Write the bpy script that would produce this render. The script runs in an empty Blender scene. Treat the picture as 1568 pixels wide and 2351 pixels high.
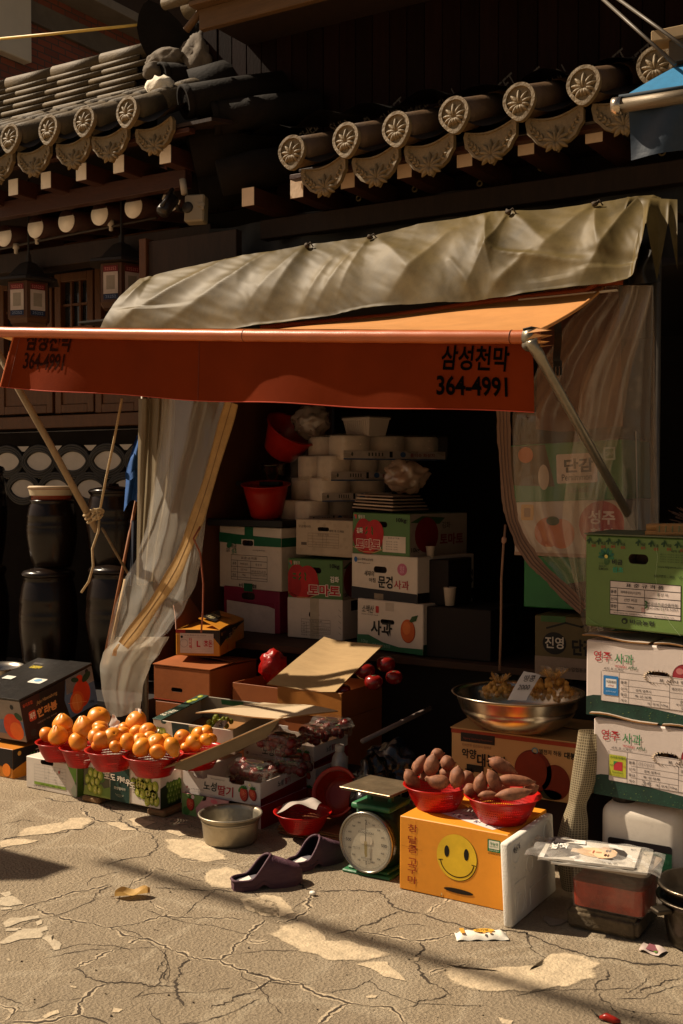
import bpy, bmesh, math, random
from mathutils import Vector, Matrix, noise
random.seed(7)
R_ = math.radians
SC = bpy.context.scene
COL = SC.collection
# ---------------------------------------------------------------- camera
TH, PITCH, FPX, CH = R_(31.5), R_(1.655), 2612.0, 1.5
cam = bpy.data.cameras.new('camera'); camo = bpy.data.objects.new('camera', cam); COL.objects.link(camo)
camo.location = (0, 0, CH); camo.rotation_euler = (R_(90)-PITCH, 0, TH)
cam.sensor_fit = 'VERTICAL'; cam.sensor_height = 36; cam.lens = 40.0
cam.clip_start = .05; cam.clip_end = 500
SC.camera = camo
# ---------------------------------------------------------------- sky and sun
SUN = Vector((.90, .20, -1.0)).normalized()          # direction the light travels
w = bpy.data.worlds.new('World'); SC.world = w; w.use_nodes = True
nt = w.node_tree; bg = nt.nodes['Background']
sky = nt.nodes.new('ShaderNodeTexSky'); sky.sky_type = 'NISHITA'; sky.sun_disc = False
sky.sun_elevation = math.asin(-SUN.z); sky.sun_rotation = math.atan2(-SUN.x, -SUN.y); sky.dust_density = 2.0
mul = nt.nodes.new('ShaderNodeMix'); mul.data_type = 'RGBA'; mul.blend_type = 'MULTIPLY'; mul.inputs[0].default_value = 1
mul.inputs[7].default_value = (1.25, .92, .66, 1)
nt.links.new(sky.outputs[0], mul.inputs[6]); nt.links.new(mul.outputs[2], bg.inputs[0])
bg.inputs[1].default_value = .037
sl = bpy.data.lights.new('sun', 'SUN'); sl.energy = 5.0; sl.angle = R_(.5); sl.color = (1, .83, .62)
so = bpy.data.objects.new('sun', sl); COL.objects.link(so); so.location = (-9, -2, 12)
so.rotation_euler = SUN.to_track_quat('-Z', 'Y').to_euler()
SC.view_settings.view_transform = 'Standard'; SC.view_settings.look = 'None'
SC.view_settings.exposure = 0.6; SC.view_settings.gamma = 1
SC.cycles.max_bounces = 8; SC.cycles.transparent_max_bounces = 24; SC.cycles.use_denoising = True
# ---------------------------------------------------------------- photo measure -> world point
_F = Vector((-math.sin(TH)*math.cos(PITCH), math.cos(TH)*math.cos(PITCH), -math.sin(PITCH)))
_Rt = Vector((math.cos(TH), math.sin(TH), 0)); _U = _Rt.cross(_F)
CAMP = Vector((0, 0, CH))
def ray(u, v): return _F + _Rt*((u-784)/FPX) + _U*(-(v-1175.5)/FPX)
def P(u, v, Y=None, Z=None, X=None):
    d = ray(u, v)
    t = Y/d.y if Y is not None else ((Z-CH)/d.z if Z is not None else X/d.x)
    return CAMP + d*t
# ---------------------------------------------------------------- materials
def lin(c):
    if isinstance(c, str):
        c = c.lstrip('#'); c = c if len(c) == 6 else ''.join(k*2 for k in c); c = [int(c[i:i+2], 16)/255 for i in (0, 2, 4)]
        return tuple(x/12.92 if x <= .04045 else ((x+.055)/1.055)**2.4 for x in c)
    return tuple(c)
_M = {}
def M(col, rough=.6, var=.15, sc=5, bump=0, bs=60, metal=0, spec=.4, coat=0, trans=0, key=None, stretch=None, dirt=0):
    col = lin(col); k = key or (col, rough, var, sc, bump, bs, metal, spec, coat, trans, stretch, dirt)
    if k in _M: return _M[k]
    m = bpy.data.materials.new('surface'); m.use_nodes = True; t = m.node_tree; b = t.nodes['Principled BSDF']; L = t.links.new
    N = t.nodes.new
    tc = N('ShaderNodeTexCoord'); src = tc.outputs['Object']
    if stretch:
        mp = N('ShaderNodeMapping'); mp.inputs['Scale'].default_value = stretch; L(src, mp.inputs[0]); src = mp.outputs[0]
    no = N('ShaderNodeTexNoise'); no.inputs['Scale'].default_value = sc; no.inputs['Detail'].default_value = 6; no.inputs['Roughness'].default_value = .65
    L(src, no.inputs[0])
    mr = N('ShaderNodeMapRange'); mr.inputs[1].default_value = .3; mr.inputs[2].default_value = .7
    mr.inputs[3].default_value = 1-var; mr.inputs[4].default_value = 1+var; L(no.outputs[0], mr.inputs[0])
    mx = N('ShaderNodeVectorMath'); mx.operation = 'SCALE'; mx.inputs[0].default_value = col; L(mr.outputs[0], mx.inputs['Scale'])
    out = mx.outputs[0]
    if dirt:
        n2 = N('ShaderNodeTexNoise'); n2.inputs['Scale'].default_value = sc*2.3+3; n2.inputs['Detail'].default_value = 8; n2.inputs['Roughness'].default_value = .75; L(src, n2.inputs[0])
        r2 = N('ShaderNodeMapRange'); r2.inputs[1].default_value = .55; r2.inputs[2].default_value = .75; r2.inputs[4].default_value = dirt; L(n2.outputs[0], r2.inputs[0])
        md = N('ShaderNodeMix'); md.data_type = 'RGBA'; md.inputs[7].default_value = (.10, .065, .035, 1); L(r2.outputs[0], md.inputs[0]); L(out, md.inputs[6]); out = md.outputs[2]
    L(out, b.inputs['Base Color'])
    b.inputs['Roughness'].default_value = rough; b.inputs['Metallic'].default_value = metal; b.inputs['Specular IOR Level'].default_value = spec
    b.inputs['Coat Weight'].default_value = coat
    if bump:
        n3 = N('ShaderNodeTexNoise'); n3.inputs['Scale'].default_value = bs; n3.inputs['Detail'].default_value = 5; L(src, n3.inputs[0])
        bp = N('ShaderNodeBump'); bp.inputs['Strength'].default_value = bump; bp.inputs['Distance'].default_value = .006; L(n3.outputs[0], bp.inputs['Height']); L(bp.outputs[0], b.inputs['Normal'])
    if trans:
        tl = N('ShaderNodeBsdfTranslucent'); L(out, tl.inputs[0]); ms = N('ShaderNodeMixShader'); ms.inputs[0].default_value = trans
        o = t.nodes['Material Output']; L(b.outputs[0], ms.inputs[1]); L(tl.outputs[0], ms.inputs[2]); L(ms.outputs[0], o.inputs[0])
    _M[k] = m; return m
def film(col=(.85, .8, .72), clear=.72, rough=.12, streak=.25, sc=(14, 14, 1.5), key='film'):
    k = (key, col, clear)
    if k in _M: return _M[k]
    m = bpy.data.materials.new('clear_film'); m.use_nodes = True; t = m.node_tree; b = t.nodes['Principled BSDF']; L = t.links.new; N = t.nodes.new
    b.inputs['Base Color'].default_value = (*col, 1); b.inputs['Roughness'].default_value = rough; b.inputs['Specular IOR Level'].default_value = .8
    tl = N('ShaderNodeBsdfTranslucent'); tl.inputs[0].default_value = (*col, 1)
    m1 = N('ShaderNodeMixShader'); m1.inputs[0].default_value = .35; L(b.outputs[0], m1.inputs[1]); L(tl.outputs[0], m1.inputs[2])
    tr = N('ShaderNodeBsdfTransparent'); tr.inputs[0].default_value = (.96, .94, .9, 1)
    tc = N('ShaderNodeTexCoord'); mp = N('ShaderNodeMapping'); mp.inputs['Scale'].default_value = sc; L(tc.outputs['Object'], mp.inputs[0])
    no = N('ShaderNodeTexNoise'); no.inputs['Scale'].default_value = 1; no.inputs['Detail'].default_value = 6; L(mp.outputs[0], no.inputs[0])
    mr = N('ShaderNodeMapRange'); mr.inputs[1].default_value = .3; mr.inputs[2].default_value = .7; mr.inputs[3].default_value = clear+streak*.5; mr.inputs[4].default_value = clear-streak*.5; L(no.outputs[0], mr.inputs[0])
    m2 = N('ShaderNodeMixShader'); L(mr.outputs[0], m2.inputs[0]); L(m1.outputs[0], m2.inputs[1]); L(tr.outputs[0], m2.inputs[2])
    fr = N('ShaderNodeLayerWeight'); fr.inputs[0].default_value = .25; pw = N('ShaderNodeMath'); pw.operation = 'POWER'; L(fr.outputs['Facing'], pw.inputs[0]); pw.inputs[1].default_value = 3; fm = N('ShaderNodeMath'); fm.operation = 'MULTIPLY_ADD'; L(pw.outputs[0], fm.inputs[0]); fm.inputs[1].default_value = .22; fm.inputs[2].default_value = .045; gl = N('ShaderNodeBsdfGlossy'); gl.inputs['Roughness'].default_value = max(.06, rough); m3 = N('ShaderNodeMixShader')
    cn = N('ShaderNodeTexNoise'); cn.inputs['Scale'].default_value = 14; cn.inputs['Detail'].default_value = 5; L(tc.outputs['Object'], cn.inputs[0]); bp = N('ShaderNodeBump'); bp.inputs['Strength'].default_value = .35; bp.inputs['Distance'].default_value = .008; L(cn.outputs[0], bp.inputs['Height'])
    for n_ in (fr, gl, b): L(bp.outputs[0], n_.inputs['Normal'])
    L(fm.outputs[0], m3.inputs[0]); L(m2.outputs[0], m3.inputs[1]); L(gl.outputs[0], m3.inputs[2])
    L(m3.outputs[0], t.nodes['Material Output'].inputs[0]); _M[k] = m; return m
def ink(c, rough=.55): return M(c, rough, .14, 12, spec=.3)
def sieve(col, n=90, pitch=.009, trans=.3, z0=.02, z1=.075):
    """Red colander plastic: rows of small real holes (transparent) between heights z0 and z1 about the object's axis."""
    k = ('sieve', col, n, z0, z1)
    if k in _M: return _M[k]
    m = M(col, .32, .12, 7, spec=.5, trans=trans, key=('sv', col, n, z0, z1)); t = m.node_tree; L = t.links.new; N = t.nodes.new
    o = t.nodes['Material Output']; sh = o.inputs[0].links[0].from_socket
    tc = N('ShaderNodeTexCoord'); sx = N('ShaderNodeSeparateXYZ'); L(tc.outputs['Object'], sx.inputs[0])
    def mth(op, a, b=None):
        q = N('ShaderNodeMath'); q.operation = op
        for i, s in enumerate((a, b)):
            if s is None: continue
            if isinstance(s, (int, float)): q.inputs[i].default_value = s
            else: L(s, q.inputs[i])
        return q.outputs[0]
    an = mth('ARCTAN2', sx.outputs[0], sx.outputs[1])
    a = mth('SINE', mth('MULTIPLY', an, n)); z = mth('SINE', mth('MULTIPLY', sx.outputs[2], 6.283/pitch))
    hole = mth('GREATER_THAN', mth('ADD', a, z), .95)
    band = mth('MULTIPLY', mth('GREATER_THAN', sx.outputs[2], z0), mth('LESS_THAN', sx.outputs[2], z1))
    tr = N('ShaderNodeBsdfTransparent'); ms = N('ShaderNodeMixShader'); L(mth('MULTIPLY', hole, band), ms.inputs[0]); L(sh, ms.inputs[1]); L(tr.outputs[0], ms.inputs[2])
    L(ms.outputs[0], o.inputs[0]); _M[k] = m; return m
# ---------------------------------------------------------------- mesh builder
ID = Matrix.Identity(4)
def T(x, y=0, z=0): return Matrix.Translation(Vector(x) if not isinstance(x, (int, float)) else Vector((x, y, z)))
def RZ(a): return Matrix.Rotation(a, 4, 'Z')
def RX(a): return Matrix.Rotation(a, 4, 'X')
def RY(a): return Matrix.Rotation(a, 4, 'Y')
def SCL(x, y, z): return Matrix.Diagonal((x, y, z, 1))
_BC = {}
class MB:
    def __init__(s): s.v = []; s.f = []; s.mi = []; s.sm = []; s.mats = []
    def _m(s, mat):
        if mat not in s.mats: s.mats.append(mat)
        return s.mats.index(mat)
    def add(s, vs, fs, mat, mx=None, smooth=False):
        o = len(s.v); s.v += [(mx @ Vector(p)) if mx else Vector(p) for p in vs]; i = s._m(mat)
        for f in fs: s.f.append([o+k for k in f]); s.mi.append(i); s.sm.append(smooth)
        return s
    def bm(s, b, mat, mx=None, smooth=False):
        b.verts.index_update(); r = s.add([v.co.copy() for v in b.verts], [[v.index for v in f.verts] for f in b.faces], mat, mx, smooth); b.free(); return r
    def box(s, x0, x1, y0, y1, z0, z1, mat, mx=None, bev=.003, seg=1):
        k = (round(x1-x0, 4), round(y1-y0, 4), round(z1-z0, 4), bev, seg)
        if k not in _BC:
            b = bmesh.new(); bmesh.ops.create_cube(b, size=1); bmesh.ops.scale(b, vec=(x1-x0, y1-y0, z1-z0), verts=b.verts)
            if bev: bmesh.ops.bevel(b, geom=b.edges[:], offset=min(bev, .45*min(x1-x0, y1-y0, z1-z0)), segments=seg, affect='EDGES', profile=.5)
            b.verts.index_update(); _BC[k] = ([v.co.copy() for v in b.verts], [[v.index for v in f.verts] for f in b.faces]); b.free()
        vs, fs = _BC[k]; q = T((x0+x1)/2, (y0+y1)/2, (z0+z1)/2)
        return s.add(vs, fs, mat, (mx @ q) if mx else q, seg > 1)
    def lathe(s, prof, mat, mx=None, n=40, smooth=True, arc=None):
        vs = []; fs = []; full = arc is None; a0, a1 = arc or (0, 2*math.pi); nn = n if full else n+1
        for r, z in prof:
            for i in range(nn):
                a = a0+(a1-a0)*i/n; vs.append((r*math.cos(a), r*math.sin(a), z))
        for j in range(len(prof)-1):
            for i in range(n):
                k = (i+1) % nn; fs.append([j*nn+i, j*nn+k, (j+1)*nn+k, (j+1)*nn+i])
        return s.add(vs, fs, mat, mx, smooth)
    def tube(s, pts, r, mat, n=10, mx=None, cap=True, flat=1.0):
        pts = [Vector(p) for p in pts]; vs = []; fs = []; m = len(pts); nrm = None
        for j, p in enumerate(pts):
            t = (pts[min(j+1, m-1)]-pts[max(j-1, 0)]).normalized()
            if nrm is None: nrm = t.orthogonal().normalized()
            nrm = (nrm - t*nrm.dot(t)).normalized(); bn = t.cross(nrm); rr = r[j] if isinstance(r, (list, tuple)) else r
            for i in range(n):
                a = 2*math.pi*i/n; vs.append(p+nrm*math.cos(a)*rr*flat+bn*math.sin(a)*rr)
        for j in range(m-1):
            for i in range(n): fs.append([j*n+i, j*n+(i+1) % n, (j+1)*n+(i+1) % n, (j+1)*n+i])
        if cap: fs += [list(range(n))[::-1], [(m-1)*n+i for i in range(n)]]
        return s.add(vs, fs, mat, mx, n > 6)
    def grid(s, fn, nu, nv, mat, mx=None, smooth=True):
        vs = [fn(i/nu, j/nv) for j in range(nv+1) for i in range(nu+1)]
        fs = [[j*(nu+1)+i, j*(nu+1)+i+1, (j+1)*(nu+1)+i+1, (j+1)*(nu+1)+i] for j in range(nv) for i in range(nu)]
        return s.add(vs, fs, mat, mx, smooth)
    def prism(s, pts, th, mat, mx=None):
        """2D outline in the xz plane, front at y=0, back at y=th"""
        n = len(pts); vs = [(x, 0, z) for x, z in pts]+[(x, th, z) for x, z in pts]
        fs = [list(range(n)), list(range(2*n-1, n-1, -1))]+[[(i+1) % n, i, n+i, n+(i+1) % n] for i in range(n)]
        return s.add(vs, fs, mat, mx)
    def blob(s, c, r, mat, amp=.15, fr=3, sub=3, mx=None, seed=0):
        b = bmesh.new(); bmesh.ops.create_icosphere(b, subdivisions=sub, radius=1)
        for v in b.verts:
            d = v.co.normalized(); k = 1+amp*noise.noise(d*fr+Vector((seed, seed*.7, 0)))+amp*.4*noise.noise(d*fr*2.7+Vector((0, seed, 3)))
            v.co = Vector((d.x*r[0], d.y*r[1], d.z*r[2]))*k+Vector(c)
        return s.bm(b, mat, mx, True)
    def build(s, name, loc=(0, 0, 0), parent=None, label=None, cat=None, group=None, kind=None, fixn=True):
        loc = Vector(loc); me = bpy.data.meshes.new(name); me.from_pydata([tuple(p-loc) for p in s.v], [], s.f)
        for m in s.mats: me.materials.append(m)
        for i, p in enumerate(me.polygons): p.material_index = s.mi[i]; p.use_smooth = s.sm[i]
        o = bpy.data.objects.new(name, me); COL.objects.link(o)
        if parent: o.parent = parent; o.location = loc-wloc(parent)
        else: o.location = loc
        tag(o, label, cat, group, kind); return o
def wloc(o):
    p = Vector(o.location)
    while o.parent: o = o.parent; p = p+Vector(o.location)
    return p
def tag(o, label=None, cat=None, group=None, kind=None):
    for k, x in (('label', label), ('category', cat), ('group', group), ('kind', kind)):
        if x: o[k] = x
    return o
def empty(name, loc, label, cat, group=None):
    o = bpy.data.objects.new(name, None); o.empty_display_size = .05; COL.objects.link(o); o.location = loc; return tag(o, label, cat, group)
def dup(o, loc, label=None, parent=None, rot=None):
    c = o.copy(); COL.objects.link(c); c.location = loc
    if rot is not None: c.rotation_euler = rot
    if parent: c.parent = parent
    if label: c['label'] = label
    for ch in [x for x in o.children]: dup(ch, ch.location, parent=c)
    return c
# ---------------------------------------------------------------- lettering
_TX = {}
def glyphs(txt, bold):
    k = (txt, bold)
    if k not in _TX:
        c = bpy.data.curves.new('lettering', 'FONT'); c.body = txt; c.offset = bold; c.resolution_u = 3; c.align_x = 'CENTER'; c.space_line = .95
        o = bpy.data.objects.new('lettering', c); me = bpy.data.meshes.new_from_object(o)
        vs = [(p.co.x, p.co.y) for p in me.vertices]; fs = [list(p.vertices) for p in me.polygons]
        bpy.data.objects.remove(o); bpy.data.curves.remove(c); bpy.data.meshes.remove(me)
        x0 = min(p[0] for p in vs); x1 = max(p[0] for p in vs); y0 = min(p[1] for p in vs); y1 = max(p[1] for p in vs)
        _TX[k] = ([(x-(x0+x1)/2, y-(y0+y1)/2) for x, y in vs], fs, x1-x0, y1-y0)
    return _TX[k]
class Face:
    """A flat face for printing: origin o, unit axes ex (right), ey (up), size w x h in metres; print positions run 0..1."""
    def __init__(s, mb, o, ex, ey, w, h): s.mb, s.o, s.ex, s.ey, s.w, s.h = mb, Vector(o), Vector(ex).normalized(), Vector(ey).normalized(), w, h; s.n = s.ex.cross(s.ey); s.l = 1
    def pt(s, x, y, l): return s.o+s.ex*x*s.w+s.ey*y*s.h+s.n*(.0005*l)
    def poly(s, pts, c, l=1):
        m = ink(c) if not isinstance(c, bpy.types.Material) else c
        s.mb.add([s.pt(x, y, l) for x, y in pts], [list(range(len(pts)))], m); return s
    def rect(s, x0, y0, x1, y1, c, l=1): return s.poly([(x0, y0), (x1, y0), (x1, y1), (x0, y1)], c, l)
    def ell(s, x, y, rx, ry, c, l=1, n=28, a=0):
        """rx, ry as fractions of the face height"""
        k = s.h/s.w; ca, sa = math.cos(a), math.sin(a)
        C = lambda q: min(.997, max(.003, q))
        return s.poly([(C(x+k*(rx*math.cos(t)*ca-ry*math.sin(t)*sa)), C(y+rx*math.cos(t)*sa+ry*math.sin(t)*ca)) for t in [2*math.pi*i/n for i in range(n)]], c, l)
    def rrect(s, x0, y0, x1, y1, r, c, l=1):
        k = s.h/s.w; p = []
        for cx, cy, a in ((x1-r*k, y1-r, 0), (x0+r*k, y1-r, 90), (x0+r*k, y0+r, 180), (x1-r*k, y0+r, 270)):
            for i in range(5): t = R_(a+i*22.5); p.append((cx+r*k*math.cos(t), cy+r*math.sin(t)))
        return s.poly(p, c, l)
    def line(s, pts, wd, c, l=2):
        for (x0, y0), (x1, y1) in zip(pts, pts[1:]):
            a = Vector((x0*s.w, y0*s.h)); b = Vector((x1*s.w, y1*s.h)); d = (b-a)
            if d.length < 1e-6: continue
            q = Vector((-d.y, d.x)).normalized()*wd*s.h/2; e = d.normalized()*wd*s.h*.4
            s.poly([((p.x)/s.w, (p.y)/s.h) for p in (a-q-e, b-q+e, b+q+e, a+q-e)], c, l)
        return s
    def txt(s, t, x, y, hh, c, l=3, bold=.0, wd=None, rot=0, slant=0):
        vs, fs, gw, gh = glyphs(t, bold); ky = hh*s.h/gh; kx = (wd*s.w/gw) if wd else ky; ca, sa = math.cos(rot), math.sin(rot)
        o = s.o+s.ex*x*s.w+s.ey*y*s.h+s.n*(.0005*l); m = ink(c) if not isinstance(c, bpy.types.Material) else c
        out = []
        for px, py in vs:
            a = px*kx+slant*py*ky; b = py*ky; out.append(o+s.ex*(a*ca-b*sa)+s.ey*(a*sa+b*ca))
        s.mb.add(out, fs, m); return s
    def table(s, x0, y0, x1, y1, rows, cols, c='#4a4340', lw=.006, title=None, fill=None, words=True):
        if fill: s.rect(x0, y0, x1, y1, fill, 1)
        ys = [y1-(y1-y0)*k for k in rows]; xs = [x0+(x1-x0)*k for k in cols]
        for y in [y0, y1]+ys: s.line([(x0, y), (x1, y)], lw, c, 2)
        for x in (x0, x1): s.line([(x, y0), (x, y1)], lw, c, 2)
        top = ys[0] if title else y1
        for x in xs: s.line([(x, y0), (x, top)], lw, c, 2)
        if title: s.txt(title, (x0+x1)/2, (y1+ys[0])/2, (y1-ys[0])*.5, c, 3, wd=(x1-x0)*.45)
        return s
# ---------------------------------------------------------------- cartons
KRAFT = M('#8a5f36', .75, .14, 4, bump=.15, bs=30, spec=.2, dirt=.25)

class Carton:
    def __init__(s, u0, u1, v1, vt, Y=None, Z=None, yaw=0, d=.3, w=None, h=None, roll=0, tilt=0):
        R = P(u1, v1, Y=Y, Z=Z); s.R = R; dx, dy = -math.cos(yaw), -math.sin(yaw)
        if w is None:
            r = ray(u0, v1); w = (R.y*r.x-R.x*r.y)/(dx*r.y-dy*r.x)
        if h is None:
            r = ray(u1, vt); h = CH+r.z*(R.y/r.y)-R.z
        s.w, s.h, s.d = w, h, d; roll += random.uniform(-.009, .009); s.mx = T(R) @ RZ(yaw) @ RX(tilt) @ RY(roll); s.mb = MB()
        s.base = s.mx @ Vector((-w/2, d/2, 0))
    def body(s, mat, hole=None, top=None, side=None, bev=.004, open_top=False, hr=.045):
        w, h, d, mb, mx = s.w, s.h, s.d, s.mb, s.mx; b = bmesh.new(); bmesh.ops.create_cube(b, size=1)
        bmesh.ops.scale(b, vec=(w, d, h), verts=b.verts); bmesh.ops.translate(b, vec=(-w/2, d/2, h/2), verts=b.verts)
        bmesh.ops.bevel(b, geom=b.edges[:], offset=bev, segments=1, affect='EDGES')
        kill = []
        for f in b.faces:
            n = f.normal
            if hole and n.y < -.99: kill.append(f)
            elif top and n.z > .99: kill.append(f); tv = [v.co.copy() for v in f.verts]
            elif side and n.x > .99: kill.append(f); sv = [v.co.copy() for v in f.verts]
        if kill: bmesh.ops.delete(b, geom=kill, context='FACES_ONLY')
        mb.bm(b, mat, mx)
        if top: mb.add(tv, [[0, 1, 2, 3]], top, mx)
        if side: mb.add(sv, [[0, 1, 2, 3]], side, mx)
        if hole:                                    # a real hand hole with a short dark tunnel behind it
            hx, hy = -w+hole[0]*w, hole[1]*h; hw, hh = hole[2]*w/2, hole[3]*h/2; r = min(hh, hw)*.98; ring = []
            for cx, cz, a in ((hw-r, hh-r, 0), (-hw+r, hh-r, 90), (-hw+r, -hh+r, 180), (hw-r, -hh+r, 270)):
                for i in range(5): t = R_(a+i*22.5); ring.append((hx+cx+r*math.cos(t), hy+cz+r*math.sin(t)))
            out = [(-bev, h-bev), (-w+bev, h-bev), (-w+bev, bev), (-bev, bev)]; n = 20
            vs = [(x, 0, z) for x, z in ring]+[(x, 0, z) for x, z in out]+[(x, .05, z) for x, z in ring]; fs = []
            for c in range(4):
                for i in range(4): fs.append([c*5+i, n+c, c*5+i+1])
                fs.append([c*5+4, n+c, n+(c+1) % 4, ((c+1)*5) % n])
            mb.add(vs, fs, mat, mx)
            mb.add(vs, [[i, (i+1) % n, 24+(i+1) % n, 24+i] for i in range(n)]+[[24+i for i in range(n)]], M((.05, .03, .018), .9, .2), mx)
        return s
    def face(s, which='front'):
        r3 = s.mx.to_3x3(); X, Y, Z = r3 @ Vector((1, 0, 0)), r3 @ Vector((0, 1, 0)), r3 @ Vector((0, 0, 1))
        if which == 'front': return Face(s.mb, s.mx @ Vector((-s.w, 0, 0)), X, Z, s.w, s.h)
        if which == 'side': return Face(s.mb, s.mx @ Vector((0, 0, 0)), Y, Z, s.d, s.h)
        if which == 'left': return Face(s.mb, s.mx @ Vector((-s.w, s.d, 0)), -Y, Z, s.d, s.h)
        return Face(s.mb, s.mx @ Vector((-s.w, 0, s.h)), X, Y, s.w, s.d)
    def build(s, name, label, cat='box', group=None):
        s.o = s.mb.build(name, s.base, None, label, cat, group); return s.o
    def part(s, name, fn, label=None):
        q = MB(); fn(q); return q.build(name, s.base, s.o, label)
    def topflaps(s, mat, lift=.012, gap=.02, ov=.004):
        """two flaps closing the top, meeting near the middle, each a board of its own"""
        w, d, h, mx = s.w, s.d, s.h, s.mx
        for y0, y1, k in ((-ov, d/2-gap/2, 1), (d/2+gap/2, d+ov, -1)):
            def f(q):
                def g(a, b, up):
                    y = y0+(y1-y0)*b; e = (b if k > 0 else 1-b); z = h+.002+lift*e*(1+.5*math.sin(a*5+k))*.7+up; return (-w-.003+(w+.006)*a, y, z)
                q.grid(lambda a, b: g(a, b, .004), 8, 3, mat, mx, False); q.grid(lambda a, b: g(a, b, 0), 8, 3, mat, mx, False)
                for b in (0, 1): q.grid(lambda a, t: g(a, b, .004*t), 8, 1, mat, mx, False)
                for a in (0, 1): q.grid(lambda t, b: g(a, b, .004*t), 1, 3, mat, mx, False)
            s.part('flap', f)
def board(q, corners, th, mat, nu=8, nv=6, bend=0, edge=None, seed=0):
    """a bent sheet of cardboard from four corners (a, b along one edge; d, c along the other) with real thickness"""
    a, b, c, d = [Vector(p) for p in corners]; n = (b-a).cross(d-a).normalized()
    def g(s, t, o):
        p = a.lerp(b, s).lerp(d.lerp(c, s), t); k = bend*4*s*(1-s)+.004*math.sin(7*s+3*t+seed); return p+n*(k+o)
    q.grid(lambda s, t: g(s, t, th/2), nu, nv, mat); q.grid(lambda s, t: g(s, t, -th/2), nu, nv, mat)
    e = edge or mat
    for t in (0, 1): q.grid(lambda s, k: g(s, t, (k-.5)*th), nu, 1, e)
    for s_ in (0, 1): q.grid(lambda k, t: g(s_, t, (k-.5)*th), 1, nv, e)
# ================================================================ PAVEMENT
def ground_material():
    m = bpy.data.materials.new('worn_stone'); m.use_nodes = True; t = m.node_tree; b = t.nodes['Principled BSDF']; L = t.links.new; N = t.nodes.new
    tc = N('ShaderNodeTexCoord'); src = tc.outputs['Object']
    def noi(s, d=6, r=.65, st=None):
        n = N('ShaderNodeTexNoise'); n.inputs['Scale'].default_value = s; n.inputs['Detail'].default_value = d; n.inputs['Roughness'].default_value = r
        if st:
            mp = N('ShaderNodeMapping'); mp.inputs['Scale'].default_value = st; L(src, mp.inputs[0]); L(mp.outputs[0], n.inputs[0])
        else: L(src, n.inputs[0])
        return n.outputs[0]
    def rng(x, a, c, d, e):
        r = N('ShaderNodeMapRange'); r.inputs[1].default_value = a; r.inputs[2].default_value = c; r.inputs[3].default_value = d; r.inputs[4].default_value = e; L(x, r.inputs[0]); return r.outputs[0]
    def mix(f, a, c):
        q = N('ShaderNodeMix'); q.data_type = 'RGBA'
        (L(f, q.inputs[0]) if not isinstance(f, float) else setattr(q.inputs[0], 'default_value', f))
        for i, s in ((6, a), (7, c)):
            if isinstance(s, tuple): q.inputs[i].default_value = (*s, 1)
            else: L(s, q.inputs[i])
        return q.outputs[2]
    base = mix(rng(noi(1.6, 5), .35, .65, 0, 1), (.385, .302, .198), (.50, .40, .268))
    base = mix(rng(noi(9, 6), .55, .75, 0, .55), base, (.54, .45, .33))
    base = mix(rng(noi(70, 6, .8), .35, .7, 0, .6), base, (.15, .115, .08))
    base = mix(rng(noi(230, 3), .56, .64, 0, .8), base, (.07, .055, .04))
    ds = N('ShaderNodeVectorMath'); ds.operation = 'MULTIPLY_ADD'; nv = N('ShaderNodeTexNoise'); nv.inputs['Scale'].default_value = 4; nv.inputs['Detail'].default_value = 7; L(src, nv.inputs[0]); L(nv.outputs[1], ds.inputs[0]); ds.inputs[1].default_value = (.28, .28, 0); L(src, ds.inputs[2])
    vd = N('ShaderNodeTexVoronoi'); vd.feature = 'DISTANCE_TO_EDGE'; vd.inputs['Scale'].default_value = 2.1; L(ds.outputs[0], vd.inputs[0]); vc = N('ShaderNodeTexVoronoi'); vc.inputs['Scale'].default_value = 2.1; L(ds.outputs[0], vc.inputs[0])
    sx = N('ShaderNodeSeparateXYZ'); L(vc.outputs['Color'], sx.inputs[0]); base = mix(rng(sx.outputs[0], 0, 1, 0, .35), base, (.30, .24, .17)); base = mix(rng(vd.outputs[0], .0, .045, .45, 0), base, (.50, .42, .30))
    L(base, b.inputs['Base Color']); b.inputs['Roughness'].default_value = .85; b.inputs['Specular IOR Level'].default_value = .25
    ad = N('ShaderNodeMath'); ad.operation = 'ADD'; vo = N('ShaderNodeTexVoronoi'); vo.inputs['Scale'].default_value = 95; L(src, vo.inputs[0]); a0 = N('ShaderNodeMath'); a0.operation = 'MULTIPLY_ADD'; a0.inputs[1].default_value = .8; L(vo.outputs[0], a0.inputs[0]); L(noi(210, 8, .85, (1, 1.4, 1)), a0.inputs[2]); L(a0.outputs[0], ad.inputs[0])
    a2 = N('ShaderNodeMath'); a2.operation = 'MULTIPLY'; a2.inputs[1].default_value = .9; L(noi(14, 4), a2.inputs[0]); L(a2.outputs[0], ad.inputs[1])
    bp = N('ShaderNodeBump'); bp.inputs['Strength'].default_value = 1; bp.inputs['Distance'].default_value = .0085; L(ad.outputs[0], bp.inputs['Height']); L(bp.outputs[0], b.inputs['Normal'])
    return m
GROUND = ground_material()
CRACK = M((.045, .032, .02), .95, .4, 30); SEAM = M((.40, .32, .215), .9, .3, 30, bump=.9, bs=110, dirt=.35)
MORTAR = M((.50, .40, .265), .9, .25, 26, bump=.8, bs=100, dirt=.75)
g = MB(); S = 45
g.add([(-S, -S, 0), (S, -S, 0), (S, S, 0), (-S, S, 0)], [[0, 1, 2, 3]], GROUND)
def Z7(x, y): return (x*.4, 1756+y*.4)
def Z8(x, y): return (564.5+x*.64, 1944+y*.64)
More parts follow.
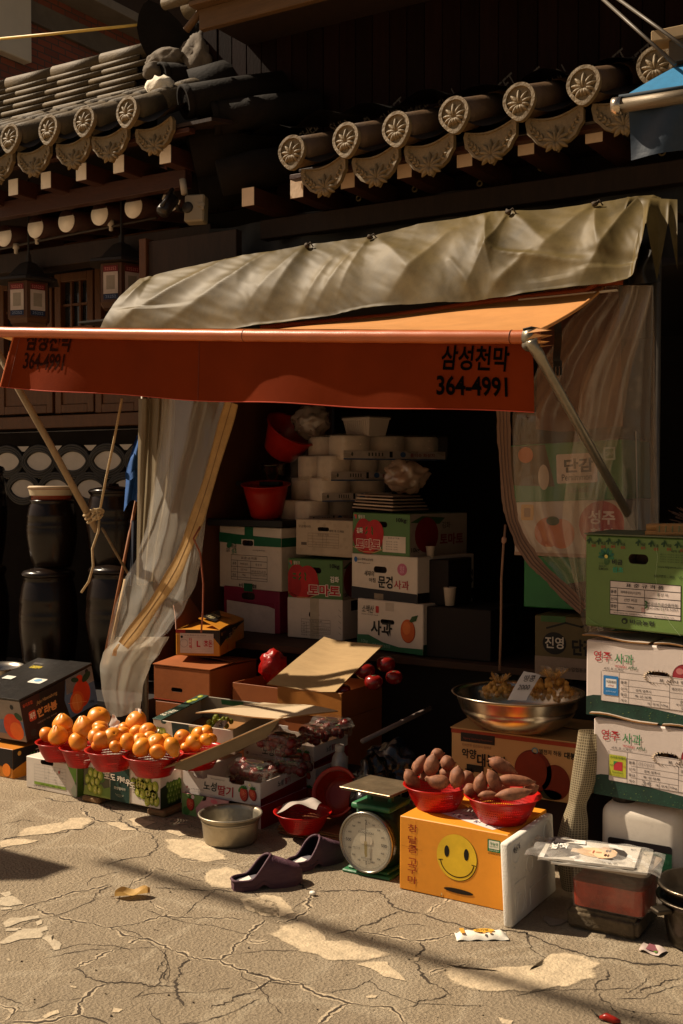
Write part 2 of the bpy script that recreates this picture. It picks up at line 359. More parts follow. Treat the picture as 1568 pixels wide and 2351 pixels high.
LINES = [(Z7, [
 (1.0, [(250,185),(310,205),(370,215),(470,210)]), (1.5, [(470,230),(478,262),(500,290),(575,325),(690,328),(750,358),(830,395),(885,400)]), (1.0, [(690,328),(700,290),(590,225)]),
 (1.0, [(885,400),(940,350),(1080,342),(1170,375)]), (1.0, [(0,432),(150,405),(370,390),(400,372),(490,372),(532,325)]), (1.2, [(0,492),(100,466),(222,436)]),
 (.8, [(885,400),(900,470),(860,520),(700,545),(560,592)]), (1.4, [(0,872),(180,805),(330,760),(490,722),(640,690)]), (1.4, [(180,805),(240,850),(380,885),(540,915),(640,942),(780,912),(950,870),(1100,880),(1300,886),(1430,890)]),
 (1.4, [(640,942),(720,985),(800,1000),(870,1016),(970,1050),(1060,1080),(1085,1106),(1260,1125),(1310,1150),(1440,1196),(1560,1226)]),
 (1.2, [(1085,1106),(1040,1160),(1005,1240),(1030,1330),(1052,1390)]), (1.0, [(800,1000),(700,1042),(600,1090),(520,1132),(420,1170)]),
 (1.0, [(420,1170),(500,1216),(620,1250),(800,1262),(1000,1275)]), (1.4, [(620,1250),(520,1310),(450,1380),(448,1430),(300,1466),(130,1480),(20,1486)]), (1.0, [(448,1430),(540,1462),(640,1486)]),
 (1.4, [(1262,1125),(1330,1070),(1400,1000),(1470,930),(1530,890)]), (1.2, [(1200,1400),(1320,1356),(1450,1300),(1570,1250)]), (.8, [(0,1360),(60,1410),(20,1480)]),
 (.9, [(880,700),(1000,716),(1170,720),(1350,726)]), (1.0, [(1020,540),(1200,560),(1370,576),(1440,586)]), (.7, [(640,690),(560,740),(520,800)]), (.7, [(880,790),(960,850),(950,870)]), (.6, [(0,345),(120,320),(240,330)]),
 (.6, [(700,700),(860,640),(890,580)]), (.7, [(930,1120),(900,1180),(960,1240)]), (.6, [(1400,1000),(1480,1020),(1560,1010)])]),
 (Z8, [
 (1.3, [(170,125),(240,160),(370,160),(490,160),(520,210),(560,230),(640,245),(720,270),(800,290),(930,300),(1000,305),(1080,345),(1200,385),(1400,420),(1568,430)]),
 (1.2, [(240,160),(225,200),(220,240),(150,265),(90,275)]), (.9, [(560,230),(480,260),(400,300),(320,310)]), (1.1, [(400,303),(500,320),(620,340),(720,325),(800,295)]),
 (1.2, [(620,340),(632,372),(600,410),(640,470),(690,510),(742,532)]), (1.3, [(0,450),(60,465),(180,490),(260,530),(370,560),(450,570),(520,580),(550,600),(572,635)]),
 (1.0, [(550,590),(620,560),(742,528)]), (1.1, [(370,560),(300,600),(255,640)]), (.9, [(1000,305),(1040,380)]), (.8, [(0,520),(60,500),(100,478)]), (.7, [(1300,440),(1250,520),(1340,600)]), (.6, [(800,420),(700,440),(640,470)]),
 (.7, [(1568,470),(1450,500),(1380,540)]), (.6, [(640,245),(690,210),(760,170)])])]
def ribbon(pts, w0, mat, z, jit, seed):
    rnd = random.Random(seed); fine = []
    for a, b in zip(pts, pts[1:]):
        n = max(2, int((b-a).length/.009))
        for i in range(n): fine.append(a.lerp(b, i/n))
    fine.append(pts[-1]); vs = []; m = len(fine)
    for j, p in enumerate(fine):
        t = (fine[min(j+1, m-1)]-fine[max(j-1, 0)]).normalized(); q = Vector((-t.y, t.x, 0))
        off = jit*noise.noise(p*17+Vector((seed, 0, 0)))+jit*.6*noise.noise(p*60)+jit*.5*noise.noise(p*140)
        e = min(1, j/3, (m-1-j)/3); wd = w0*max(.12, (.55+.9*noise.noise(p*23+Vector((0, seed, 9)))+.25*rnd.random()))*max(.1, e)
        vs += [p+q*(off+wd/2)+Vector((0, 0, z)), p+q*(off-wd/2)+Vector((0, 0, z))]
    g.add(vs, [[2*j, 2*j+1, 2*j+3, 2*j+2] for j in range(m-1)], mat)
k = 0
for fn, ls in LINES:
    for wd, pl in ls:
        k += 1; pts = [P(*fn(x, y), Z=0) for x, y in pl]
        if k % 2 == 0 or wd > 1.3: ribbon(pts, .030, SEAM, .0008, .012, k)
        ribbon(pts, .0078*wd, CRACK, .0016, .016, k)
def worn(m):
    """mortar that wears away towards its rim: coverage = rim attribute plus noise"""
    m = m.copy(); t = m.node_tree; L = t.links.new; N = t.nodes.new; o = t.nodes['Material Output']; sh = o.inputs[0].links[0].from_socket
    at = N('ShaderNodeAttribute'); at.attribute_name = 'cover'; tc = N('ShaderNodeTexCoord'); acc = None
    for sc_, amp in ((16, 1.1), (75, .75), (260, .5)):
        n = N('ShaderNodeTexNoise'); n.inputs['Scale'].default_value = sc_; n.inputs['Detail'].default_value = 4; L(tc.outputs['Object'], n.inputs[0])
        q = N('ShaderNodeMath'); q.operation = 'MULTIPLY_ADD'; L(n.outputs[0], q.inputs[0]); q.inputs[1].default_value = amp; (L(acc, q.inputs[2]) if acc else setattr(q.inputs[2], 'default_value', -1.18)); acc = q.outputs[0]
    a = N('ShaderNodeMath'); a.operation = 'MULTIPLY_ADD'; L(at.outputs['Fac'], a.inputs[0]); a.inputs[1].default_value = 1.5; L(acc, a.inputs[2])
    r = N('ShaderNodeMapRange'); r.inputs[1].default_value = .40; r.inputs[2].default_value = .85; r.inputs[4].default_value = .93; L(a.outputs[0], r.inputs[0])
    tr = N('ShaderNodeBsdfTransparent'); ms = N('ShaderNodeMixShader'); L(r.outputs[0], ms.inputs[0]); L(tr.outputs[0], ms.inputs[1]); L(sh, ms.inputs[2]); L(ms.outputs[0], o.inputs[0]); return m
_W = {}; COVER = []
def patch(pl, fn, mat=MORTAR, z=.0022, seed=0):
    """old mortar smeared over the stones"""
    if mat not in _W: _W[mat] = worn(mat)
    pts = [P(*fn(x, y), Z=0) for x, y in pl]; out = []; n = len(pts)
    for i in range(n):
        a, b = pts[i], pts[(i+1) % n]; c = max(2, int((b-a).length/.02))
        for j in range(c):
            p = a.lerp(b, j/c); out.append(p+Vector((noise.noise(p*20+Vector((seed, 0, 0))), noise.noise(p*20+Vector((0, seed, 5))), 0))*.014)
    m = len(out); cen = sum(out, Vector())/m; rings = []
    for f, cv in ((1.10, 0), (.92, .62), (.70, 1), (.35, 1)):
        for p in out: rings.append(cen+(p-cen)*f+Vector((0, 0, z))); COVER.append((len(g.v)+len(rings)-1, cv))
    g.add(rings, [[k*m+i, k*m+(i+1) % m, (k+1)*m+(i+1) % m, (k+1)*m+i] for k in range(3) for i in range(m)]+[[3*m+i for i in range(m)]], _W[mat])
patch([(705,425),(760,440),(900,435),(1060,425),(1100,385),(1160,380),(1230,395),(1272,420),(1245,470),(1150,505),(1020,520),(860,520),(740,500),(715,470)], Z8, seed=1)
patch([(90,315),(130,285),(200,270),(260,300),(290,340),(350,335),(520,385),(500,400),(400,410),(300,410),(200,380)], Z8, seed=2)
patch([(400,425),(450,410),(510,415),(550,455),(580,482),(520,475)], Z8, seed=3)
patch([(0,195),(60,170),(130,185),(180,240),(120,255),(40,235)], Z8, seed=4)
patch([(100,410),(130,365),(360,330),(400,305),(500,305),(530,325),(480,368),(380,372),(300,398)], Z7, seed=5)
patch([(0,445),(60,425),(220,432),(180,452),(70,468),(0,478)], Z7, seed=6)
patch([(950,430),(1080,425),(1180,440),(1230,480),(1310,545),(1200,560),(1040,540),(960,480)], Z7, seed=7)
patch([(730,315),(800,305),(895,335),(830,362),(770,350)], Z7, seed=8)
patch([(600,335),(680,328),(780,380),(700,375)], Z7, seed=9)
patch([(950,380),(1010,368),(1100,408),(1020,412)], Z7, seed=10)
patch([(1170,640),(1210,605),(1300,590),(1390,610),(1440,680),(1330,710),(1200,705)], Z7, seed=11)
patch([(1370,770),(1470,765),(1580,800),(1600,870),(1500,870),(1420,830)], Z7, seed=12)
for s_, pl in enumerate([[(0,770),(60,755),(140,800),(60,815),(0,810)], [(0,915),(60,885),(225,868),(230,880),(120,905),(20,935)], [(50,985),(100,950),(270,930),(285,945),(240,965),(245,990),(130,1005),(10,1035),(5,1020)], [(250,985),(305,978),(355,1062),(310,1072)], [(30,945),(120,935),(110,950),(30,958)], [(205,905),(235,895),(240,915),(215,925)], [(0,740),(50,730),(70,745),(20,760)], [(0,830),(60,820),(60,832),(0,840)]]):
    patch(pl, Z7, M((.45, .375, .265), .9, .2, 30, bump=.5, bs=150, dirt=.6), .0025, 20+s_)
patch([(240,1440),(330,1416),(345,1432),(250,1456)], Z7, seed=31); patch([(395,1272),(430,1272),(428,1284),(400,1282)], Z7, seed=32); patch([(48,1108),(62,1110),(64,1132),(52,1130)], Z7, seed=33)
patch([(640,1395),(700,1405),(690,1425),(640,1420)], Z7, seed=34) ; patch([(430,535),(450,528),(472,532),(466,542),(440,544)], Z8, seed=35)
patch([(600,402),(622,400),(620,412),(604,412)], Z8, seed=36); patch([(905,615),(960,625),(960,640),(920,640)], Z8, seed=37)
patch([(290,1990),(330,1955),(420,1975),(560,2000),(500,2050),(380,2060)], lambda x, y: (1223+(x-190)*.22, 1725+(y-230)*.22), M((.24, .20, .155), .9, .2, 20, bump=.5), .003, 40)
rnd = random.Random(11)
for i in range(46):                                   # hairline cracks branching through the slabs
    a = P(rnd.uniform(-40, 1600), 1850+480*rnd.random()**.8, Z=0); d = Vector((rnd.uniform(-1, 1), rnd.uniform(-1, 1), 0)).normalized(); pl = [a]
    for j in range(rnd.randint(2, 5)): d = (d+Vector((rnd.uniform(-.6, .6), rnd.uniform(-.6, .6), 0))).normalized(); pl.append(pl[-1]+d*rnd.uniform(.04, .12))
    if a.y < 3.5: ribbon(pl, .0034, CRACK, .0014, .008, 100+i)
for i in range(150):                                  # grit
    a = P(rnd.uniform(-40, 1600), 1860+480*rnd.random(), Z=0); r = rnd.uniform(.0015, .0045)
    if a.y < 3.55: g.blob((a.x, a.y, r*.5), (r, r*rnd.uniform(.6, 1), r*.7), GROUND if i % 3 else CRACK, .2, 2, 1, seed=i)
_g = g.build('pavement', kind='structure'); _a = _g.data.attributes.new('cover', 'FLOAT', 'POINT')
for _i, _c in COVER: _a.data[_i].value = _c
# ---- small things lying on the pavement
def leaf():
    q = MB(); c = P(304, 2060, Z=0)
    def f(s, t):
        wv = .032*max(0, math.sin(math.pi*min(1, max(0, s*1.05+.03))))**.55; x = (s-.5)*.125; y = (t-.5)*2*wv
        return T(c) @ RZ(R_(38)) @ Vector((x, y, .006+.016*(abs(t-.5)*2)**2*(1+.5*math.sin(s*9))+.008*s))
    q.grid(f, 16, 8, M('#c9a565', .7, .2, 20, bump=.3, trans=.3)); q.tube([f(-.02, .5), f(-.12, .55)], .002, M('#7a5a30'), 6)
    q.build('dry_leaf', c, None, 'curled dry yellow leaf lying alone on the open pavement', 'leaf')
leaf()
def wrapper():
    c = P(1105, 2152, Z=0); mx = T(c) @ RZ(R_(33)); q = MB(); W = M('#e8e2d4', .35, .06, 9, bump=.15, bs=50)
    def f(s, t):
        e = max(0, math.sin(math.pi*t))**.5; k = min(1, s/.12, (1-s)/.12); return mx @ Vector(((s-.5)*.17, (t-.5)*.062*(1+.12*(1-k)), .004+.016*e*k+.002*math.sin(20*s+4*t)))
    q.grid(f, 24, 8, W)
    F = Face(q, mx @ Vector((-.07, -.028, .0215)), (mx.to_3x3() @ Vector((1, 0, 0))), (mx.to_3x3() @ Vector((0, 1, 0))), .14, .056)
    F.ell(.56, .56, .62, .26, '#d8a63a', 2); F.rect(.0, .2, .1, .9, '#d79a3c', 2); F.txt('마가렛', .52, .56, .26, '#4a3316', 4, .02); F.ell(.55, .18, .1, .08, '#c99a50', 2); F.ell(.7, .2, .1, .08, '#c99a50', 2)
    q.build('snack_wrapper', c, None, 'flattened white and yellow snack wrapper lying in front of the orange box', 'wrapper')
wrapper()
def pebble():
    q = MB(); c = P(718, 2056, Z=0); q.blob((c.x, c.y, .009), (.014, .010, .009), M('#e6e0d2', .4), .1, 2, 2)
    q.build('pebble', c, None, 'small smooth white pebble on the pavement below the clogs', 'pebble')
pebble()
def pepper():
    q = MB(); a, b = P(1376, 2336, Z=.008), P(1425, 2345, Z=.008)
    q.tube([a, a.lerp(b, .3)+Vector((0, .004, .004)), a.lerp(b, .7), b], [.004, .011, .010, .004], M('#8e1d10', .3, .2, 40), 10); o = q.build('dried_pepper', a, None, 'shrivelled dried red pepper on the pavement at the picture bottom', 'pepper')
    q = MB(); q.tube([a, P(1368, 2328, Z=.014), P(1358, 2318, Z=.012)], .002, M('#2c2413')); q.build('stalk', a, o)
pepper()
def flyer():
    q = MB(); c = [P(1466, 2182, Z=.004), P(1512, 2196, Z=.004), P(1532, 2182, Z=.006), P(1478, 2164, Z=.004)]; board(q, c, .0012, M('#b9a9a0', .5), bend=.004)
    n = Face(q, c[0]+Vector((0, 0, .004)), c[1]-c[0], (c[3]-c[0]), (c[1]-c[0]).length, (c[3]-c[0]).length); n.rect(.3, .2, .9, .9, '#7d4b52', 4); n.ell(.8, .2, .1, .1, '#5c7a3a', 5)
    q.build('flyer', c[0], None, 'crumpled pink paper flyer half under the shade beside the stone block', 'flyer')
flyer()
# ---- overhead wires and the board whose shadows fall on the pavement
def wires():
    q = MB(); h = 8.0; W = M((.02, .02, .02), .6)
    def src(u, v): return P(u, v, Z=0)-SUN*(h/-SUN.z)
    pa, pb = src(330, 2004), src(1380, 2318); d = (pb-pa)
    pts = [pa-d*.12, pa, pa+d*.5+Vector((0, 0, -.02)), pb, pb+d*1.0+Vector((0, 0, .3)), pb+d*2+Vector((0, 0, .8))]
    q.tube(pts, .036, W, 8); q.build('overhead_cable', pa, None, 'thick overhead cable casting the long thin shadow across the pavement', 'cable')
    q = MB(); h2 = 3.4
    def s2(u, v): return P(u, v, Z=0)-SUN*(h2/-SUN.z)
    c = [s2(u, v) for u, v in ((-140, 1925), (-10, 1946), (160, 1990), (126, 2000), (80, 2018), (-150, 2024))]  # board added out of view, outlined from the shadow it has to cast
    n = len(c); q.add(c+[p+Vector((0, 0, .03)) for p in c], [list(range(n)), list(range(2*n-1, n-1, -1))]+[[i, (i+1) % n, n+(i+1) % n, n+i] for i in range(n)], M('#6b5a48'))
    q.build('shadow_board', c[0], None, 'unseen board added to cast the dark patch on the pavement edge', 'canopy')
wires()
# ================================================================ LEFT: TILE-ROOFED HOUSE
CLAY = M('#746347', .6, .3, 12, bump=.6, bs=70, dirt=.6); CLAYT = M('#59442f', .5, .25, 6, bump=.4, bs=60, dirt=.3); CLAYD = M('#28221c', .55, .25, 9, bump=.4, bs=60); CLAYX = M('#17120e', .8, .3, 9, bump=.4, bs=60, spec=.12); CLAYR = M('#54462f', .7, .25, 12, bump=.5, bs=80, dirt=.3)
WOODR = M('#3c1c0e', .6, .2, 6, bump=.3, bs=40, stretch=(1, 6, 6)); WOODO = M('#56310f', .55, .2, 6, bump=.3, bs=40, stretch=(6, 6, 1)); WOODD = M('#2a1a10', .7, .3, 6, bump=.3, bs=40, stretch=(6, 6, 1))
WHITEP = M('#efe6da', .8, .08, 9, bump=.2); PLASTER = M('#5e5345', .85, .2, 8, bump=.6, bs=40, dirt=.3); DARK = M((.012, .009, .007), .9, .3, spec=.05)
def petal(mb, mx, ln, wd, th, mat, bend=.25):
    vs = []; fs = []; nl, nr = 7, 6
    for j in range(nl+1):
        t = j/nl; wr = wd*(math.sin(math.pi*min(1, t*.92+.06))**.7); x = bend*ln*t*t
        for i in range(nr):
            a = math.pi*i/(nr-1); vs.append((x+wr*math.cos(a), -th*math.sin(a)*math.sin(math.pi*min(1, t*.9+.08))**.5, ln*t))
    for j in range(nl):
        for i in range(nr-1): fs.append([j*nr+i, j*nr+i+1, (j+1)*nr+i+1, (j+1)*nr+i])
    mb.add(vs, fs, mat, mx, True)
def flower(mb, c, s, mat, n=9, span=250):
    for i in range(n):
        a = R_(-span/2+span*i/(n-1)); ln = s*(1-.22*abs(i-(n-1)/2)/((n-1)/2))
        petal(mb, T(c) @ RY(a), ln, s*.16, s*.26, mat, .22*math.sin(a))
    petal(mb, T(c), s*.8, s*.11, s*.34, mat, 0)
    for sg in (-1, 1): petal(mb, T(c) @ RY(R_(150*sg)), s*.5, s*.2, s*.25, mat, .2*sg)
def disc_bm(mat=None):
    """round end tile: a drop-shaped plate with a raised rim and a flower in relief; centre at origin, facing -y"""
    q = MB(); mat = mat or CLAY
    def out(r): return [((r*math.cos(t)), r*math.sin(t)-(.30*r*max(0, -math.sin(t))**5)) for t in [2*math.pi*i/40 for i in range(40)]]
    q.prism(out(.070), .02, mat)
    o1, o2 = out(.0735), out(.056); vs = []
    for (x, z) in o1: vs.append((x, .004, z))
    for (x, z) in o1: vs.append((x*.985, -.010, z*.985))
    for (x, z) in o2: vs.append((x*1.03, -.010, z*1.03))
    for (x, z) in o2: vs.append((x, .001, z))
    q.add(vs, [[k*40+i, k*40+(i+1) % 40, (k+1)*40+(i+1) % 40, (k+1)*40+i] for k in range(3) for i in range(40)], mat)
    flower(q, (0, 0, -.022), .066, mat); return q
def fan_bm(mat=None):
    q = MB(); mat = mat or CLAY; n = 16
    top = [(-.118+.236*i/n, .034-.026*math.sin(math.pi*i/n)) for i in range(n+1)]
    bot = [(.127, .014), (.122, -.038), (.104, -.058), (.086, -.086), (.054, -.106), (.024, -.112), (0, -.138), (-.024, -.112), (-.054, -.106), (-.086, -.086), (-.104, -.058), (-.122, -.038), (-.127, .014)]
    o = top+bot; q.prism(o, .018, mat)
    cx, cz = 0, -.045; m = len(o); vs = []
    for k, (sc_, y) in enumerate(((1.0, .002), (1.0, -.008), (.86, -.008), (.84, .0))): vs += [(cx+(x-cx)*sc_, y, cz+(z-cz)*sc_) for x, z in o]
    q.add(vs, [[k*m+i, k*m+(i+1) % m, (k+1)*m+(i+1) % m, (k+1)*m+i] for k in range(3) for i in range(m)], mat)
    flower(q, (0, 0, -.098), .072, mat, 9, 220)
    for sg in (-1, 1):
        for j in range(4):
            x = sg*(.056+.015*j); z = -.072+.018*j+.002
            petal(q, T(x, 0, z) @ RY(R_(sg*20)), .026, .007, .010, mat, .1); petal(q, T(x, 0, z) @ RY(R_(sg*100)), .024, .007, .010, mat, .1)
    return q
DM, FM = disc_bm().build('round_end_tile').data, fan_bm().build('drip_end_tile').data
for o in list(COL.objects):
    if o.name in ('round_end_tile', 'drip_end_tile'): bpy.data.objects.remove(o)
def inst(me, name, loc, parent, rot=(0, 0, 0)):
    o = bpy.data.objects.new(name, me); COL.objects.link(o); o.parent = parent; o.location = Vector(loc)-wloc(parent); o.rotation_euler = rot; return o
house = empty('tile_roofed_house', (-5.2, 4.9, 0), 'old tile-roofed house with white-tipped rafters and wooden lattice windows behind the jars', 'house')
YE = 4.5
LD = [(33.5, 322), (122, 302), (204, 274), (302, 255)]; lx = [P(u, v, Y=YE) for u, v in LD]
zL = sum(p.z for p in lx)/len(lx); pitch = (lx[-1].x-lx[0].x)/(len(lx)-1); slope = math.tan(R_(27))
q = MB()
for i in range(-5, 4):
    x = lx[0].x+pitch*i if i < 0 else lx[i].x
    pts = [(x, YE+.005+.8*k/4, zL+.8*k/4*slope) for k in range(5)]
    for a, b in zip(pts, pts[1:]):
        a, b = Vector(a), Vector(b); q.tube([a, b+(b-a)*.06], [.072, .064], CLAYR, 18)
    if i >= 0: inst(DM, 'round_end_tile', (x, YE-.03, zL), house, (R_(-5), 0, R_(random.uniform(-3, 3))))
    else: inst(DM, 'round_end_tile', (x, YE-.03, zL), house, (R_(-5), 0, 0)) if i > -3 else None
    xm = x+pitch/2; inst(FM, 'drip_end_tile', (xm, YE+.008, zL-.10), house, (R_(-3), R_(-7), 0)) if i > -3 and i < 3 else None
inst(FM, 'drip_end_tile', (lx[3].x+pitch*.45, YE+.03, zL-.10), house, (R_(-3), R_(-7), 0))
for i in range(-6, 4):                                # the hollow channel tiles between the round ones
    xm = lx[0].x+pitch*(i+.5) if i < 0 else lx[min(i, 3)].x+pitch*.5
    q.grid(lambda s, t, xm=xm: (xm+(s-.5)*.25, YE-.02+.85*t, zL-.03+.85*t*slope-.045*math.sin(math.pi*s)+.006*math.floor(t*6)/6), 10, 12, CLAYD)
q.build('roof_tiles', (lx[0].x, YE, zL), house)
# ridge: stacked rows of tile under a round cap, running along the house
q = MB(); yR, x1, x0 = 5.28, P(335, 120, Y=5.28).x+.02, -8.5; zb = P(335, 205, Y=yR).z
for k in range(6):
    z = zb+.043*k; y = yR+.010*k
    for j in range(int((x1-x0)/.38)):
        xa = x1-.38*j-.1*(k % 2); q.tube([(xa+.004, y-.02, z), (xa-.384, y-.02, z+random.uniform(-.003, .003))], [.0165, .0175], CLAYR, 10)
    q.box(x0, x1-.02, y+.02, yR+.3, z-.03, z+.03, DARK, None, 0)
for j in range(int((x1-x0)/.42)):
    xa = x1-.42*j; q.tube([(xa, yR+.07, zb+.265), (xa-.425, yR+.07, zb+.265+random.uniform(-.004, .004))], [.044, .047], CLAYR, 18)
q.box(x0, x1-.02, yR+.1, yR+.5, zb-.3, zb+.26, CLAYD, None, 0)
ridge = q.build('ridge', (x1, yR, zb), house)
# end of the ridge: upright end tile, plaster, tile ends
q = MB(); c = P(375, 60, Y=5.12); mg = [(x/372, -y/372) for x, y in ((40, 62), (75, 60), (66, 34), (48, 8), (30, -14), (8, -34), (-12, -46), (-30, -53), (-42, -44), (-52, -24), (-57, 2), (-52, 30), (-40, 55))][::-1]
q.prism(mg, .11, CLAYX, T(c) @ RZ(R_(32)) @ RX(R_(8)))
for z_, r_ in ((.0, .07), (-.08, .07), (-.15, .06)):
    a = c+Vector((.14, .12, z_)); q.tube([a, a+Vector((.28, .22, -.02)), a+Vector((.5, .4, -.10))], [r_, r_*.8, r_*.55], CLAYX, 14)
q.build('ridge_end_tile', c, house)
q = MB(); pw = P(378, 140, Y=5.05); q.blob(pw, (.13, .06, .07), PLASTER, .16, 3, 4, seed=2)
pw2 = P(455, 170, Y=5.15); q.blob(pw2, (.14, .10, .22), PLASTER, .2, 3, 4, seed=5); pw3 = P(368, 200, Y=4.78); q.blob(pw3, (.085, .06, .055), M('#e6dcc8', .8, .1, 9, bump=.5), .3, 4, 3, seed=9)
pw4 = P(379, 222, Y=4.76); q.blob(pw4, (.028, .03, .07), M('#e6dcc8', .8, .1, 9, bump=.5), .3, 4, 3, seed=4); q.blob(P(352, 165, Y=4.95), (.06, .06, .05), PLASTER, .2, 3, 3, seed=12)
q.build('plaster_packing', pw, house)
for (u, v, y, r, ax) in ((426, 234, 4.62, .085, (.30, .45, .16)), (492, 272, 4.72, .085, (.42, .36, .10)), (372, 176, 4.95, .075, (.2, .5, .1))):
    q = MB(); c = P(u, v, Y=y); d = Vector(ax); q.tube([c, c+d*.5, c+d*1.0], [r, r, r*.9], CLAYX, 22); q.lathe([(0, 0), (r*.8, 0), (r*.82, .012), (r*1.03, .012), (r*1.03, -.02)], CLAYX, T(c) @ d.to_track_quat('-Z', 'Y').to_matrix().to_4x4(), 24)
    q.build('corner_tile', c, house)
q = MB()                                             # dark heap of hip and valley tiles between the two roofs
for (u, v, y, r) in ((520, 330, 4.9, .16), (470, 385, 5.0, .15), (550, 260, 5.0, .17), (520, 200, 5.2, .15), (590, 390, 4.8, .10), (540, 420, 5.0, .12)):
    c = P(u, v, Y=y); q.tube([c+Vector((-.15, -.12, -.05)), c, c+Vector((.25, .3, .1))], [r*.9, r, r*.8], CLAYX, 16)
q.build('valley_tiles', P(500, 330, Y=5), house)
# eaves: flying rafters with white ends, boards, round rafters
for (u, v) in ((31, 430), (106, 414), (187, 395), (273, 377), (380, 355), (-44, 446)):
    c = P(u, v, Y=4.62); q = MB(); q.box(c.x-.038, c.x+.038, c.y, c.y+.9, c.z-.046, c.z+.046, WOODR); o = q.build('flying_rafter', c, house)
    q = MB(); q.box(c.x-.0375, c.x+.0375, c.y-.004, c.y-.0005, c.z-.0455, c.z+.0455, WHITEP, None, .0005); q.build('painted_end', c, o)
a = P(210, 446, Y=4.76); q = MB()
q.box(-8, P(425, 400, Y=4.76).x, 4.76, 4.82, a.z-.045, a.z+.05, WOODR); q.box(-8, -3.7, 4.56, 4.61, zL-.135, zL-.11, WOODR); q.build('eaves_board', (a.x, 4.78, a.z), house)
q = MB(); q.add([(-9, 4.55, zL-.09), (-3.55, 4.55, zL-.09), (-3.55, 5.6, zL+.1), (-9, 5.6, zL+.1), (-9, 4.55, zL-.108), (-3.55, 4.55, zL-.108), (-3.55, 5.6, zL+.08), (-9, 5.6, zL+.08)], [[0, 1, 2, 3], [7, 6, 5, 4], [0, 4, 5, 1], [1, 5, 6, 2], [2, 6, 7, 3], [3, 7, 4, 0]], WOODD); q.build('roof_boarding', (-5, 5, zL), house)
for (u, v) in ((10, 542), (82, 522), (153, 508), (229, 492), (307, 475), (394, 458), (-62, 558)):
    c = P(u, v, Y=4.95); q = MB(); q.tube([c, c+Vector((0, .9, .12))], .066, WOODR, 20); o = q.build('round_rafter', c, house)
    q = MB(); q.tube([c+Vector((0, -.004, 0)), c+Vector((0, -.0006, 0))], .0655, WHITEP, 28); q.build('painted_end', c, o)
q = MB(); zz = P(150, 575, Y=5.1).z; q.box(-9, -3.95, 5.05, 5.2, zz-.10, zz+.02, WOODD); q.tube([P(-40, 580, Y=5.0), P(130, 545, Y=5.0), P(360, 500, Y=5.0)], .008, M('#3a3028'), 8)
q.build('eaves_beam', (-6, 5.1, zz), house)
for u, v in ((37, 571), (85, 549), (255, 518)):
    c = P(u, v, Y=5.0); q = MB(); q.lathe([(0, .03), (.018, .03), (.02, .0), (.012, -.005), (.012, -.03), (0, -.034)], M('#b8aa98', .4), T(c), 16); q.build('wire_insulator', c, house)
# wall with windows and the tile-patterned lower wall
YW = 5.45; q = MB(); q.box(-9.5, -4.47, YW+.06, YW+.16, 0, 3.3, M('#1f120b', .8, .3)); q.build('wall', (-6, YW, 0), house)
def win(u0, u1, vt, vb):
    a, b = P(u0, vt, Y=YW), P(u1, vb, Y=YW); x0, x1, z1, z0 = a.x, b.x, a.z, b.z; q = MB(); f = .055
    q.box(x0, x0+f, YW-.03, YW+.04, z0, z1, WOODO); q.box(x1-f, x1, YW-.03, YW+.04, z0, z1, WOODO); q.box(x0+f, x1-f, YW-.03, YW+.04, z1-f, z1, WOODO); q.box(x0+f, x1-f, YW-.03, YW+.04, z0, z0+f, WOODO)
    q.box(x0+f, x1-f, YW-.02, YW+.03, z0+f, z0+f+.20, WOODO)
    o = q.build('window', (x0, YW, z0), house)
    q = MB(); n = 3
    for i in range(1, n): xm = x0+f+(x1-x0-2*f)*i/n; q.box(xm-.009, xm+.009, YW-.012, YW+.012, z0+f+.2, z1-f, WOODO, None, .002)
    for i in range(1, 4): zm = z0+f+.2+(z1-z0-2*f-.2)*i/4; q.box(x0+f, x1-f, YW-.010, YW+.010, zm-.008, zm+.008, WOODO, None, .002)
    q.build('lattice', (x0, YW, z0), o)
    q = MB(); q.box(x0+f, x1-f, YW+.014, YW+.02, z0+f+.2, z1-f, M((.02, .02, .022), .08, .2, spec=.6), None, 0); q.build('pane', (x0, YW, z0), o)
zt, zb_ = P(220, 625, Y=YW).z, P(200, 945, Y=YW).z
for u0, u1 in ((-110, -5), (2, 128), (132, 222), (224, 330), (334, 430)):
    win(u0, u1, 625+(175-u0)*.16, 945+(175-u0)*.02)
q = MB(); q.box(-9, -4.47, YW-.05, YW+.05, zt+.10, zt+.2, WOODO); q.box(-9, -4.47, YW-.05, YW+.05, zb_-.10, zb_-.02, WOODO); q.box(-9, -4.47, YW-.06, YW+.02, zt+.35, zt+.48, WOODD); q.build('window_rail', (-6, YW, zt), house)
q = MB(); zt2 = zb_-.12; q.box(-9, -4.47, YW-.01, YW+.05, 0, zt2, M('#c4b7a8', .85, .1, 8, bump=.3)); wl = q.build('tile_patterned_wall', (-6, YW, 0), house)
q = MB(); pw_, ph = .305, .182; xs = P(62, 997, Y=YW).x; TW = M('#c4b7a8', .85, .1, 8, bump=.3); q.box(-9, -4.47, YW-.03, YW-.012, .02, zt2-.005, DARK, None, 0)
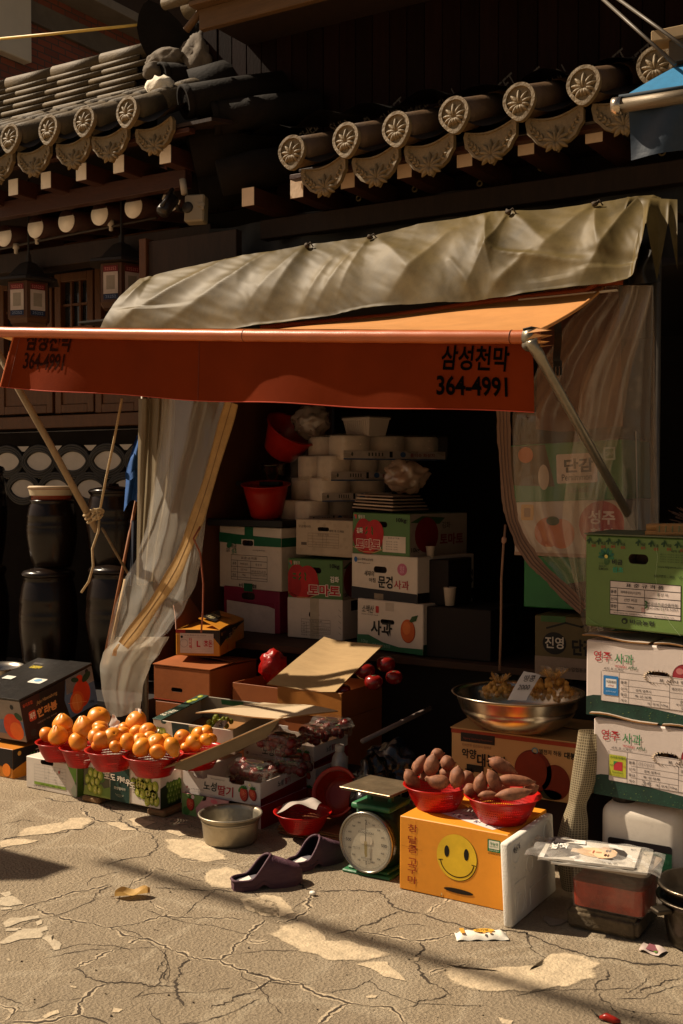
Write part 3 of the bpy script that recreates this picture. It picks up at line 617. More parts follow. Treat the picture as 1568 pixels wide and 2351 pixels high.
for r in range(-1, 3):
    for c_ in range(-8, 9):
        x = xs+(c_+(.5 if r % 2 else 0))*pw_; z = P(62, 998, Y=YW).z-ph*r
        if x > -4.66 or x < -8 or z < .1 or z > zt2-.02: continue
        def arc(hw, hh, y): return [(x+hw*math.cos(a), y, z+hh*math.sin(a)*abs(math.sin(a))**.25) for a in [2*math.pi*k/28 for k in range(29)]]
        q.add(arc(.118, .062, YW-.036)[:-1], [list(range(28))], TW)
        for hw, hh, r_ in ((.128, .072, .012), (.146, .088, .011), (.158, .104, .010)): q.tube(arc(hw, hh, YW-.036), r_, CLAYD, 7, None, False)
        q.add([(x+pw_/2-.055, YW-.034, z+ph*.56), (x+pw_/2+.055, YW-.034, z+ph*.56), (x+pw_/2+.012, YW-.034, z+ph*.56-.035), (x+pw_/2-.012, YW-.034, z+ph*.56-.035)], [[0, 1, 2, 3]], TW) if z+ph*.56 < zt2 else None
q.build('wall_tiles', (-6, YW, .8), house)
# dark board leaning out above the awning
q = MB(); a, b = P(327, 551, Y=4.75), P(545, 640, Y=4.75); q.box(a.x, a.x+.05, 4.72, 4.80, b.z-.3, a.z, WOODO); q.box(a.x+.05, P(545, 600, Y=4.75).x, 4.74, 4.79, b.z-.3, a.z-.015, WOODD)
q.build('plank_screen', a, None, 'dark upright plank screen with a brown edge behind the tarp end', 'panel')
# ---- hexagonal lanterns under the eaves
def lantern(u, v, h, label):
    c = P(u, v, Y=4.98); s = h; o = empty('hanging_lantern', c, label, 'lantern', 'lanterns under the tiled eaves'); L = M('#4e2e18', .6, .15, 6)
    def hexa(r, z, a0=0): return [(c.x+r*math.cos(R_(60*i+a0)), c.y+r*math.sin(R_(60*i+a0)), c.z+z) for i in range(6)]
    def loft(q, rs, m):
        vs = []; [vs.extend(hexa(r, z, 12)) for r, z in rs]; n = len(rs); q.add(vs, [[k*6+i, k*6+(i+1) % 6, (k+1)*6+(i+1) % 6, (k+1)*6+i] for k in range(n-1) for i in range(6)]+[list(range(6))[::-1], list(range(6*n-6, 6*n))], m)
    q = MB(); loft(q, [(.135, -.02), (.137, -.24), (.12, -.26), (.118, -.27)], L); q.build('lantern_body', c, o)
    q = MB(); loft(q, [(.205, -.015), (.20, .0), (.13, .02), (.10, .055), (.055, .10), (.02, .115), (.018, .16)], M('#241d17', .6, .2)); q.build('lantern_roof', c, o)
    hx = hexa(.139, 0, 12)
    for i in range(6):
        a, b = Vector(hx[i]), Vector(hx[(i+1) % 6]); q = MB(); ex = b-a
        if ex.cross(Vector((0, 0, 1))).dot((a+b)/2-c) < 0: a, b = b, a; ex = b-a
        nn = ex.cross(Vector((0, 0, 1))).normalized()
        if nn.dot(Vector((0, -1, 0))) < -.3: continue
        F = Face(q, a+Vector((0, 0, -.23)), ex, (0, 0, 1), ex.length, .20)
        F.rect(.16, .02, .84, .98, '#b9a79a', 3); F.rect(.16, .80, .84, .98, '#6a1a1c', 4); F.rect(.16, .02, .84, .18, '#1d2742', 4); F.txt('525252', .5, .89, .09, '#c07a70', 5, wd=.55); F.txt('25252', .5, .10, .08, '#7c86a0', 5, wd=.5); F.rect(.30, .30, .70, .70, '#8f8272', 4)
        q.build('paper_panel', c, o)
    q = MB(); q.tube([c+Vector((0, 0, .16)), c+Vector((0, 0, .62))], .006, M('#1a1512'), 6); q.build('hanging_wire', c, o)
lantern(66, 645, 1, 'hexagonal paper lantern hanging in front of the window, clear of the tarp')
lantern(279, 604, 1, 'hexagonal paper lantern hanging beside the plank panel, partly behind the tarp')
# ---- far brick building beyond the ridge
bb = empty('brick_building', (-9, 9, 0), 'tall brick building with a white panelled corner rising behind the tile roof', 'building')
XB = -9.0; BR = None
def brick():
    m = bpy.data.materials.new('brick'); m.use_nodes = True; t = m.node_tree; b = t.nodes['Principled BSDF']; L = t.links.new; N = t.nodes.new
    tc = N('ShaderNodeTexCoord'); sp = N('ShaderNodeSeparateXYZ'); cb = N('ShaderNodeCombineXYZ'); L(tc.outputs['Object'], sp.inputs[0]); ad = N('ShaderNodeMath'); L(sp.outputs[0], ad.inputs[0]); L(sp.outputs[1], ad.inputs[1]); L(ad.outputs[0], cb.inputs[0]); L(sp.outputs[2], cb.inputs[1])
    k = N('ShaderNodeTexBrick'); k.inputs['Scale'].default_value = 1; k.inputs['Brick Width'].default_value = .2; k.inputs['Row Height'].default_value = .07; k.inputs['Mortar Size'].default_value = .007
    k.inputs['Color1'].default_value = (.30, .085, .05, 1); k.inputs['Color2'].default_value = (.2, .065, .045, 1); k.inputs['Mortar'].default_value = (.10, .07, .06, 1); L(cb.outputs[0], k.inputs[0]); L(k.outputs[0], b.inputs[0]); b.inputs['Roughness'].default_value = .85; return m
BRK = brick()
def yz(u, v): p = P(u, v, X=XB); return p
q = MB(); q.box(XB-4, XB, 7.2, 13, 0, 12, BRK, None, 0); q.build('brick_wall', (XB, 9, 5), bb)
a, b = yz(0, 0), yz(55, 150); q = MB(); q.box(XB, XB+.12, 6.4, b.y, b.z, 12, M('#d9cfbe', .7, .06, 2), None, .01); q.build('white_panel', (XB, b.y, b.z), bb)
q = MB()
z0, z1 = yz(100, 22).z, yz(100, -5).z
for (u, v, ww) in ((210, 25, .10),):
    p = yz(u, v); q.box(XB-.02, XB+.35, 7.0, 13, p.z-.07, p.z+.03, M('#8d8377', .8), None, .005)
    q.build('concrete_ledge', p, bb); q = MB()
p = yz(150, 55); q.box(XB+.0, XB+.05, b.y, 13, p.z-.16, p.z+.06, M('#6f655a', .85, .15), None, .004); q.build('concrete_band', p, bb)
q = MB(); p = yz(262, 40); q.box(XB+.02, XB+.06, p.y-.5, p.y+1.6, yz(262, 10).z, 12, M('#4a3a30', .8), None, .004); q.build('stone_panel', p, bb)
q = MB(); p = P(330, 20, Y=11); q.box(-9, 2, 11, 12, 0, 12, M('#1c130f', .85, .15), None, 0); q.build('rear_wall', p, bb)
# yellow cable in front of the ridge
q = MB(); q.tube([P(-60, 95, Y=4.9), P(120, 78, Y=4.95), P(330, 56, Y=5.1)], .009, M('#d9b45a', .5), 8); q.build('yellow_cable', P(0, 88, Y=4.9), None, 'taut yellow cable running to the ridge end tile', 'cable')
# ---- camera and junction box under the corner
cb_ = empty('junction_box', P(450, 480, Y=4.72), 'pale grey square junction box with a round port under the roof corner', 'junction box'); q = MB()
mx = T(cb_.location) @ RZ(R_(18)) @ RX(R_(-6)); GRY = M('#8f8470', .5, .08)
q.box(-.055, .055, -.03, .04, -.075, .07, GRY, mx, .008); q.box(.045, .06, -.045, -.03, -.02, .0, GRY, mx, .002); q.box(.02, .06, -.036, -.03, .0, .02, GRY, mx, .002); q.build('box_body', cb_.location, cb_)
q = MB(); q.lathe([(0, .012), (.026, .012), (.03, .004), (.03, 0)], M('#2a2622', .5), mx @ T(-.035, -.03, .0) @ RX(R_(90)), 20); q.build('port', cb_.location, cb_)
q = MB(); q.tube([P(424, 446, Y=4.74), P(419, 412, Y=4.74)], .018, M('#b3a796', .5), 12); q.build('conduit', cb_.location, cb_)
cv = empty('security_camera', P(382, 472, Y=4.62), 'dark bullet security camera beside the junction box', 'camera'); q = MB()
a, b = P(371, 490, Y=4.55), P(397, 455, Y=4.62); BLK = M('#221d1a', .35, .1)
q.tube([a, a.lerp(b, .1), b], [.030, .036, .036], BLK, 18); q.build('camera_body', cv.location, cv)
q = MB(); q.tube([a.lerp(b, -.08)+Vector((0, 0, .03)), b+Vector((-.01, 0, .035))], [.034, .036], BLK, 16, flat=.4); q.build('sun_hood', cv.location, cv)
q = MB(); q.tube([b, P(410, 482, Y=4.66), P(424, 482, Y=4.7)], .012, BLK, 10); q.build('bracket', cv.location, cv)
# ================================================================ RIGHT: SHOP BUILDING WITH PLANK UPPER STOREY
shop = empty('plank_building', (-1.5, 5, 0), 'dark plank upper storey above a short tiled eave with flower-stamped end tiles', 'building')
YR = 4.55; RD = [(680, 350), (804, 322), (919, 298), (1051, 265), (1200, 235), (1347, 197), (1510, 155)]; rp = [P(u, v, Y=YR) for u, v in RD]; zR = sum(p.z for p in rp)/len(rp); sl_ = math.tan(R_(20))
q = MB(); xs_ = [p.x for p in rp]; dpt = (xs_[-1]-xs_[0])/6
zs_ = [p.z for p in rp]
xs_ += [xs_[-1]+dpt*(i+1) for i in range(4)]; zs_ += [zs_[-1]+.01*i for i in range(1, 5)]; xs_ = [xs_[0]-dpt*.02]+xs_; zs_ = [zs_[0]-.006]+zs_
for i, x in enumerate(xs_):
    z = zs_[i]
    if i == 0: continue
    for k in range(2): q.tube([(x, YR+.005+.4*k, z+.4*k*sl_), (x, YR+.42+.4*k, z+(.41+.4*k)*sl_)], [.072, .066], CLAYT, 20)
    if i > 0: inst(DM, 'round_end_tile', (x, YR-.035, z), shop, (R_(-4), R_(random.uniform(-5, 5)-6), R_(random.uniform(-4, 4))))
    if i < len(xs_)-1:
        xm = (x+xs_[i+1])/2; zm = (z+zs_[i+1])/2; inst(FM, 'drip_end_tile', (xm, YR+.008, zm-.102), shop, (R_(-3), R_(random.uniform(-3, 3)-8), R_(random.uniform(-3, 3))))
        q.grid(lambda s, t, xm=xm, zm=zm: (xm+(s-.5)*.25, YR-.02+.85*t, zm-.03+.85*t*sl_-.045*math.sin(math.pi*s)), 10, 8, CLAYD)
q.build('roof_tiles', (-2, YR, zR), shop)
for (u, v) in ((570, 452), (682, 433), (799, 410), (929, 386), (1067, 360), (1208, 332), (1364, 303), (1530, 272), (1700, 240)):
    c = P(u, v, Y=4.70); q = MB(); q.box(c.x-.038, c.x+.038, c.y, c.y+.6, c.z-.046, c.z+.046, WOODR); o = q.build('flying_rafter', c, shop)
    q = MB(); q.box(c.x-.0375, c.x+.0375, c.y-.004, c.y-.0005, c.z-.0455, c.z+.0455, M('#d8c0a6', .8, .1, 9, bump=.2), None, .0005); q.build('painted_end', c, o)
q = MB(); xe = xs_[1]-.1; q.box(xe, .6, 4.64, 4.69, zR-.13, zR-.105, WOODR); q.box(xe, .6, 4.72, 5.4, zR-.075, zR-.06, WOODD); q.box(xe-.4, .6, 4.95, 5.02, zR-.32, zR-.22, WOODD); q.build('eaves_board', (-2, 4.5, zR), shop)
YP = 5.12; q = MB(); x = -4.05; i = 0; PL = [M(c, .7, .25, 5, spec=.06, bump=.3, bs=50, stretch=(8, 8, .6)) for c in ('#190a06', '#150805', '#1d0d09')]
while x < 1.2:
    q.box(x, x+.097, YP+random.uniform(-.002, .002), YP+.03, 3.0, 5.2, PL[i % 3], None, .003); x += .1; i += 1
q.box(-4.05, 1.3, YP+.031, YP+.2, 2.75, 5.2, DARK, None, 0); q.build('plank_wall', (-1.5, YP, 3), shop)
q = MB(); a, b = P(462, 40, Y=4.72), P(640, 10, Y=4.72); FW = M('#5c4226', .65, .2, 5, bump=.4, bs=40, stretch=(.8, 8, 8)); zf = P(645, 22, Y=4.72).z
q.box(a.x, 1.5, 4.70, 4.74, zf-.005, zf+.10, FW); q.box(a.x-.02, 1.5, 4.64, 4.72, zf+.10, zf+.125, FW); q.box(a.x, 1.5, 4.745, 5.3, zf+.05, zf+.08, WOODD)
q.tube([(a.x-.1, 4.72, zf+.02), (a.x+.02, 4.72, zf+.115)], .02, FW, 8); q.build('fascia_board', (a.x, 4.7, zf), shop)
q = MB()
for j in range(14):
    xa = a.x+.12+.3*j; q.tube([(xa-.32, 4.85, zf+.20), (xa, 4.85, zf+.205)], [.06, .066], CLAYR, 16)
    q.tube([(xa-.32, 4.66, zf+.155), (xa, 4.66, zf+.16)], [.03, .033], CLAYR, 10)
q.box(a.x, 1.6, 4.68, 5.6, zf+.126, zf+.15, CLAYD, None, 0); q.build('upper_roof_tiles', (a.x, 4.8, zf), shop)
# waterproof sheet lying on the tiles, with its printed words
SHT = M('#15120f', .35, .3, 12, bump=.5, bs=25, spec=.5); SHP = M('#3a332d', .5, .2)
q = MB(); pa = [P(u, v, Y=YP-.03) for u, v in ((588, 335), (700, 300), (850, 275), (985, 240), (1120, 218), (1240, 195), (1400, 150), (1568, 112), (1800, 70))]; zl = zR+.13
def shf(s, t):
    k = s*(len(pa)-1); i = min(int(k), len(pa)-2); p = pa[i].lerp(pa[i+1], k-i); zz = zR+.075+.40*sl_; x = p.x
    ph_ = (x-xs_[0])/dpt; hump = .045*abs(math.cos(math.pi*ph_))**1.3 if t < .99 else 0
    return Vector((x, YP-.03-.33*(1-t)+.03*math.sin(9*s+2)*(1-t), (zz-.055+hump+.012*math.sin(31*s))*(1-t)+p.z*t))
q.grid(shf, 90, 6, SHT)
for i, u in enumerate(range(700, 1560, 62)):
    p = P(u, 322-.205*(u-640)+28, Y=YP-.09); F = Face(q, p, (.85, -.1, .5), (-.42, -.25, .86), .16, .09); F.txt(['SHEET', 'SUN', 'A', 'SHEET'][i % 4], .5, .5, .62, SHP, 6, .01, wd=[.95, .6, .25, .95][i % 4])
q.build('waterproof_sheet', (-2, YP, zR), None, 'black printed waterproof sheet tucked over the tiles against the plank wall', 'sheet')
# dark tarpaulin hanging under the eave behind the stall roof
q = MB(); TP = M('#161310', .5, .3, 8, bump=.4, bs=14, spec=.4); q.grid(lambda s, t: (-3.95+5.2*s, 5.04+.03*math.sin(s*37)+.02*math.sin(s*83+t*3), zR-.2-.42*t), 120, 12, TP)
o = q.build('dark_tarpaulin', (-1.5, 4.98, zR-.2), None, 'dark tarpaulin hanging flat under the tiled eave with brass grommets', 'tarpaulin')
for (u, v) in ((823, 455), (952, 434), (1101, 421), (1242, 385), (898, 490), (1520, 350)):
    c = P(u, v, Y=4.985); q = MB(); q.lathe([(.008, 0), (.012, .004), (.017, 0), (.017, -.003)], M('#6a5a40', .4, metal=.8), T(c) @ RX(R_(90)), 16); q.build('grommet', c, o)
# bracket, guy wires and the neighbour's blue awning
q = MB(); a = P(1512, 104, Y=4.3); q.box(a.x, a.x+.5, 4.2, 4.3, a.z-.02, a.z+.02, M('#8a7350', .6, .15)); q.box(a.x+.06, a.x+.5, 4.22, 4.28, a.z-.10, a.z-.021, M('#4a3d2c', .6)); q.build('wall_bracket', a, None, 'brown timber bracket end above the blue awning', 'bracket')
for (u0, v0, u1, v1, lb) in ((1375, -10, 1550, 148, 'lower of two grey stay cables sloping down to the blue awning'), (1408, -10, 1600, 128, 'upper of two grey stay cables sloping down to the blue awning')):
    q = MB(); q.tube([P(u0, v0, Y=4.25), P(u1, v1, Y=4.05)], .0065, M('#4e463c', .5, .1), 8); q.build('stay_cable', P(u0, v0, Y=4.2), None, lb, 'cable', 'stay cables over the blue awning')
ba = empty('blue_awning', P(1420, 240, Y=3.9), 'bright blue fabric awning corner on a brushed metal bar at the roof edge', 'awning')
BLU = M('#1f6f9c', .7, .12, 30, bump=.2, bs=200); q = MB(); a0, a1 = P(1424, 228, Y=3.9), P(1640, 196, Y=3.9); b0, b1 = P(1568, 146, Y=4.3), P(1760, 90, Y=4.3)
board(q, [a0, a1, b1, b0], .004, BLU, 6, 6); q.build('canopy_fabric', ba.location, ba)
q = MB(); q.tube([a0+Vector((-.01, -.01, -.026)), a1+Vector((.05, -.01, -.026))], .024, M('#6a5e4c', .5, .15, 8, metal=.4, bump=.2, stretch=(.4, 9, 9)), 18); q.build('front_bar', ba.location, ba)
q = MB(); d = (a1-a0).normalized(); c = a0+Vector((-.01, -.01, -.026)); q.tube([c-d*.012, c+d*.018], .031, M('#b8aa98', .25, metal=.9), 22); q.build('end_cap', ba.location, ba)
q = MB(); c0 = a0+Vector((.03, 0, -.045)); c1 = a1+Vector((.03, 0, -.045)); dn = [P(1447, 367, Y=3.9), P(1660, 325, Y=3.9)]
q.grid(lambda s, t: c0.lerp(c1, s).lerp(dn[0].lerp(dn[1], s), t)+Vector((0, .01*math.sin(s*9+t*2), 0)), 20, 10, M('#0f2233', .45, .2, 20, bump=.15, spec=.5)); q.build('valance', ba.location, ba)
q = MB(); q.tube([a0+Vector((0, -.012, .004)), a1+Vector((0, -.012, .004))], .008, M('#1c2a35', .8), 8); q.build('fabric_hem', ba.location, ba)
# ================================================================ THE STALL: awning, tarp, curtains, frame
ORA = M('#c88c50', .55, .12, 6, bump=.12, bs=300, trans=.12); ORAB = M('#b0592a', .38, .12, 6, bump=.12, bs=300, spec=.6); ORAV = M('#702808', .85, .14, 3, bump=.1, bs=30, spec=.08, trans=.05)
YB = 3.7
aw = empty('orange_awning', P(1225, 768, Y=YB), 'faded orange fold-out awning with a lettered valance shading the fruit stall', 'awning')
ba_, bl_ = P(1236, 774, Y=YB), P(-60, 761, Y=YB)            # bar ends
dX = (bl_-ba_); BARR = .024
q = MB(); n = 60; pts = [ba_.lerp(bl_, i/n)+Vector((0, 0, -.006*math.sin(i/n*math.pi))) for i in range(n+1)]
q.tube(pts, [BARR*(1+.03*math.sin(i*1.7)) for i in range(n+1)], ORAB, 20)
for k in (.018, .035, .44): c = ba_.lerp(bl_, k)+Vector((0, 0, -.006*math.sin(k*math.pi))); q.tube([c-dX.normalized()*.0015, c+dX.normalized()*.0015], BARR+.0012, M('#5c2a12', .7), 20)
q.build('front_bar', ba_, aw)
q = MB(); c = ba_-dX.normalized()*.03
for i in range(9):
    a = R_(40*i); q.add([c+Vector((.03, 0, 0))+Vector((-.06, math.cos(a)*.034, math.sin(a)*.034)), c+Vector((-.06, math.cos(a+.6)*.034, math.sin(a+.6)*.034)), c+Vector((.012+.012*math.sin(i*3), math.cos(a+.3)*.028, math.sin(a+.3)*.03))], [[0, 1, 2]], ORA)
q.build('frayed_end', c, aw)
top_r = P(1392, 650, Y=4.42); _m = P(575, 762, Y=4.42); _k = (bl_.x-top_r.x)/(_m.x-top_r.x); top_l = top_r+(_m-top_r)*_k
q = MB(); e0 = ba_+Vector((0, .0, BARR-.002)); e1 = bl_+Vector((0, 0, BARR-.002))
def canopy(s, t):
    p = e0.lerp(e1, s).lerp(top_r.lerp(top_l, s), t); return p+Vector((0, 0, -.022*math.sin(math.pi*t)+.006*math.sin(s*23+t*5)*t*(1-t)*3))
q.grid(canopy, 80, 14, ORA); q.tube([canopy(0, t/10)+Vector((.002, 0, 0)) for t in range(11)], .007, ORA, 8); q.build('canopy_fabric', ba_, aw)
q = MB(); q.tube([P(600, 752, Y=4.33), P(900, 725, Y=4.33), P(1140, 690, Y=4.33), P(1345, 668, Y=4.33), P(1372, 650, Y=4.36), P(1442, 646, Y=4.36)], .013, M('#9a4416', .6, .1, 6), 10)
q.box(0, .4, 0, .02, 0, .006, M('#cfc3b4', .5), T(P(1190, 690, Y=4.30)) @ RZ(R_(2)) @ RY(R_(-1)), 0); q.build('rolled_hem', top_r, aw)
# valance with the stencilled lettering (built on the cloth surface)
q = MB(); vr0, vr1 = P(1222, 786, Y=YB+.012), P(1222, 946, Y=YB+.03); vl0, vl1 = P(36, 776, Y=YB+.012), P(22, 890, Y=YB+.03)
vr0.z = ba_.lerp(bl_, 0).z-.012
vl0.z = bl_.z-.008
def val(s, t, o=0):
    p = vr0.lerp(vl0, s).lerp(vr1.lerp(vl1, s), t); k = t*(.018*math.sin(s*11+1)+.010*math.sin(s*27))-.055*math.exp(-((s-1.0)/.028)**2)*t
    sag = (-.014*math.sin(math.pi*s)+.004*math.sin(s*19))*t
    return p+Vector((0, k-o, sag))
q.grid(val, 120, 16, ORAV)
for t_, r_ in ((1.0, .0022),): q.tube([val(i/60, t_) for i in range(61)], r_, M('#b8432a', .6), 5)
q.tube([val(.0, i/8) for i in range(9)], .002, ORAV, 5); q.tube([val(1, i/8) for i in range(9)], .004, M('#c05a20', .6), 5); q.tube([val(.985, i/8) for i in range(9)], .0015, M('#6a2a10', .6), 5)
q.tube([val(.575, i/8, .001) for i in range(9)], .0012, M('#5a1c0c', .6), 5)
STB = M('#0a0705', .9, .2, 60, spec=.03); L_ = (vr0-vl0).length; H_ = (vr0-vr1).length
def cloth_txt(txt, s, t, hh, wd, bold, slant=0, mat=STB, lift=.0035):
    vs, fs, gw, gh = glyphs(txt, bold); q.add([val(s-(x/gw*wd+slant*y/gh*hh*.1), t-y/gh*hh, lift) for x, y in vs], fs, mat)
S_ = lambda u: (1222-u)/(1222-30)*1.0
def su(u):                                   # measured column -> fraction along the valance
    p = P(u, 850, Y=YB+.02); return (vr0.x-p.x)/(vr0.x-vl0.x)
cloth_txt('삼성천막', su(1092), .26, .36, su(1015)-su(1168), .022, .12); cloth_txt('364-4991', su(1084), .66, .29, su(1006)-su(1163), .026)
for u in (1021, 1042, 1063, 1106, 1124, 1142): a_ = su(u); q.add([val(a_-.0005, .50, .003), val(a_+.0005, .50, .003), val(a_+.0005, .83, .003), val(a_-.0005, .83, .003)], [[0, 1, 2, 3]], ORAV)
STF = M('#2c130a', .9, .3, 60, spec=.03)
cloth_txt('삼성천막', su(122), .17, .36, su(68)-su(174), .03, .1, STF); cloth_txt('364-4991', su(116), .52, .28, su(69)-su(162), .016, 0, STF)
q.build('valance', vr0, aw)
# right arm: flattened galvanised tube clamped round the bar
GALV = M('#8e8676', .35, .2, 14, bump=.25, bs=60, metal=.75, dirt=.2)
a, b = P(1219, 783, Y=YB-.03), P(1462, 1216, Y=4.42); q = MB()
q.tube([a, a.lerp(b, .06), a.lerp(b, .12), a.lerp(b, .5), b], [.020, .021, .017, .0165, .0165], GALV, 14)
cc = ba_.lerp(bl_, .012); q.tube([cc-dX.normalized()*.022, cc+dX.normalized()*.016], BARR+.005, GALV, 22); q.tube([cc+Vector((0, -.006, -.03)), a, a.lerp(b, .1)], [.024, .024, .018], GALV, 14); q.build('support_arm', a, aw)
q = MB(); q.tube([cc+Vector((-.015, -.02, .024)), cc+Vector((.012, -.01, .031)), cc+Vector((.035, .01, .026))], .004, M('#1a1512'), 6); q.build('wire_tie', cc, aw)
q = MB(); SB = M('#12100e', .5, .1); c = P(1280, 742, Y=4.12)
q.grid(lambda s, t: P(1271+17*s+2*math.sin(t*5), 740+95*t, Y=4.12+.01*math.sin(t*6)), 2, 10, SB)
p0 = P(1280, 838, Y=4.12); q.box(-.016, .016, -.006, .006, -.006, .018, SB, T(p0), .002); [q.box(x-.004, x+.004, -.004, .004, -.04, -.006, SB, T(p0), .0015) for x in (-.013, 0, .013)]; q.build('buckle_strap', c, aw)
# ---- grey tarp folded over the awning housing
TARP = bpy.data.materials.new('silver_tarp'); TARP.use_nodes = True
def tarp_mat(m):
    t = m.node_tree; b = t.nodes['Principled BSDF']; L = t.links.new; N = t.nodes.new; tc = N('ShaderNodeTexCoord')
    n1 = N('ShaderNodeTexNoise'); n1.inputs['Scale'].default_value = 3; n1.inputs['Detail'].default_value = 8; n1.inputs['Roughness'].default_value = .7; L(tc.outputs['Object'], n1.inputs[0])
    cr = N('ShaderNodeValToRGB'); cr.color_ramp.elements[0].position = .35; cr.color_ramp.elements[0].color = (.05, .036, .012, 1); cr.color_ramp.elements[1].position = .68; cr.color_ramp.elements[1].color = (.135, .098, .037, 1); L(n1.outputs[0], cr.inputs[0])
    L(cr.outputs[0], b.inputs[0]); b.inputs['Roughness'].default_value = .5; b.inputs['Specular IOR Level'].default_value = .12
    n2 = N('ShaderNodeTexNoise'); n2.inputs['Scale'].default_value = 55; n2.inputs['Detail'].default_value = 6; L(tc.outputs['Object'], n2.inputs[0]); bp = N('ShaderNodeBump'); bp.inputs['Strength'].default_value = .25; bp.inputs['Distance'].default_value = .006; L(n2.outputs[0], bp.inputs[2]); L(bp.outputs[0], b.inputs['Normal'])
tarp_mat(TARP)
TT = [(322, 640), (352, 632), (460, 607), (560, 586), (640, 574), (715, 562), (790, 552), (852, 545), (960, 516), (1060, 500), (1128, 486), (1170, 486), (1270, 481), (1376, 466), (1440, 453), (1500, 448), (1518, 455)]
TBm = [(225, 768), (300, 770), (420, 764), (540, 752), (600, 744), (690, 731), (760, 722), (830, 708), (920, 698), (1000, 692), (1060, 688), (1120, 680), (1200, 672), (1290, 662), (1370, 650), (1440, 638), (1452, 632)]
def samp(pl, s):
    k = s*(len(pl)-1); i = min(int(k), len(pl)-2); f = k-i; return (pl[i][0]+(pl[i+1][0]-pl[i][0])*f, pl[i][1]+(pl[i+1][1]-pl[i][1])*f)
TIES = [(.06, .0), (.31, .0), (.44, .0), (.69, .0), (.81, 0)]
CR = [(.44, 0, .54, 1, .05, .020), (.44, 0, .38, .9, .035, .014), (.31, 0, .20, .9, .05, .018), (.31, 0, .24, 1, .03, .012), (.06, .05, .02, .6, .03, .02), (.15, .1, .02, .95, .045, .03), (.22, .1, .08, 1, .04, .022), (.62, .1, .70, .9, .04, .018), (.69, 0, .80, .75, .035, .016), (.69, .02, .62, .95, .03, .014), (.55, .25, .47, 1, .03, .013), (.66, .5, .85, .8, .05, .016), (.81, 0, .74, .8, .03, .013), (.81, .05, .88, .9, .035, .018), (.40, .3, .33, 1, .025, .010), (.36, .35, .30, 1, .02, .008), (.90, .1, .84, 1, .035, .02), (.58, .6, .66, 1, .03, .010), (.74, .6, .68, 1, .022, .009)]
def tarp_pt(s, t):
    u0, v0 = samp(TT, s); u1, v1 = samp(TBm, s); a = P(u0, v0, Y=4.42); b = P(u1, v1, Y=4.20); bulge = .03*math.sin(math.pi*t)
    p = a.lerp(b, t); nn = Vector((0, -.75, .66)); d = bulge
    for (s0, t0, s1, t1, wd, am) in CR:
        f = (t-t0)/(t1-t0)
        if f < -.1 or f > 1.1: continue
        sc = s0+(s1-s0)*f; x = (s-sc)/(wd*(.35+.8*max(0, f))); e = (math.exp(-abs(x)*1.7)*.55+math.exp(-x*x)*.3)*am*(math.sin(math.pi*min(1, max(0, f*.8+.18)))); d += e*1.0 - am*.55*math.exp(-(x-1.5)**2)*max(0, min(1, f))
    d += .0028*(.5-abs(noise.noise(Vector((s*20-t*5, t*2.0+s*3, 7)))))+.0022*(.5-abs(noise.noise(Vector((s*48-t*9, t*5, 2)))))+.0045*noise.noise(Vector((s*11-t*1.5, t*2.2, 1)))+.0010*noise.noise(Vector((s*45-t*6, t*7, 4)))
    for (st, tt) in TIES: d -= .02*math.exp(-((s-st)/.008)**2-((t-tt-.04)/.10)**2)*.6
    return p+nn*d
tp = MB(); tp.grid(tarp_pt, 420, 44, TARP)
tp.grid(lambda s, t: tarp_pt(s, 0)+Vector((0, .5*t, -.01*t+.0)), 120, 4, TARP)
tl = tp.build('grey_tarp', P(800, 620, Y=4.4), None, 'weathered silver grey tarp draped and tied over the top of the stall awning', 'tarp')
tr_ = MB()                                            # torn corner hanging at the end
def rag(s, t):
    u = 1440+115*s-20*t*(1-s); v = 452+(65+100*t)*t*(.30+.85*abs(((s*2.6+.3) % 1)*2-1))+6*s; return P(u, v+28*s*(1-t)*0, Y=4.40-.12*t+.06*math.sin(s*9)*t)
tr_.grid(rag, 40, 20, TARP); tr_.build('torn_corner', P(1480, 520, Y=4.4), tl)
tr_ = MB(); tr_.grid(lambda s, t: P(1448+70*s-10*t+8*math.sin(t*5+s*3), 560+25*s+95*t*(1-.35*s), Y=4.30+.05*math.sin(s*8)), 20, 16, M('#15110c', .55, .3, 8, bump=.3, bs=20)); tr_.build('dark_lining', P(1480, 600, Y=4.36), tl)
for st, tt in TIES[1:]:
    c = tarp_pt(st, .03)+Vector((0, -.02, .0)); q = MB(); q.blob(c, (.014, .012, .012), M('#3a2c18', .8), .5, 3, 2, seed=st*9); q.tube([c, c+Vector((.02, -.004, .012)), c+Vector((.034, 0, -.01))], .003, M('#3a2c18')); q.build('tie_knot', c, tl)
# ---- stall frame, side walls, roof lining and shelf inside
STL = M('#6a6258', .4, .2, 10, metal=.6, bump=.2)
sf = empty('stall_frame', (-2.6, 4.5, 0), 'steel tube frame with dark lining forming the open-fronted stall', 'stall frame')
for u, y in ((1506, 4.42), (330, 4.55)):
    c = P(u, 900, Y=y); q = MB(); q.tube([(c.x, y, 0), (c.x, y, 2.42)], .017, STL, 12); q.build('post', c, sf)
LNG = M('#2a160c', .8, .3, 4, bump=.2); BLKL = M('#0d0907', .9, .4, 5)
q = MB(); xl = P(500, 1300, Y=5.52).x-.02
q.box(xl-.06, xl-.02, 5.02, 6.9, 0, 2.3, M('#5a3218', .75, .25, 4, bump=.2, stretch=(2, 2, .6)), None, 0); q.build('side_board', (xl, 5, 1), sf)
q = MB(); q.box(xl, 0, 6.9, 6.95, 0, 2.6, BLKL, None, 0); q.box(-.95, -.9, 4.6, 6.9, 0, 2.6, BLKL, None, 0); q.build('rear_lining', (-2.5, 6.2, 1), sf)
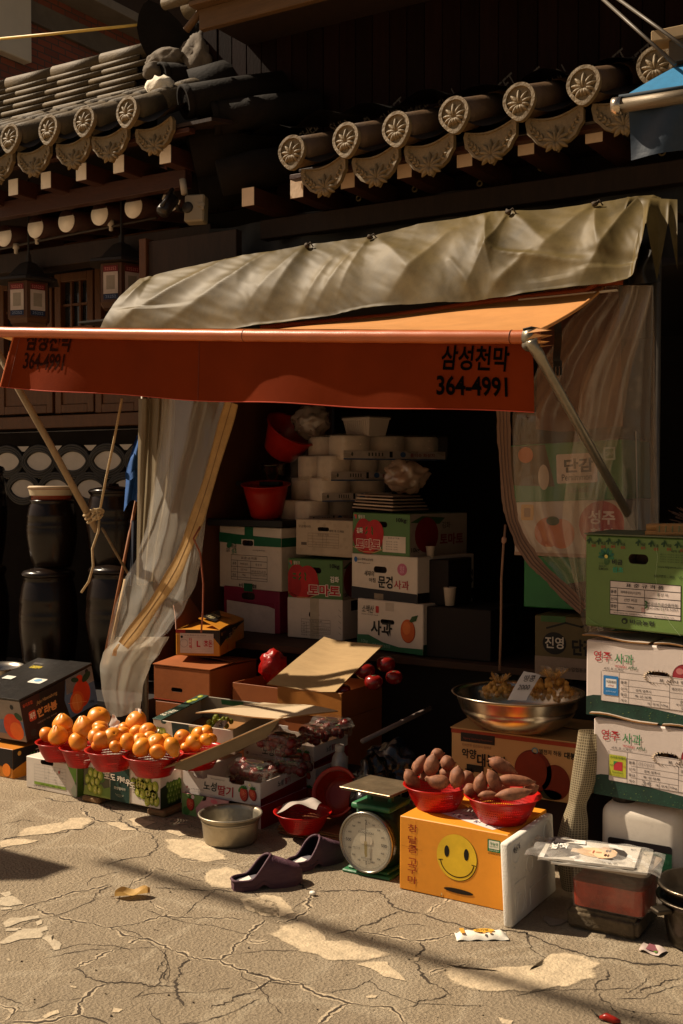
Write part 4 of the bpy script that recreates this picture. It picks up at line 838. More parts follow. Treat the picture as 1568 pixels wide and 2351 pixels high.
q = MB(); q.box(xl-.25, -.9, 4.62, 6.95, 2.36, 2.37, M('#1d1712', .7), None, 0); q.build('roof_lining', (-2.5, 5, 2.36), sf)
# ---- translucent curtains
FILM = film((.95, .90, .80), .76, .06, .06, sc=(5, 5, .6), key='curtain_film'); BAND = M('#bf9a62', .6, .15, 14, bump=.3, bs=60, trans=.4, dirt=.4)
def curtain(q, lv, Y, folds, amp, mat, nu=70, nv=60, ph=0):
    def row(v):
        for (a, b) in zip(lv, lv[1:]):
            if v <= b[0]: k = (v-a[0])/(b[0]-a[0]); k = k*k*(3-2*k)*.5+k*.5; return a[1]+(b[1]-a[1])*k, a[2]+(b[2]-a[2])*k
        return lv[-1][1], lv[-1][2]
    v0, v1 = lv[0][0], lv[-1][0]
    def f(s, t):
        v = v0+(v1-v0)*t; a, b = row(v); y = (Y(t) if callable(Y) else Y)+amp*(math.sin(s*folds*6.283+ph+1.2*math.sin(t*3))+.22*math.sin(s*folds*2.3*6.283+t*4+ph))*(.6+.4*math.sin(t*2.2+1))
        return P(a+(b-a)*s, v+6*math.sin(s*5)*t, Y=y)
    q.grid(f, nu, nv, mat); return f
lc = empty('clear_curtain', P(430, 940, Y=4.3), 'gathered clear plastic curtain with a stained zip band tied back beside the jars', 'curtain')
q = MB(); f1 = curtain(q, [(915, 372, 540), (1000, 366, 520), (1100, 352, 492), (1200, 338, 472), (1270, 318, 464), (1340, 282, 452), (1400, 262, 424), (1450, 250, 392), (1490, 246, 350)], lambda t: 4.32-.10*t, 1.7, .034, FILM); q.build('film_sheet', lc.location, lc)
q = MB(); curtain(q, [(1462, 268, 388), (1500, 236, 368), (1530, 229, 345), (1580, 233, 328), (1640, 246, 322)], lambda t: 4.2+.05*t, 1.3, .024, film((.95, .88, .74), .66, .05, .05, sc=(5, 5, 2), key='curtain_film2'), 50, 30, 1); q.build('flared_hem', lc.location, lc)
q = MB(); curtain(q, [(915, 318, 402), (1100, 316, 398), (1340, 313, 352)], 4.42, 2.6, .02, M('#8d8068', .5, .2, 6, bump=.2, bs=20, trans=.45, stretch=(9, 9, .5)), 50, 10, 2); q.build('opaque_sheet', lc.location, lc)
bandc = [(532, 925), (510, 1000), (480, 1105), (454, 1185), (432, 1245), (408, 1300), (378, 1352), (345, 1400), (310, 1448), (283, 1482)]
def band(pl, wpx, Yf, mat, q, nv=60, rag=0):
    def f(s, t):
        u, v = samp(pl, t); u2, v2 = samp(pl, min(1, t+.02)); u3, v3 = samp(pl, max(0, t-.02)); dx, dy = u2-u3, v2-v3; l = math.hypot(dx, dy) or 1
        wv = wpx*(1+.1*math.sin(t*23))+rag*noise.noise(Vector((t*30, s, 0))); return P(u+dy/l*wv*(s-.5), v-dx/l*wv*(s-.5), Y=Yf(t)+.006*math.sin(t*17)+.002*math.sin(s*6.28))
    q.grid(f, 6, nv, mat); return f
q = MB(); fb = band(bandc, 31, lambda t: 4.27-.11*t, BAND, q); q.tube([fb(.5, i/40)+Vector((0, -.001, 0)) for i in range(41)], .0012, M('#6a4c2a', .7), 5)
for e in (.04, .96): q.tube([fb(e, i/40)+Vector((0, -.0005, 0)) for i in range(41)], .0009, M('#6e5030', .7), 5)
q.build('zip_band', lc.location, lc)
q = MB(); c = P(276, 1492, Y=4.14)
for k in range(3): q.tube([c+Vector((-.02-.010*k, -.01, -.03)), c+Vector((-.01-.008*k, -.016, .0)), c+Vector((.006-.004*k, -.01, .03))], .003, M('#b08a58', .7), 8)
q.build('tie_cord', c, lc)
q = MB(); q.tube([fb(.9, .37), P(444, 1236, Y=4.18), P(460, 1270, Y=4.2), P(467, 1340, Y=4.2), P(466, 1400, Y=4.2), P(462, 1452, Y=4.2)], .0045, M('#8e4a30', .8, .2, 90, bump=.5, bs=300), 8); q.build('pull_string', P(444, 1236, Y=4.18), lc)
rc = empty('clear_side_curtain', P(1400, 680, Y=4.4), 'tall hazy plastic curtain swept aside over the green persimmon boxes', 'curtain')
FILM3 = film((.74, .58, .44), .74, .07, .06, key='curtain_film3', sc=(10, 10, .8))
q = MB(); fr = curtain(q, [(655, 1382, 1500), (760, 1290, 1502), (850, 1232, 1504), (950, 1176, 1506), (1060, 1178, 1508), (1160, 1184, 1510), (1240, 1214, 1512), (1330, 1284, 1514), (1400, 1330, 1515), (1450, 1342, 1516)], lambda t: 4.36, 3.2, .035, FILM3, 90, 60); q.build('film_sheet', rc.location, rc)
q = MB(); curtain(q, [(655, 1430, 1498), (900, 1330, 1440), (1200, 1290, 1380), (1400, 1330, 1345)], 4.32, 1.6, .02, FILM3, 40, 40, 2); q.build('film_fold', rc.location, rc)
q = MB(); curtain(q, [(655, 1250, 1420), (800, 1235, 1425), (985, 1230, 1430)], 4.75, 2, .02, M('#5a3020', .7, .2, 5, trans=.3), 40, 20, 2); q.build('inner_sheet', rc.location, rc)
q = MB(); bd = [(1155, 930), (1157, 1010), (1161, 1080), (1168, 1150), (1176, 1195), (1196, 1245), (1226, 1290), (1262, 1325), (1300, 1362), (1340, 1400)]
fb2 = band(bd, 29, lambda t: 4.30+.02*t, M('#8a6a56', .65, .12, 10, bump=.3, trans=.3, stretch=(20, 20, 1.5)), q, 60, 5)
for e in (.25, .5, .75): q.tube([fb2(e, i/40)+Vector((0, -.003, 0)) for i in range(41)], .0015, M('#54403a', .7), 5)
q.build('zip_band', rc.location, rc)
q = MB(); q.tube([P(1160, 1205, Y=4.24), P(1158, 1235, Y=4.22), P(1156, 1250, Y=4.22), P(1151, 1330, Y=4.22), P(1150, 1440, Y=4.22), P(1147, 1540, Y=4.22)], .005, M('#7c5a44', .8, .2, 90, bump=.5, bs=300), 8); q.blob(P(1157, 1240, Y=4.215), (.010, .009, .016), M('#8a6450', .8), .4, 4, 2); q.build('pull_string', P(1158, 1235, Y=4.22), rc)
q = MB(); [q.tube([P(u, 990+i*2, Y=4.33), P(u+4, 1240, Y=4.32), P(u-8*i, 1300+40*i, Y=4.33)], .003, M('#8a7f70', .3), 6) for i, u in enumerate((1460,))]; q.build('film_crease', rc.location, rc)
# ---- left prop pole, ropes, the blue cloth and sticks
q = MB(); WP = M('#8f7a5e', .75, .2, 9, bump=.5, bs=60, stretch=(3, 3, .7)); a, b = P(-16, 790, Y=YB+.04), P(223, 1219, Y=4.30); q.tube([a, a.lerp(b, .5)+Vector((.005, 0, .004)), b], [.016, .017, .018], WP, 14)
q.build('prop_pole', a, None, 'weathered wooden pole sloping from the awning bar with rope knotted round its end', 'pole')
ROPE = M('#b29a74', .8, .25, 160, bump=.8, bs=260)
q = MB(); k = P(228, 1180, Y=4.24)
q.tube([P(280, 915, Y=4.2), P(262, 1010, Y=4.22), P(243, 1100, Y=4.23), k], .0062, ROPE, 8)
q.tube([k, P(226, 1220, Y=4.23), P(212, 1260, Y=4.22), P(214, 1300, Y=4.21), P(204, 1335, Y=4.21), P(187, 1360, Y=4.21)], .0062, ROPE, 8)
for i in range(7):
    cx = k+Vector((.006*math.sin(i*2.1), -.012, .012*math.cos(i*1.7))); nn = Vector((math.sin(i), .6, math.cos(i*1.4))).normalized(); ax = nn.orthogonal().normalized(); bx = nn.cross(ax)
    q.tube([cx+ax*.026*math.cos(t*.7)+bx*.020*math.sin(t*.7) for t in range(10)], .006, ROPE, 7)
for i in range(3):
    c = b.lerp(a, .05+.02*i); t_ = (a-b).normalized(); ax = t_.orthogonal().normalized(); bx = t_.cross(ax); q.tube([c+ax*.022*math.cos(t*.7)+bx*.022*math.sin(t*.7)+t_*.002*t for t in range(10)], .006, ROPE, 7)
q.build('knotted_rope', k, None, 'twisted tan rope hanging from the valance, knotted with a loose tail', 'rope')
q = MB(); q.tube([P(234, 1212, Y=4.26), P(262, 1262, Y=4.35), P(296, 1320, Y=4.45)], .007, M('#6e5c44', .7, .2, 60, bump=.4), 8); q.build('anchor_rope', P(234, 1212, Y=4.26), None, 'thin straight cord running from the knot down behind the clear curtain', 'rope')
q = MB(); DEN = M('#1b4a86', .85, .25, 30, bump=.5, bs=200)
def cloth(s, t):
    u = 296-12*t+(30+0*t)*s+(0 if t > .42 else 18*(1-t/.42)*(1-s)); v = 1000+175*t*(1-.12*s)-14*math.sin(s*3)*(t > .3)
    return P(u, v, Y=4.50+.02*math.sin(s*7+t*3))
q.grid(cloth, 14, 24, DEN); q.grid(lambda s, t: P(288+22*s, 1082+16*t+5*math.sin(s*4), Y=4.47+.01*math.sin(s*6)), 8, 4, DEN); q.build('blue_cloth', P(305, 1080, Y=4.5), None, 'faded blue denim cloth hanging at the edge of the clear curtain', 'cloth')
q = MB(); q.grid(lambda s, t: P(294+20*s-4*t, 1195+150*t, Y=4.52+.015*math.sin(s*7)), 8, 14, M('#141c2c', .85, .3, 20)); q.build('dark_cloth', P(300, 1250, Y=4.52), None, 'dark navy cloth with white stitching hanging below the denim cloth', 'cloth')
for (u0, v0, u1, v1, c, lb) in ((238, 1525, 317, 1130, '#8a5530', 'reddish wooden stick leaning behind the clear curtain'), (246, 1525, 288, 1330, '#a98a5c', 'pale bamboo stick leaning beside the gathered curtain foot')):
    q = MB(); q.tube([P(u0, v0, Y=4.42), P(u1, v1, Y=4.56)], .009, M(c, .7, .2, 30), 8); q.build('leaning_stick', P(u0, v0, Y=4.42), None, lb, 'stick', 'sticks beside the curtain')
# ---- fermentation jars in the dark beside the house
GLZ = M('#170d07', .25, .35, 5, bump=.15, bs=9, spec=.32)
def jar(u, v_bot, v_top, wpx, Y, label, lid=True):
    b = P(u, v_bot, Y=Y); t = P(u, v_top, Y=Y); h = t.z-b.z; r = wpx/2/(FPX*Y/((b-CAMP).dot(_F)**2))*1.0; r = wpx/2*((b-CAMP).dot(_F))/FPX
    q = MB(); pr = [(0, 0), (.72, 0), (.78, .03), (.90, .2), (.99, .42), (1.02, .58), (1.0, .60), (1.02, .62), (1.0, .64), (.98, .74), (1.0, .755), (.97, .79), (.92, .88), (.86, .94), (.84, .96), (.88, .975), (.88, 1.0), (.70, 1.0), (.66, .95)]
    q.lathe([(x*r, z*h) for x, z in pr], GLZ, T(b), 48); o = q.build('onggi_jar', b, None, label, 'jar', 'glazed jars in front of the tiled wall')
    if lid:
        q = MB(); q.lathe([(.66*r, h*1.0), (.90*r, h*.985), (.93*r, h*1.015), (.86*r, h*1.04), (.6*r, h*1.06), (.2*r, h*1.08), (.18*r, h*1.11), (0, h*1.115)], GLZ, T(b), 40); q.build('jar_lid', b, o)
    return o, b, h, r
jar(113, 1560, 1320, 130, 4.85, 'glossy dark brown jar standing between the curtain and the shaded edge, lower row')
jar(272, 1560, 1312, 144, 4.95, 'dark brown jar half hidden behind the clear curtain, lower row')
jar(-45, 1560, 1310, 130, 4.85, 'dark jar cut off by the picture edge, lower row', True)
o, b, h, r = jar(120, 1302, 1148, 112, 4.9, 'squat dark jar with a pale basket for a lid, upper row', False)
jar(262, 1305, 1130, 124, 5.0, 'tall dark jar with a rounded lid behind the knotted rope, upper row')
jar(-40, 1300, 1080, 110, 5.0, 'shadowy jar at the picture edge beside the basket-topped jar, upper row')
c = Vector((b.x, b.y, b.z+h)); q = MB(); q.lathe([(r*.72, -.02), (r*.80, .0), (r*.86, .06), (r*.92, .062), (r*.92, .07), (r*.82, .068)], sieve('#8a3a20', 60, .012, .1, -.01, .05), T(c), 36); q.lathe([(r*.92, .068), (r*.97, .075), (r*.9, .085), (0, .08)], M('#b8a082', .6, .1, 30), T(c), 36); q.lathe([(r*.865, .028), (r*.925, .064)], M('#b8a88c', .6), T(c), 36); q.build('basket', c, None, 'pale rimmed strainer basket turned over on the squat jar', 'basket')
q = MB(); q.box(-7, -4.12, 4.55, 5.35, 0, P(113, 1562, Y=4.85).z, M('#1a1310', .8, .3)); q.build('jar_platform', (-5, 4.9, 0), None, 'low dark plank platform carrying the jars', 'platform')
# ================================================================ FRONT ROW ON THE PAVEMENT
WCARD = M('#d3c8ba', .6, .06, 6, bump=.08, bs=30, dirt=.12); BCARD = M('#8b6238', .8, .12, 5, bump=.2, bs=35, spec=.2); GCARD = M('#8f8069', .8, .1, 6, bump=.15, bs=40, spec=.2)
RED = '#b4120c'; REDS = sieve('#b01410', 96, .010, .22, .022, .072)
# --- left edge: black citrus carton tilted on an orange and black one
c = Carton(-60, 30, 1789, 1722, Z=0, d=.42, w=.45); c.body(M('#b5701c', .45, .08, 8)); F = c.face('side'); F.poly([(0, .30), (.25, .55), (1, .95), (1, 1), (0, 1)], '#1a1210', 2); F.rect(0, 0, 1, .3, '#b5701c', 1); F.txt('서', .30, .62, .28, '#4aa04a', 4, .02); F.txt('고당도', .5, .72, .3, '#cfc6b6', 4, .01); F.txt('감귤', .8, .8, .35, '#c08a30', 4, .03); F.ell(.10, .83, .08, .08, '#c08a3a', 3)
F = c.face('front'); F.poly([(0, .55), (1, .35), (1, 1), (0, 1)], '#1a1210', 2); F.ell(.72, .2, .2, .2, '#d8701a', 3); F.ell(.9, .28, .2, .22, '#e07a1c', 3)
c.build('orange_carton', 'orange and black citrus carton at the picture edge under the black carton')
BLKC = M('#1c1815', .35, .45, 16, bump=.4, bs=28, spec=.5)
c = Carton(-100, 62, 1704, 1606, Y=4.04, d=.52, w=.40, tilt=R_(12.5)); c.body(M('#1d1310', .4, .12, 6)); w, h, d = c.w, c.h, c.d
F = c.face('side'); F.poly([(.60, 0), (.56, .5), (.62, .98), (1, 1), (1, 0)], '#5c6f8c', 2); F.poly([(.6, .6), (.62, .98), (1, 1), (1, .6)], '#b3a294', 2); F.rect(0, 0, .25, .99, '#3a1a10', 1)
F.ell(.80, .45, .30, .34, '#d4401c', 3); F.ell(.72, .30, .24, .28, '#e05a22', 4); F.ell(.72, .30, .17, .21, '#e8803a', 5); F.line([(.72, .09), (.72, .51)], .012, '#f0a060', 6); F.line([(.60, .38), (.85, .2)], .012, '#f0a060', 6); F.ell(.80, .83, .12, .10, '#d4401c', 3); F.ell(.90, .80, .17, .09, '#26402a', 5, a=.4); F.ell(.74, .86, .13, .06, '#26402a', 5, a=-.4); F.ell(.92, .92, .06, .06, '#2a2a2a', 4); F.txt('10kg', .92, .12, .09, '#20242c', 5, .01)
F.txt('한라봉', .32, .52, .22, '#d88a4a', 4, .045, wd=.27, slant=.05); F.txt('Jeju Hanrabong', .34, .77, .11, '#c89860', 4, .0, wd=.28, slant=.3); F.txt('유라조합', .09, .86, .09, '#c04a28', 4, .02, wd=.13); F.rrect(.08, .42, .17, .66, .04, '#c8482a', 3); F.txt('제주', .125, .54, .16, '#e8d8c0', 4, .02, wd=.07); F.txt('대한민국 과일 한라봉', .30, .30, .045, '#b89078', 4, .0, wd=.26)
F.ell(.10, .14, .09, .09, '#3a2c26', 3); F.ell(.22, .14, .09, .09, '#3a2c26', 3)
F = c.face('front'); F.rect(.4, 0, 1, 1, '#8a7f74', 1); F.rect(.4, .15, 1, .5, '#5d7390', 2); F.ell(.80, .35, .30, .32, '#d84a20', 3); F.ell(.86, .25, .22, .22, '#e8702c', 4); F.ell(.93, .62, .13, .08, '#2c4a2e', 4, a=-.5); F.ell(.84, .84, .06, .06, '#2a2a2a', 4)
o = c.build('black_citrus_carton', 'black citrus carton with big orange fruit print tilted on another carton')
def f(q):
    for a, b, z0, z1 in ((-w-.004, -w*.42, .006, .002), (-w*.40, .004, .004, .010)):
        q.box(a, b, -.004, d+.004, h+min(z0, z1), h+max(z0, z1)+.004, BLKC, c.mx, .001)
c.part('flap', f, 'mottled black top flaps')
def f(q):
    F = Face(q, c.mx @ Vector((-w, 0, h+.0150)), c.mx.to_3x3() @ Vector((1, 0, 0)), c.mx.to_3x3() @ Vector((0, 1, 0)), w, d)
    F.rrect(.62, .38, .86, .50, .02, '#d8d4c8', 1); F.ell(.74, .45, .05, .035, '#6a9ac0', 2); F.rrect(.12, .4, .3, .48, .01, '#cfcfc6', 1); F.txt('감귤한라', .3, .75, .07, '#c8b020', 2, .03, wd=.2); F.txt('제주과일', .22, .84, .035, '#a09890', 2)
c.part('sticker', f)
q = MB(); cc = P(-10, 1532, Y=4.55); q.lathe([(.10, -.1), (.15, -.02), (.162, 0), (.166, .006), (.158, .008), (.148, -.02), (.09, -.1)], M('#a8a095', .25, .1, metal=.9), T(cc), 40); q.build('metal_basin', cc, None, 'shiny metal basin rim cut off by the picture edge behind the black carton', 'basin')
# --- white grape carton and the printed grape carton that carry the orange bowls
def grapes(F, cx, cy, s, n, seed, l=2, xlim=(0, 1), ylim=(0, 1), shape=1.0, dark=False):
    rnd = random.Random(seed); k = F.h/F.w
    for i in range(n):
        r = i//5; x = cx+k*s*(1.25*((i % 5)-2)+.6*(r % 2)+rnd.uniform(-.15, .15)); y = cy-s*1.45*r*shape+rnd.uniform(-.2, .2)*s
        if x-k*s < xlim[0] or x+k*s > xlim[1] or y-s*1.2 < ylim[0] or y+s*1.2 > ylim[1]: continue
        base = ['#8f9a2c', '#a3a63a', '#7d8a28', '#96a032'] if not dark else ['#5a7a26', '#66862c', '#4e6e22', '#5a7a26']
        F.ell(x, y, s*.80, s*1.12, '#6f7a22' if not dark else '#35501a', l, 16, rnd.uniform(-.4, .4)); F.ell(x-.03*k*s, y+.04*s, s*.72, s*1.02, base[i % 4], l+1, 16, rnd.uniform(-.4, .4)); F.ell(x-.12*k*s, y-.1*s, s*.42, s*.62, '#b8b852' if not dark else '#7fa040', l+2, 12); F.ell(x-.2*k*s, y-.25*s, s*.13, s*.16, '#d8d494', l+3, 8)
c = Carton(60, 177, 1831, 1757, Z=0, d=.34); c.body(WCARD, hole=(.42, .90, .25, .15)); F = c.face()
F.table(.17, .24, .79, .80, [.18, .36, .54, .72, .86], [.33, .45, .82], '#8d867c', .005); F.rect(.17, .16, .79, .25, '#7f9a35', 3); F.poly([(.80, 1), (.99, .9), (.99, .35), (.93, .55), (.87, .75)], '#6f9a3e', 2); F.poly([(.93, 0), (.88, .2), (.99, .5), (.99, 0)], '#b9bfa8', 2)
for i, (x, y) in enumerate(((.56, .71), (.62, .61), (.46, .61), (.60, .50), (.40, .42), (.58, .41), (.72, .68), (.72, .50), (.72, .32), (.60, .32))): F.txt(['포도', '샤인', '등급', '산지', '품종'][i % 5], x, y, .045, '#7a736a', 3)
F.ell(.66, .68, .035, .05, '#b8483a', 4); F.txt('경북 영주 포도.', .28, .11, .06, '#5e564e', 3, .0, wd=.25); F.txt('과일 품 질', .5, .195, .045, '#3e4a20', 4, wd=.4)
F = c.face('side'); F.rect(0, 0, 1, 1, '#5d7d2b', 1); grapes(F, .35, .8, .15, 30, 3, 2, dark=True)
c.build('white_grape_carton', 'low white carton with a printed table and green leaf corner under two orange bowls')
c = Carton(192, 368, 1859, 1779, Y=3.856, d=.36); gz = c.R.z; c.body(WCARD); F = c.face()
F.rect(0, 0, .005, 1, '#c9b58a', 1); F.poly([(.0, .40), (.0, .80), (.10, .84), (.35, .62), (.36, .0), (.0, .0)], '#55523a', 1); F.poly([(.02, .28), (.36, .28), (.36, 0), (.0, 0)], '#7f8e3c', 2)
F.ell(.20, .68, .16, .22, '#46602a', 3, a=.6); F.ell(.24, .60, .16, .16, '#4e6a2c', 3, a=-.3); F.poly([(.16, .25), (.24, .40), (.28, .28), (.36, .36), (.36, .05), (.2, .08)], '#6a8436', 3)
grapes(F, .10, .66, .15, 20, 5, 4, xlim=(0, .28)); F.rect(.365, 0, .615, 1, '#1d3b32', 5); F.line([(.365, 0), (.365, 1)], .01, '#8c8a5a', 6); F.line([(.615, 0), (.615, 1)], .01, '#8c8a5a', 6)
grapes(F, .85, .84, .155, 22, 8, 4, xlim=(.60, 1.02), ylim=(.1, 1.02)); grapes(F, .93, .40, .14, 8, 9, 4, xlim=(.78, 1.02)); grapes(F, .69, .83, .15, 12, 10, 4, xlim=(.61, .85), ylim=(.35, 1.02))
for t_, x, y, hh in (('포', .325, .70, .20), ('도', .40, .68, .18), ('카', .485, .66, .19), ('바', .535, .66, .17), ('우', .595, .60, .20), ('도', .655, .55, .18)): F.txt(t_, x, y, hh*1.12, '#1c1a14', 8, .075); F.txt(t_, x, y, hh, '#e0d4c0', 9, .03)
F.txt('화방일바야', .49, .38, .09, '#b9b4a0', 8, .02, wd=.15); F.ell(.485, .49, .035, .05, '#050505', 8); F.txt('포도 샤', .07, .92, .09, '#4a4038', 5, .0, wd=.06)
for i in range(9): t = R_(200+17.5*i); F.ell(.49+.055*math.cos(t), .24+.10*math.sin(t), .012, .012, '#9a9c84', 8)
F.txt('샤인머스켓', .49, .19, .04, '#9a9c84', 8, 0, wd=.08)
F = c.face('side'); F.poly([(0, 0), (0, .6), (.25, .72), (1, .5), (1, 0)], '#26341a', 1); grapes(F, .25, .62, .10, 26, 14, 3, dark=True); F.rrect(.52, .28, .98, .80, .02, '#a49a90', 4); F.txt('영 주 시', .75, .62, .12, '#38302a', 5, .02, wd=.3); F.line([(.55, .5), (.95, .5)], .01, '#5a524c', 5); F.txt('산지 경북', .72, .38, .08, '#5a524c', 5, wd=.3)
c.build('grape_carton', 'printed white carton with big green grapes and dark green band, on two wooden blocks'); GC = c
for (u0, u1, v, vt, dd, lb) in ((187, 228, 1846, 1829, .30, 'short worn wood block under the grape carton, its corner by the white carton'), (336, 378, 1877, 1858, .30, 'short worn wood block under the grape carton, next to the strawberry cartons')):
    c = Carton(u0, u1, v+2, vt+1, Z=0, d=dd); c.h = gz-.003; c.body(M('#7a5c3a', .8, .2, 8, bump=.5, bs=50, stretch=(1, 5, 5)), bev=.008); c.build('wood_block', lb, 'block', 'wood blocks under the grape carton')
# --- fruit
OR_M = bpy.data.materials.new('orange_peel'); OR_M.use_nodes = True
def peel(m, c0, c1, bs, rough):
    t = m.node_tree; b = t.nodes['Principled BSDF']; L = t.links.new; N = t.nodes.new; tc = N('ShaderNodeTexCoord'); oi = N('ShaderNodeObjectInfo')
    n = N('ShaderNodeTexNoise'); n.inputs['Scale'].default_value = 20; L(tc.outputs['Object'], n.inputs[0]); ad = N('ShaderNodeMath'); L(n.outputs[0], ad.inputs[0]); L(oi.outputs['Random'], ad.inputs[1])
    cr = N('ShaderNodeValToRGB'); cr.color_ramp.elements[0].position = .4; cr.color_ramp.elements[0].color = (*c0, 1); cr.color_ramp.elements[1].position = 1.3; cr.color_ramp.elements[1].color = (*c1, 1); cr.color_ramp.elements[1].position = 1.0; L(ad.outputs[0], cr.inputs[0]); L(cr.outputs[0], b.inputs[0])
    b.inputs['Roughness'].default_value = rough; b.inputs['Specular IOR Level'].default_value = .5; b.inputs['Subsurface Weight'].default_value = .12; b.inputs['Subsurface Radius'].default_value = (.01, .004, .001)
    v = N('ShaderNodeTexVoronoi'); v.inputs['Scale'].default_value = bs; L(tc.outputs['Object'], v.inputs[0]); bp = N('ShaderNodeBump'); bp.inputs['Strength'].default_value = .35; bp.inputs['Distance'].default_value = .002; L(v.outputs[0], bp.inputs[2]); L(bp.outputs[0], b.inputs['Normal'])
peel(OR_M, (.60, .16, .008), (.74, .26, .016), 330, .38)
def fruit_mesh(kind, seed):
    rnd = random.Random(seed); q = MB(); prof = []; n = 18
    for i in range(n+1):
        a = math.pi*i/n; r = math.sin(a); z = -math.cos(a)*(.88 if kind == 0 else .92)
        if kind == 0: z -= .10*math.exp(-(r/.16)**2)*(1 if i > n/2 else -.4)
        elif i > n*.72: z += .30*math.exp(-(r/.38)**2); r *= 1+.15*math.exp(-((i-n*.88)/2)**2)
        prof.append((max(r, 0), z))
    prof[0] = (0, prof[0][1]); prof[-1] = (0, prof[-1][1]); q.lathe(prof, OR_M, None, 26)
    for i, v in enumerate(q.v):
        d = v.normalized(); k = 1+.03*noise.noise(d*1.6+Vector((seed, 0, 0)))+(.03*noise.noise(d*6) if kind else 0)
        if kind and v.z > .5: k *= 1+.06*math.sin(7*math.atan2(v.y, v.x))*min(1, (v.z-.5)*1.5)
        q.v[i] = v*k
    q.lathe([(0, prof[-1][1]+.03), (.07, prof[-1][1]+.02), (.08, prof[-1][1]-.04)], M('#4a5a1e', .7), None, 8); return q.build('fruit', kind='helper').data
FM_ = [fruit_mesh(0, s) for s in range(4)]+[fruit_mesh(1, s) for s in (5, 6)]
for o in list(COL.objects):
    if o.name.startswith('fruit'): bpy.data.objects.remove(o)
def colander(u, v, r, h, zb, label, group='red colanders', mat=None, yaw=0, hide=None):
    c = P(u, v, Z=zb+h); c.z = zb
    q = MB(); m = mat or REDS; q.lathe([(0, .006), (.52*r, .006), (.54*r, 0), (.60*r, 0), (.62*r, .006), (.76*r, .38*h), (.86*r, .72*h), (.90*r, .9*h)], m, T(c), 56)
    rim = M(RED, .3, .08, 6, spec=.5, trans=.15); q.lathe([(.90*r, .9*h), (.93*r, .93*h), (1.0*r, .97*h), (1.015*r, 1.0*h), (.99*r, 1.02*h), (.90*r, .96*h), (.885*r, .9*h)], rim, T(c), 56)
    q.lathe([(.885*r, .9*h), (.75*r, .40*h), (.60*r, .012), (0, .012)], m, T(c), 56)
    o = q.build('red_colander', c, None, label, 'colander', group); return o, c
BOWLS = {}
for k, u, v, r, zb, lb in ((1, 136, 1701, .105, .160, 'red colander of knobbly citrus nearest the black carton, standing on the white grape carton'), (2, 189, 1714, .100, .160, 'small red colander on the white carton between two fuller orange bowls'), (3, 257, 1719, .112, .213, 'red colander of oranges with a paper price slip, on the grape carton'), (4, 352, 1731, .123, .213, 'red colander of oranges overhanging the grape carton beside the cardboard flap'), (5, 452, 1716, .115, .213, 'red colander of oranges mostly hidden behind the slanting cardboard flap')):
    o, c = colander(u, v, r*1.07, .088, zb, lb); BOWLS[k] = c
c = P(452, 1716, Z=.297); q = MB(); q.box(c.x-.12, c.x+.02, 4.0, 4.3, 0, .208, WCARD); q.build('plain_carton', (c.x, c.y, 0), None, 'plain white carton hidden under the colander behind the cardboard flap', 'box')
FR = {1: [(450, 590, 62, 4, .03), (340, 665, 55, 0, 0), (418, 678, 62, 5, -.05), (520, 660, 50, 0, .05)],
      2: [(607, 622, 72, 4, -.01), (710, 540, 70, 0, .06), (560, 718, 64, 0, -.05), (680, 660, 55, 0, .06)],
      3: [(690, 685, 58, 0, -.02), (735, 703, 61, 1, -.07), (810, 680, 60, 2, -.04), (715, 640, 50, 3, .05), (880, 665, 54, 0, .02), (920, 715, 54, 1, -.03), (830, 748, 45, 2, -.06), (900, 622, 46, 3, .07), (700, 745, 40, 0, -.05), (720, 612, 50, 1, .09)],
      4: [(975, 572, 70, 0, .08), (1060, 642, 55, 1, .04), (985, 652, 55, 2, .03), (1003, 712, 52, 3, -.02), (1022, 757, 64, 0, -.08), (1118, 727, 62, 1, -.04), (1235, 747, 60, 2, -.05), (1185, 703, 48, 3, .0), (1130, 788, 50, 0, -.07), (1075, 690, 48, 1, .02), (1250, 790, 36, 1, -.04)],
      5: [(1310, 690, 56, 0, -.03), (1425, 668, 56, 1, .02), (1395, 720, 57, 2, -.05), (1475, 655, 56, 3, .04), (1335, 752, 34, 0, -.05), (1480, 700, 44, 1, -.03), (1520, 690, 36, 2, .02)]}
FLB = {1: 'knobbly green-stalked citrus piled in the colander beside the black carton', 2: 'citrus in the small colander on the white carton', 3: 'orange in the colander with the bent paper slip on the grape carton', 4: 'orange piled in the colander touching the cardboard flap', 5: 'orange in the colander half hidden by the cardboard flap'}
SPEC = {(2, 0): 'large wrinkled citrus with a knobbly neck standing in the small colander', (2, 1): 'smooth round orange at the top of the small colander pile', (1, 0): 'topmost wrinkled citrus in the colander beside the black carton', (4, 0): 'orange on top with the tall price card in front of it'}
for b, ls in FR.items():
    for i, (x, y, r, kd, dy) in enumerate(ls):
        p = P(x*.32, 1474+y*.32, Y=BOWLS[b].y+dy); dep = (p-CAMP).dot(_F); rr = r*.32*dep/FPX
        o = bpy.data.objects.new('orange', FM_[kd if kd < 6 else 0]); COL.objects.link(o); o.location = p; rr *= 1.14; o.scale = (rr*random.uniform(.96, 1.06), rr*random.uniform(.96, 1.06), rr*random.uniform(.9, 1))
        o.rotation_euler = (R_(random.uniform(-60, 60)), R_(random.uniform(-60, 60)), R_(random.uniform(0, 360))) if kd < 4 else (R_(random.uniform(-12, 12)), R_(random.uniform(-12, 12)), 0)
        tag(o, SPEC.get((b, i), FLB[b]), 'orange', ('oranges in the colanders' if (b, i) in SPEC else 'oranges in colander by '+['', 'black carton', 'white carton', 'price slip', 'cardboard flap', 'hidden side'][b]))
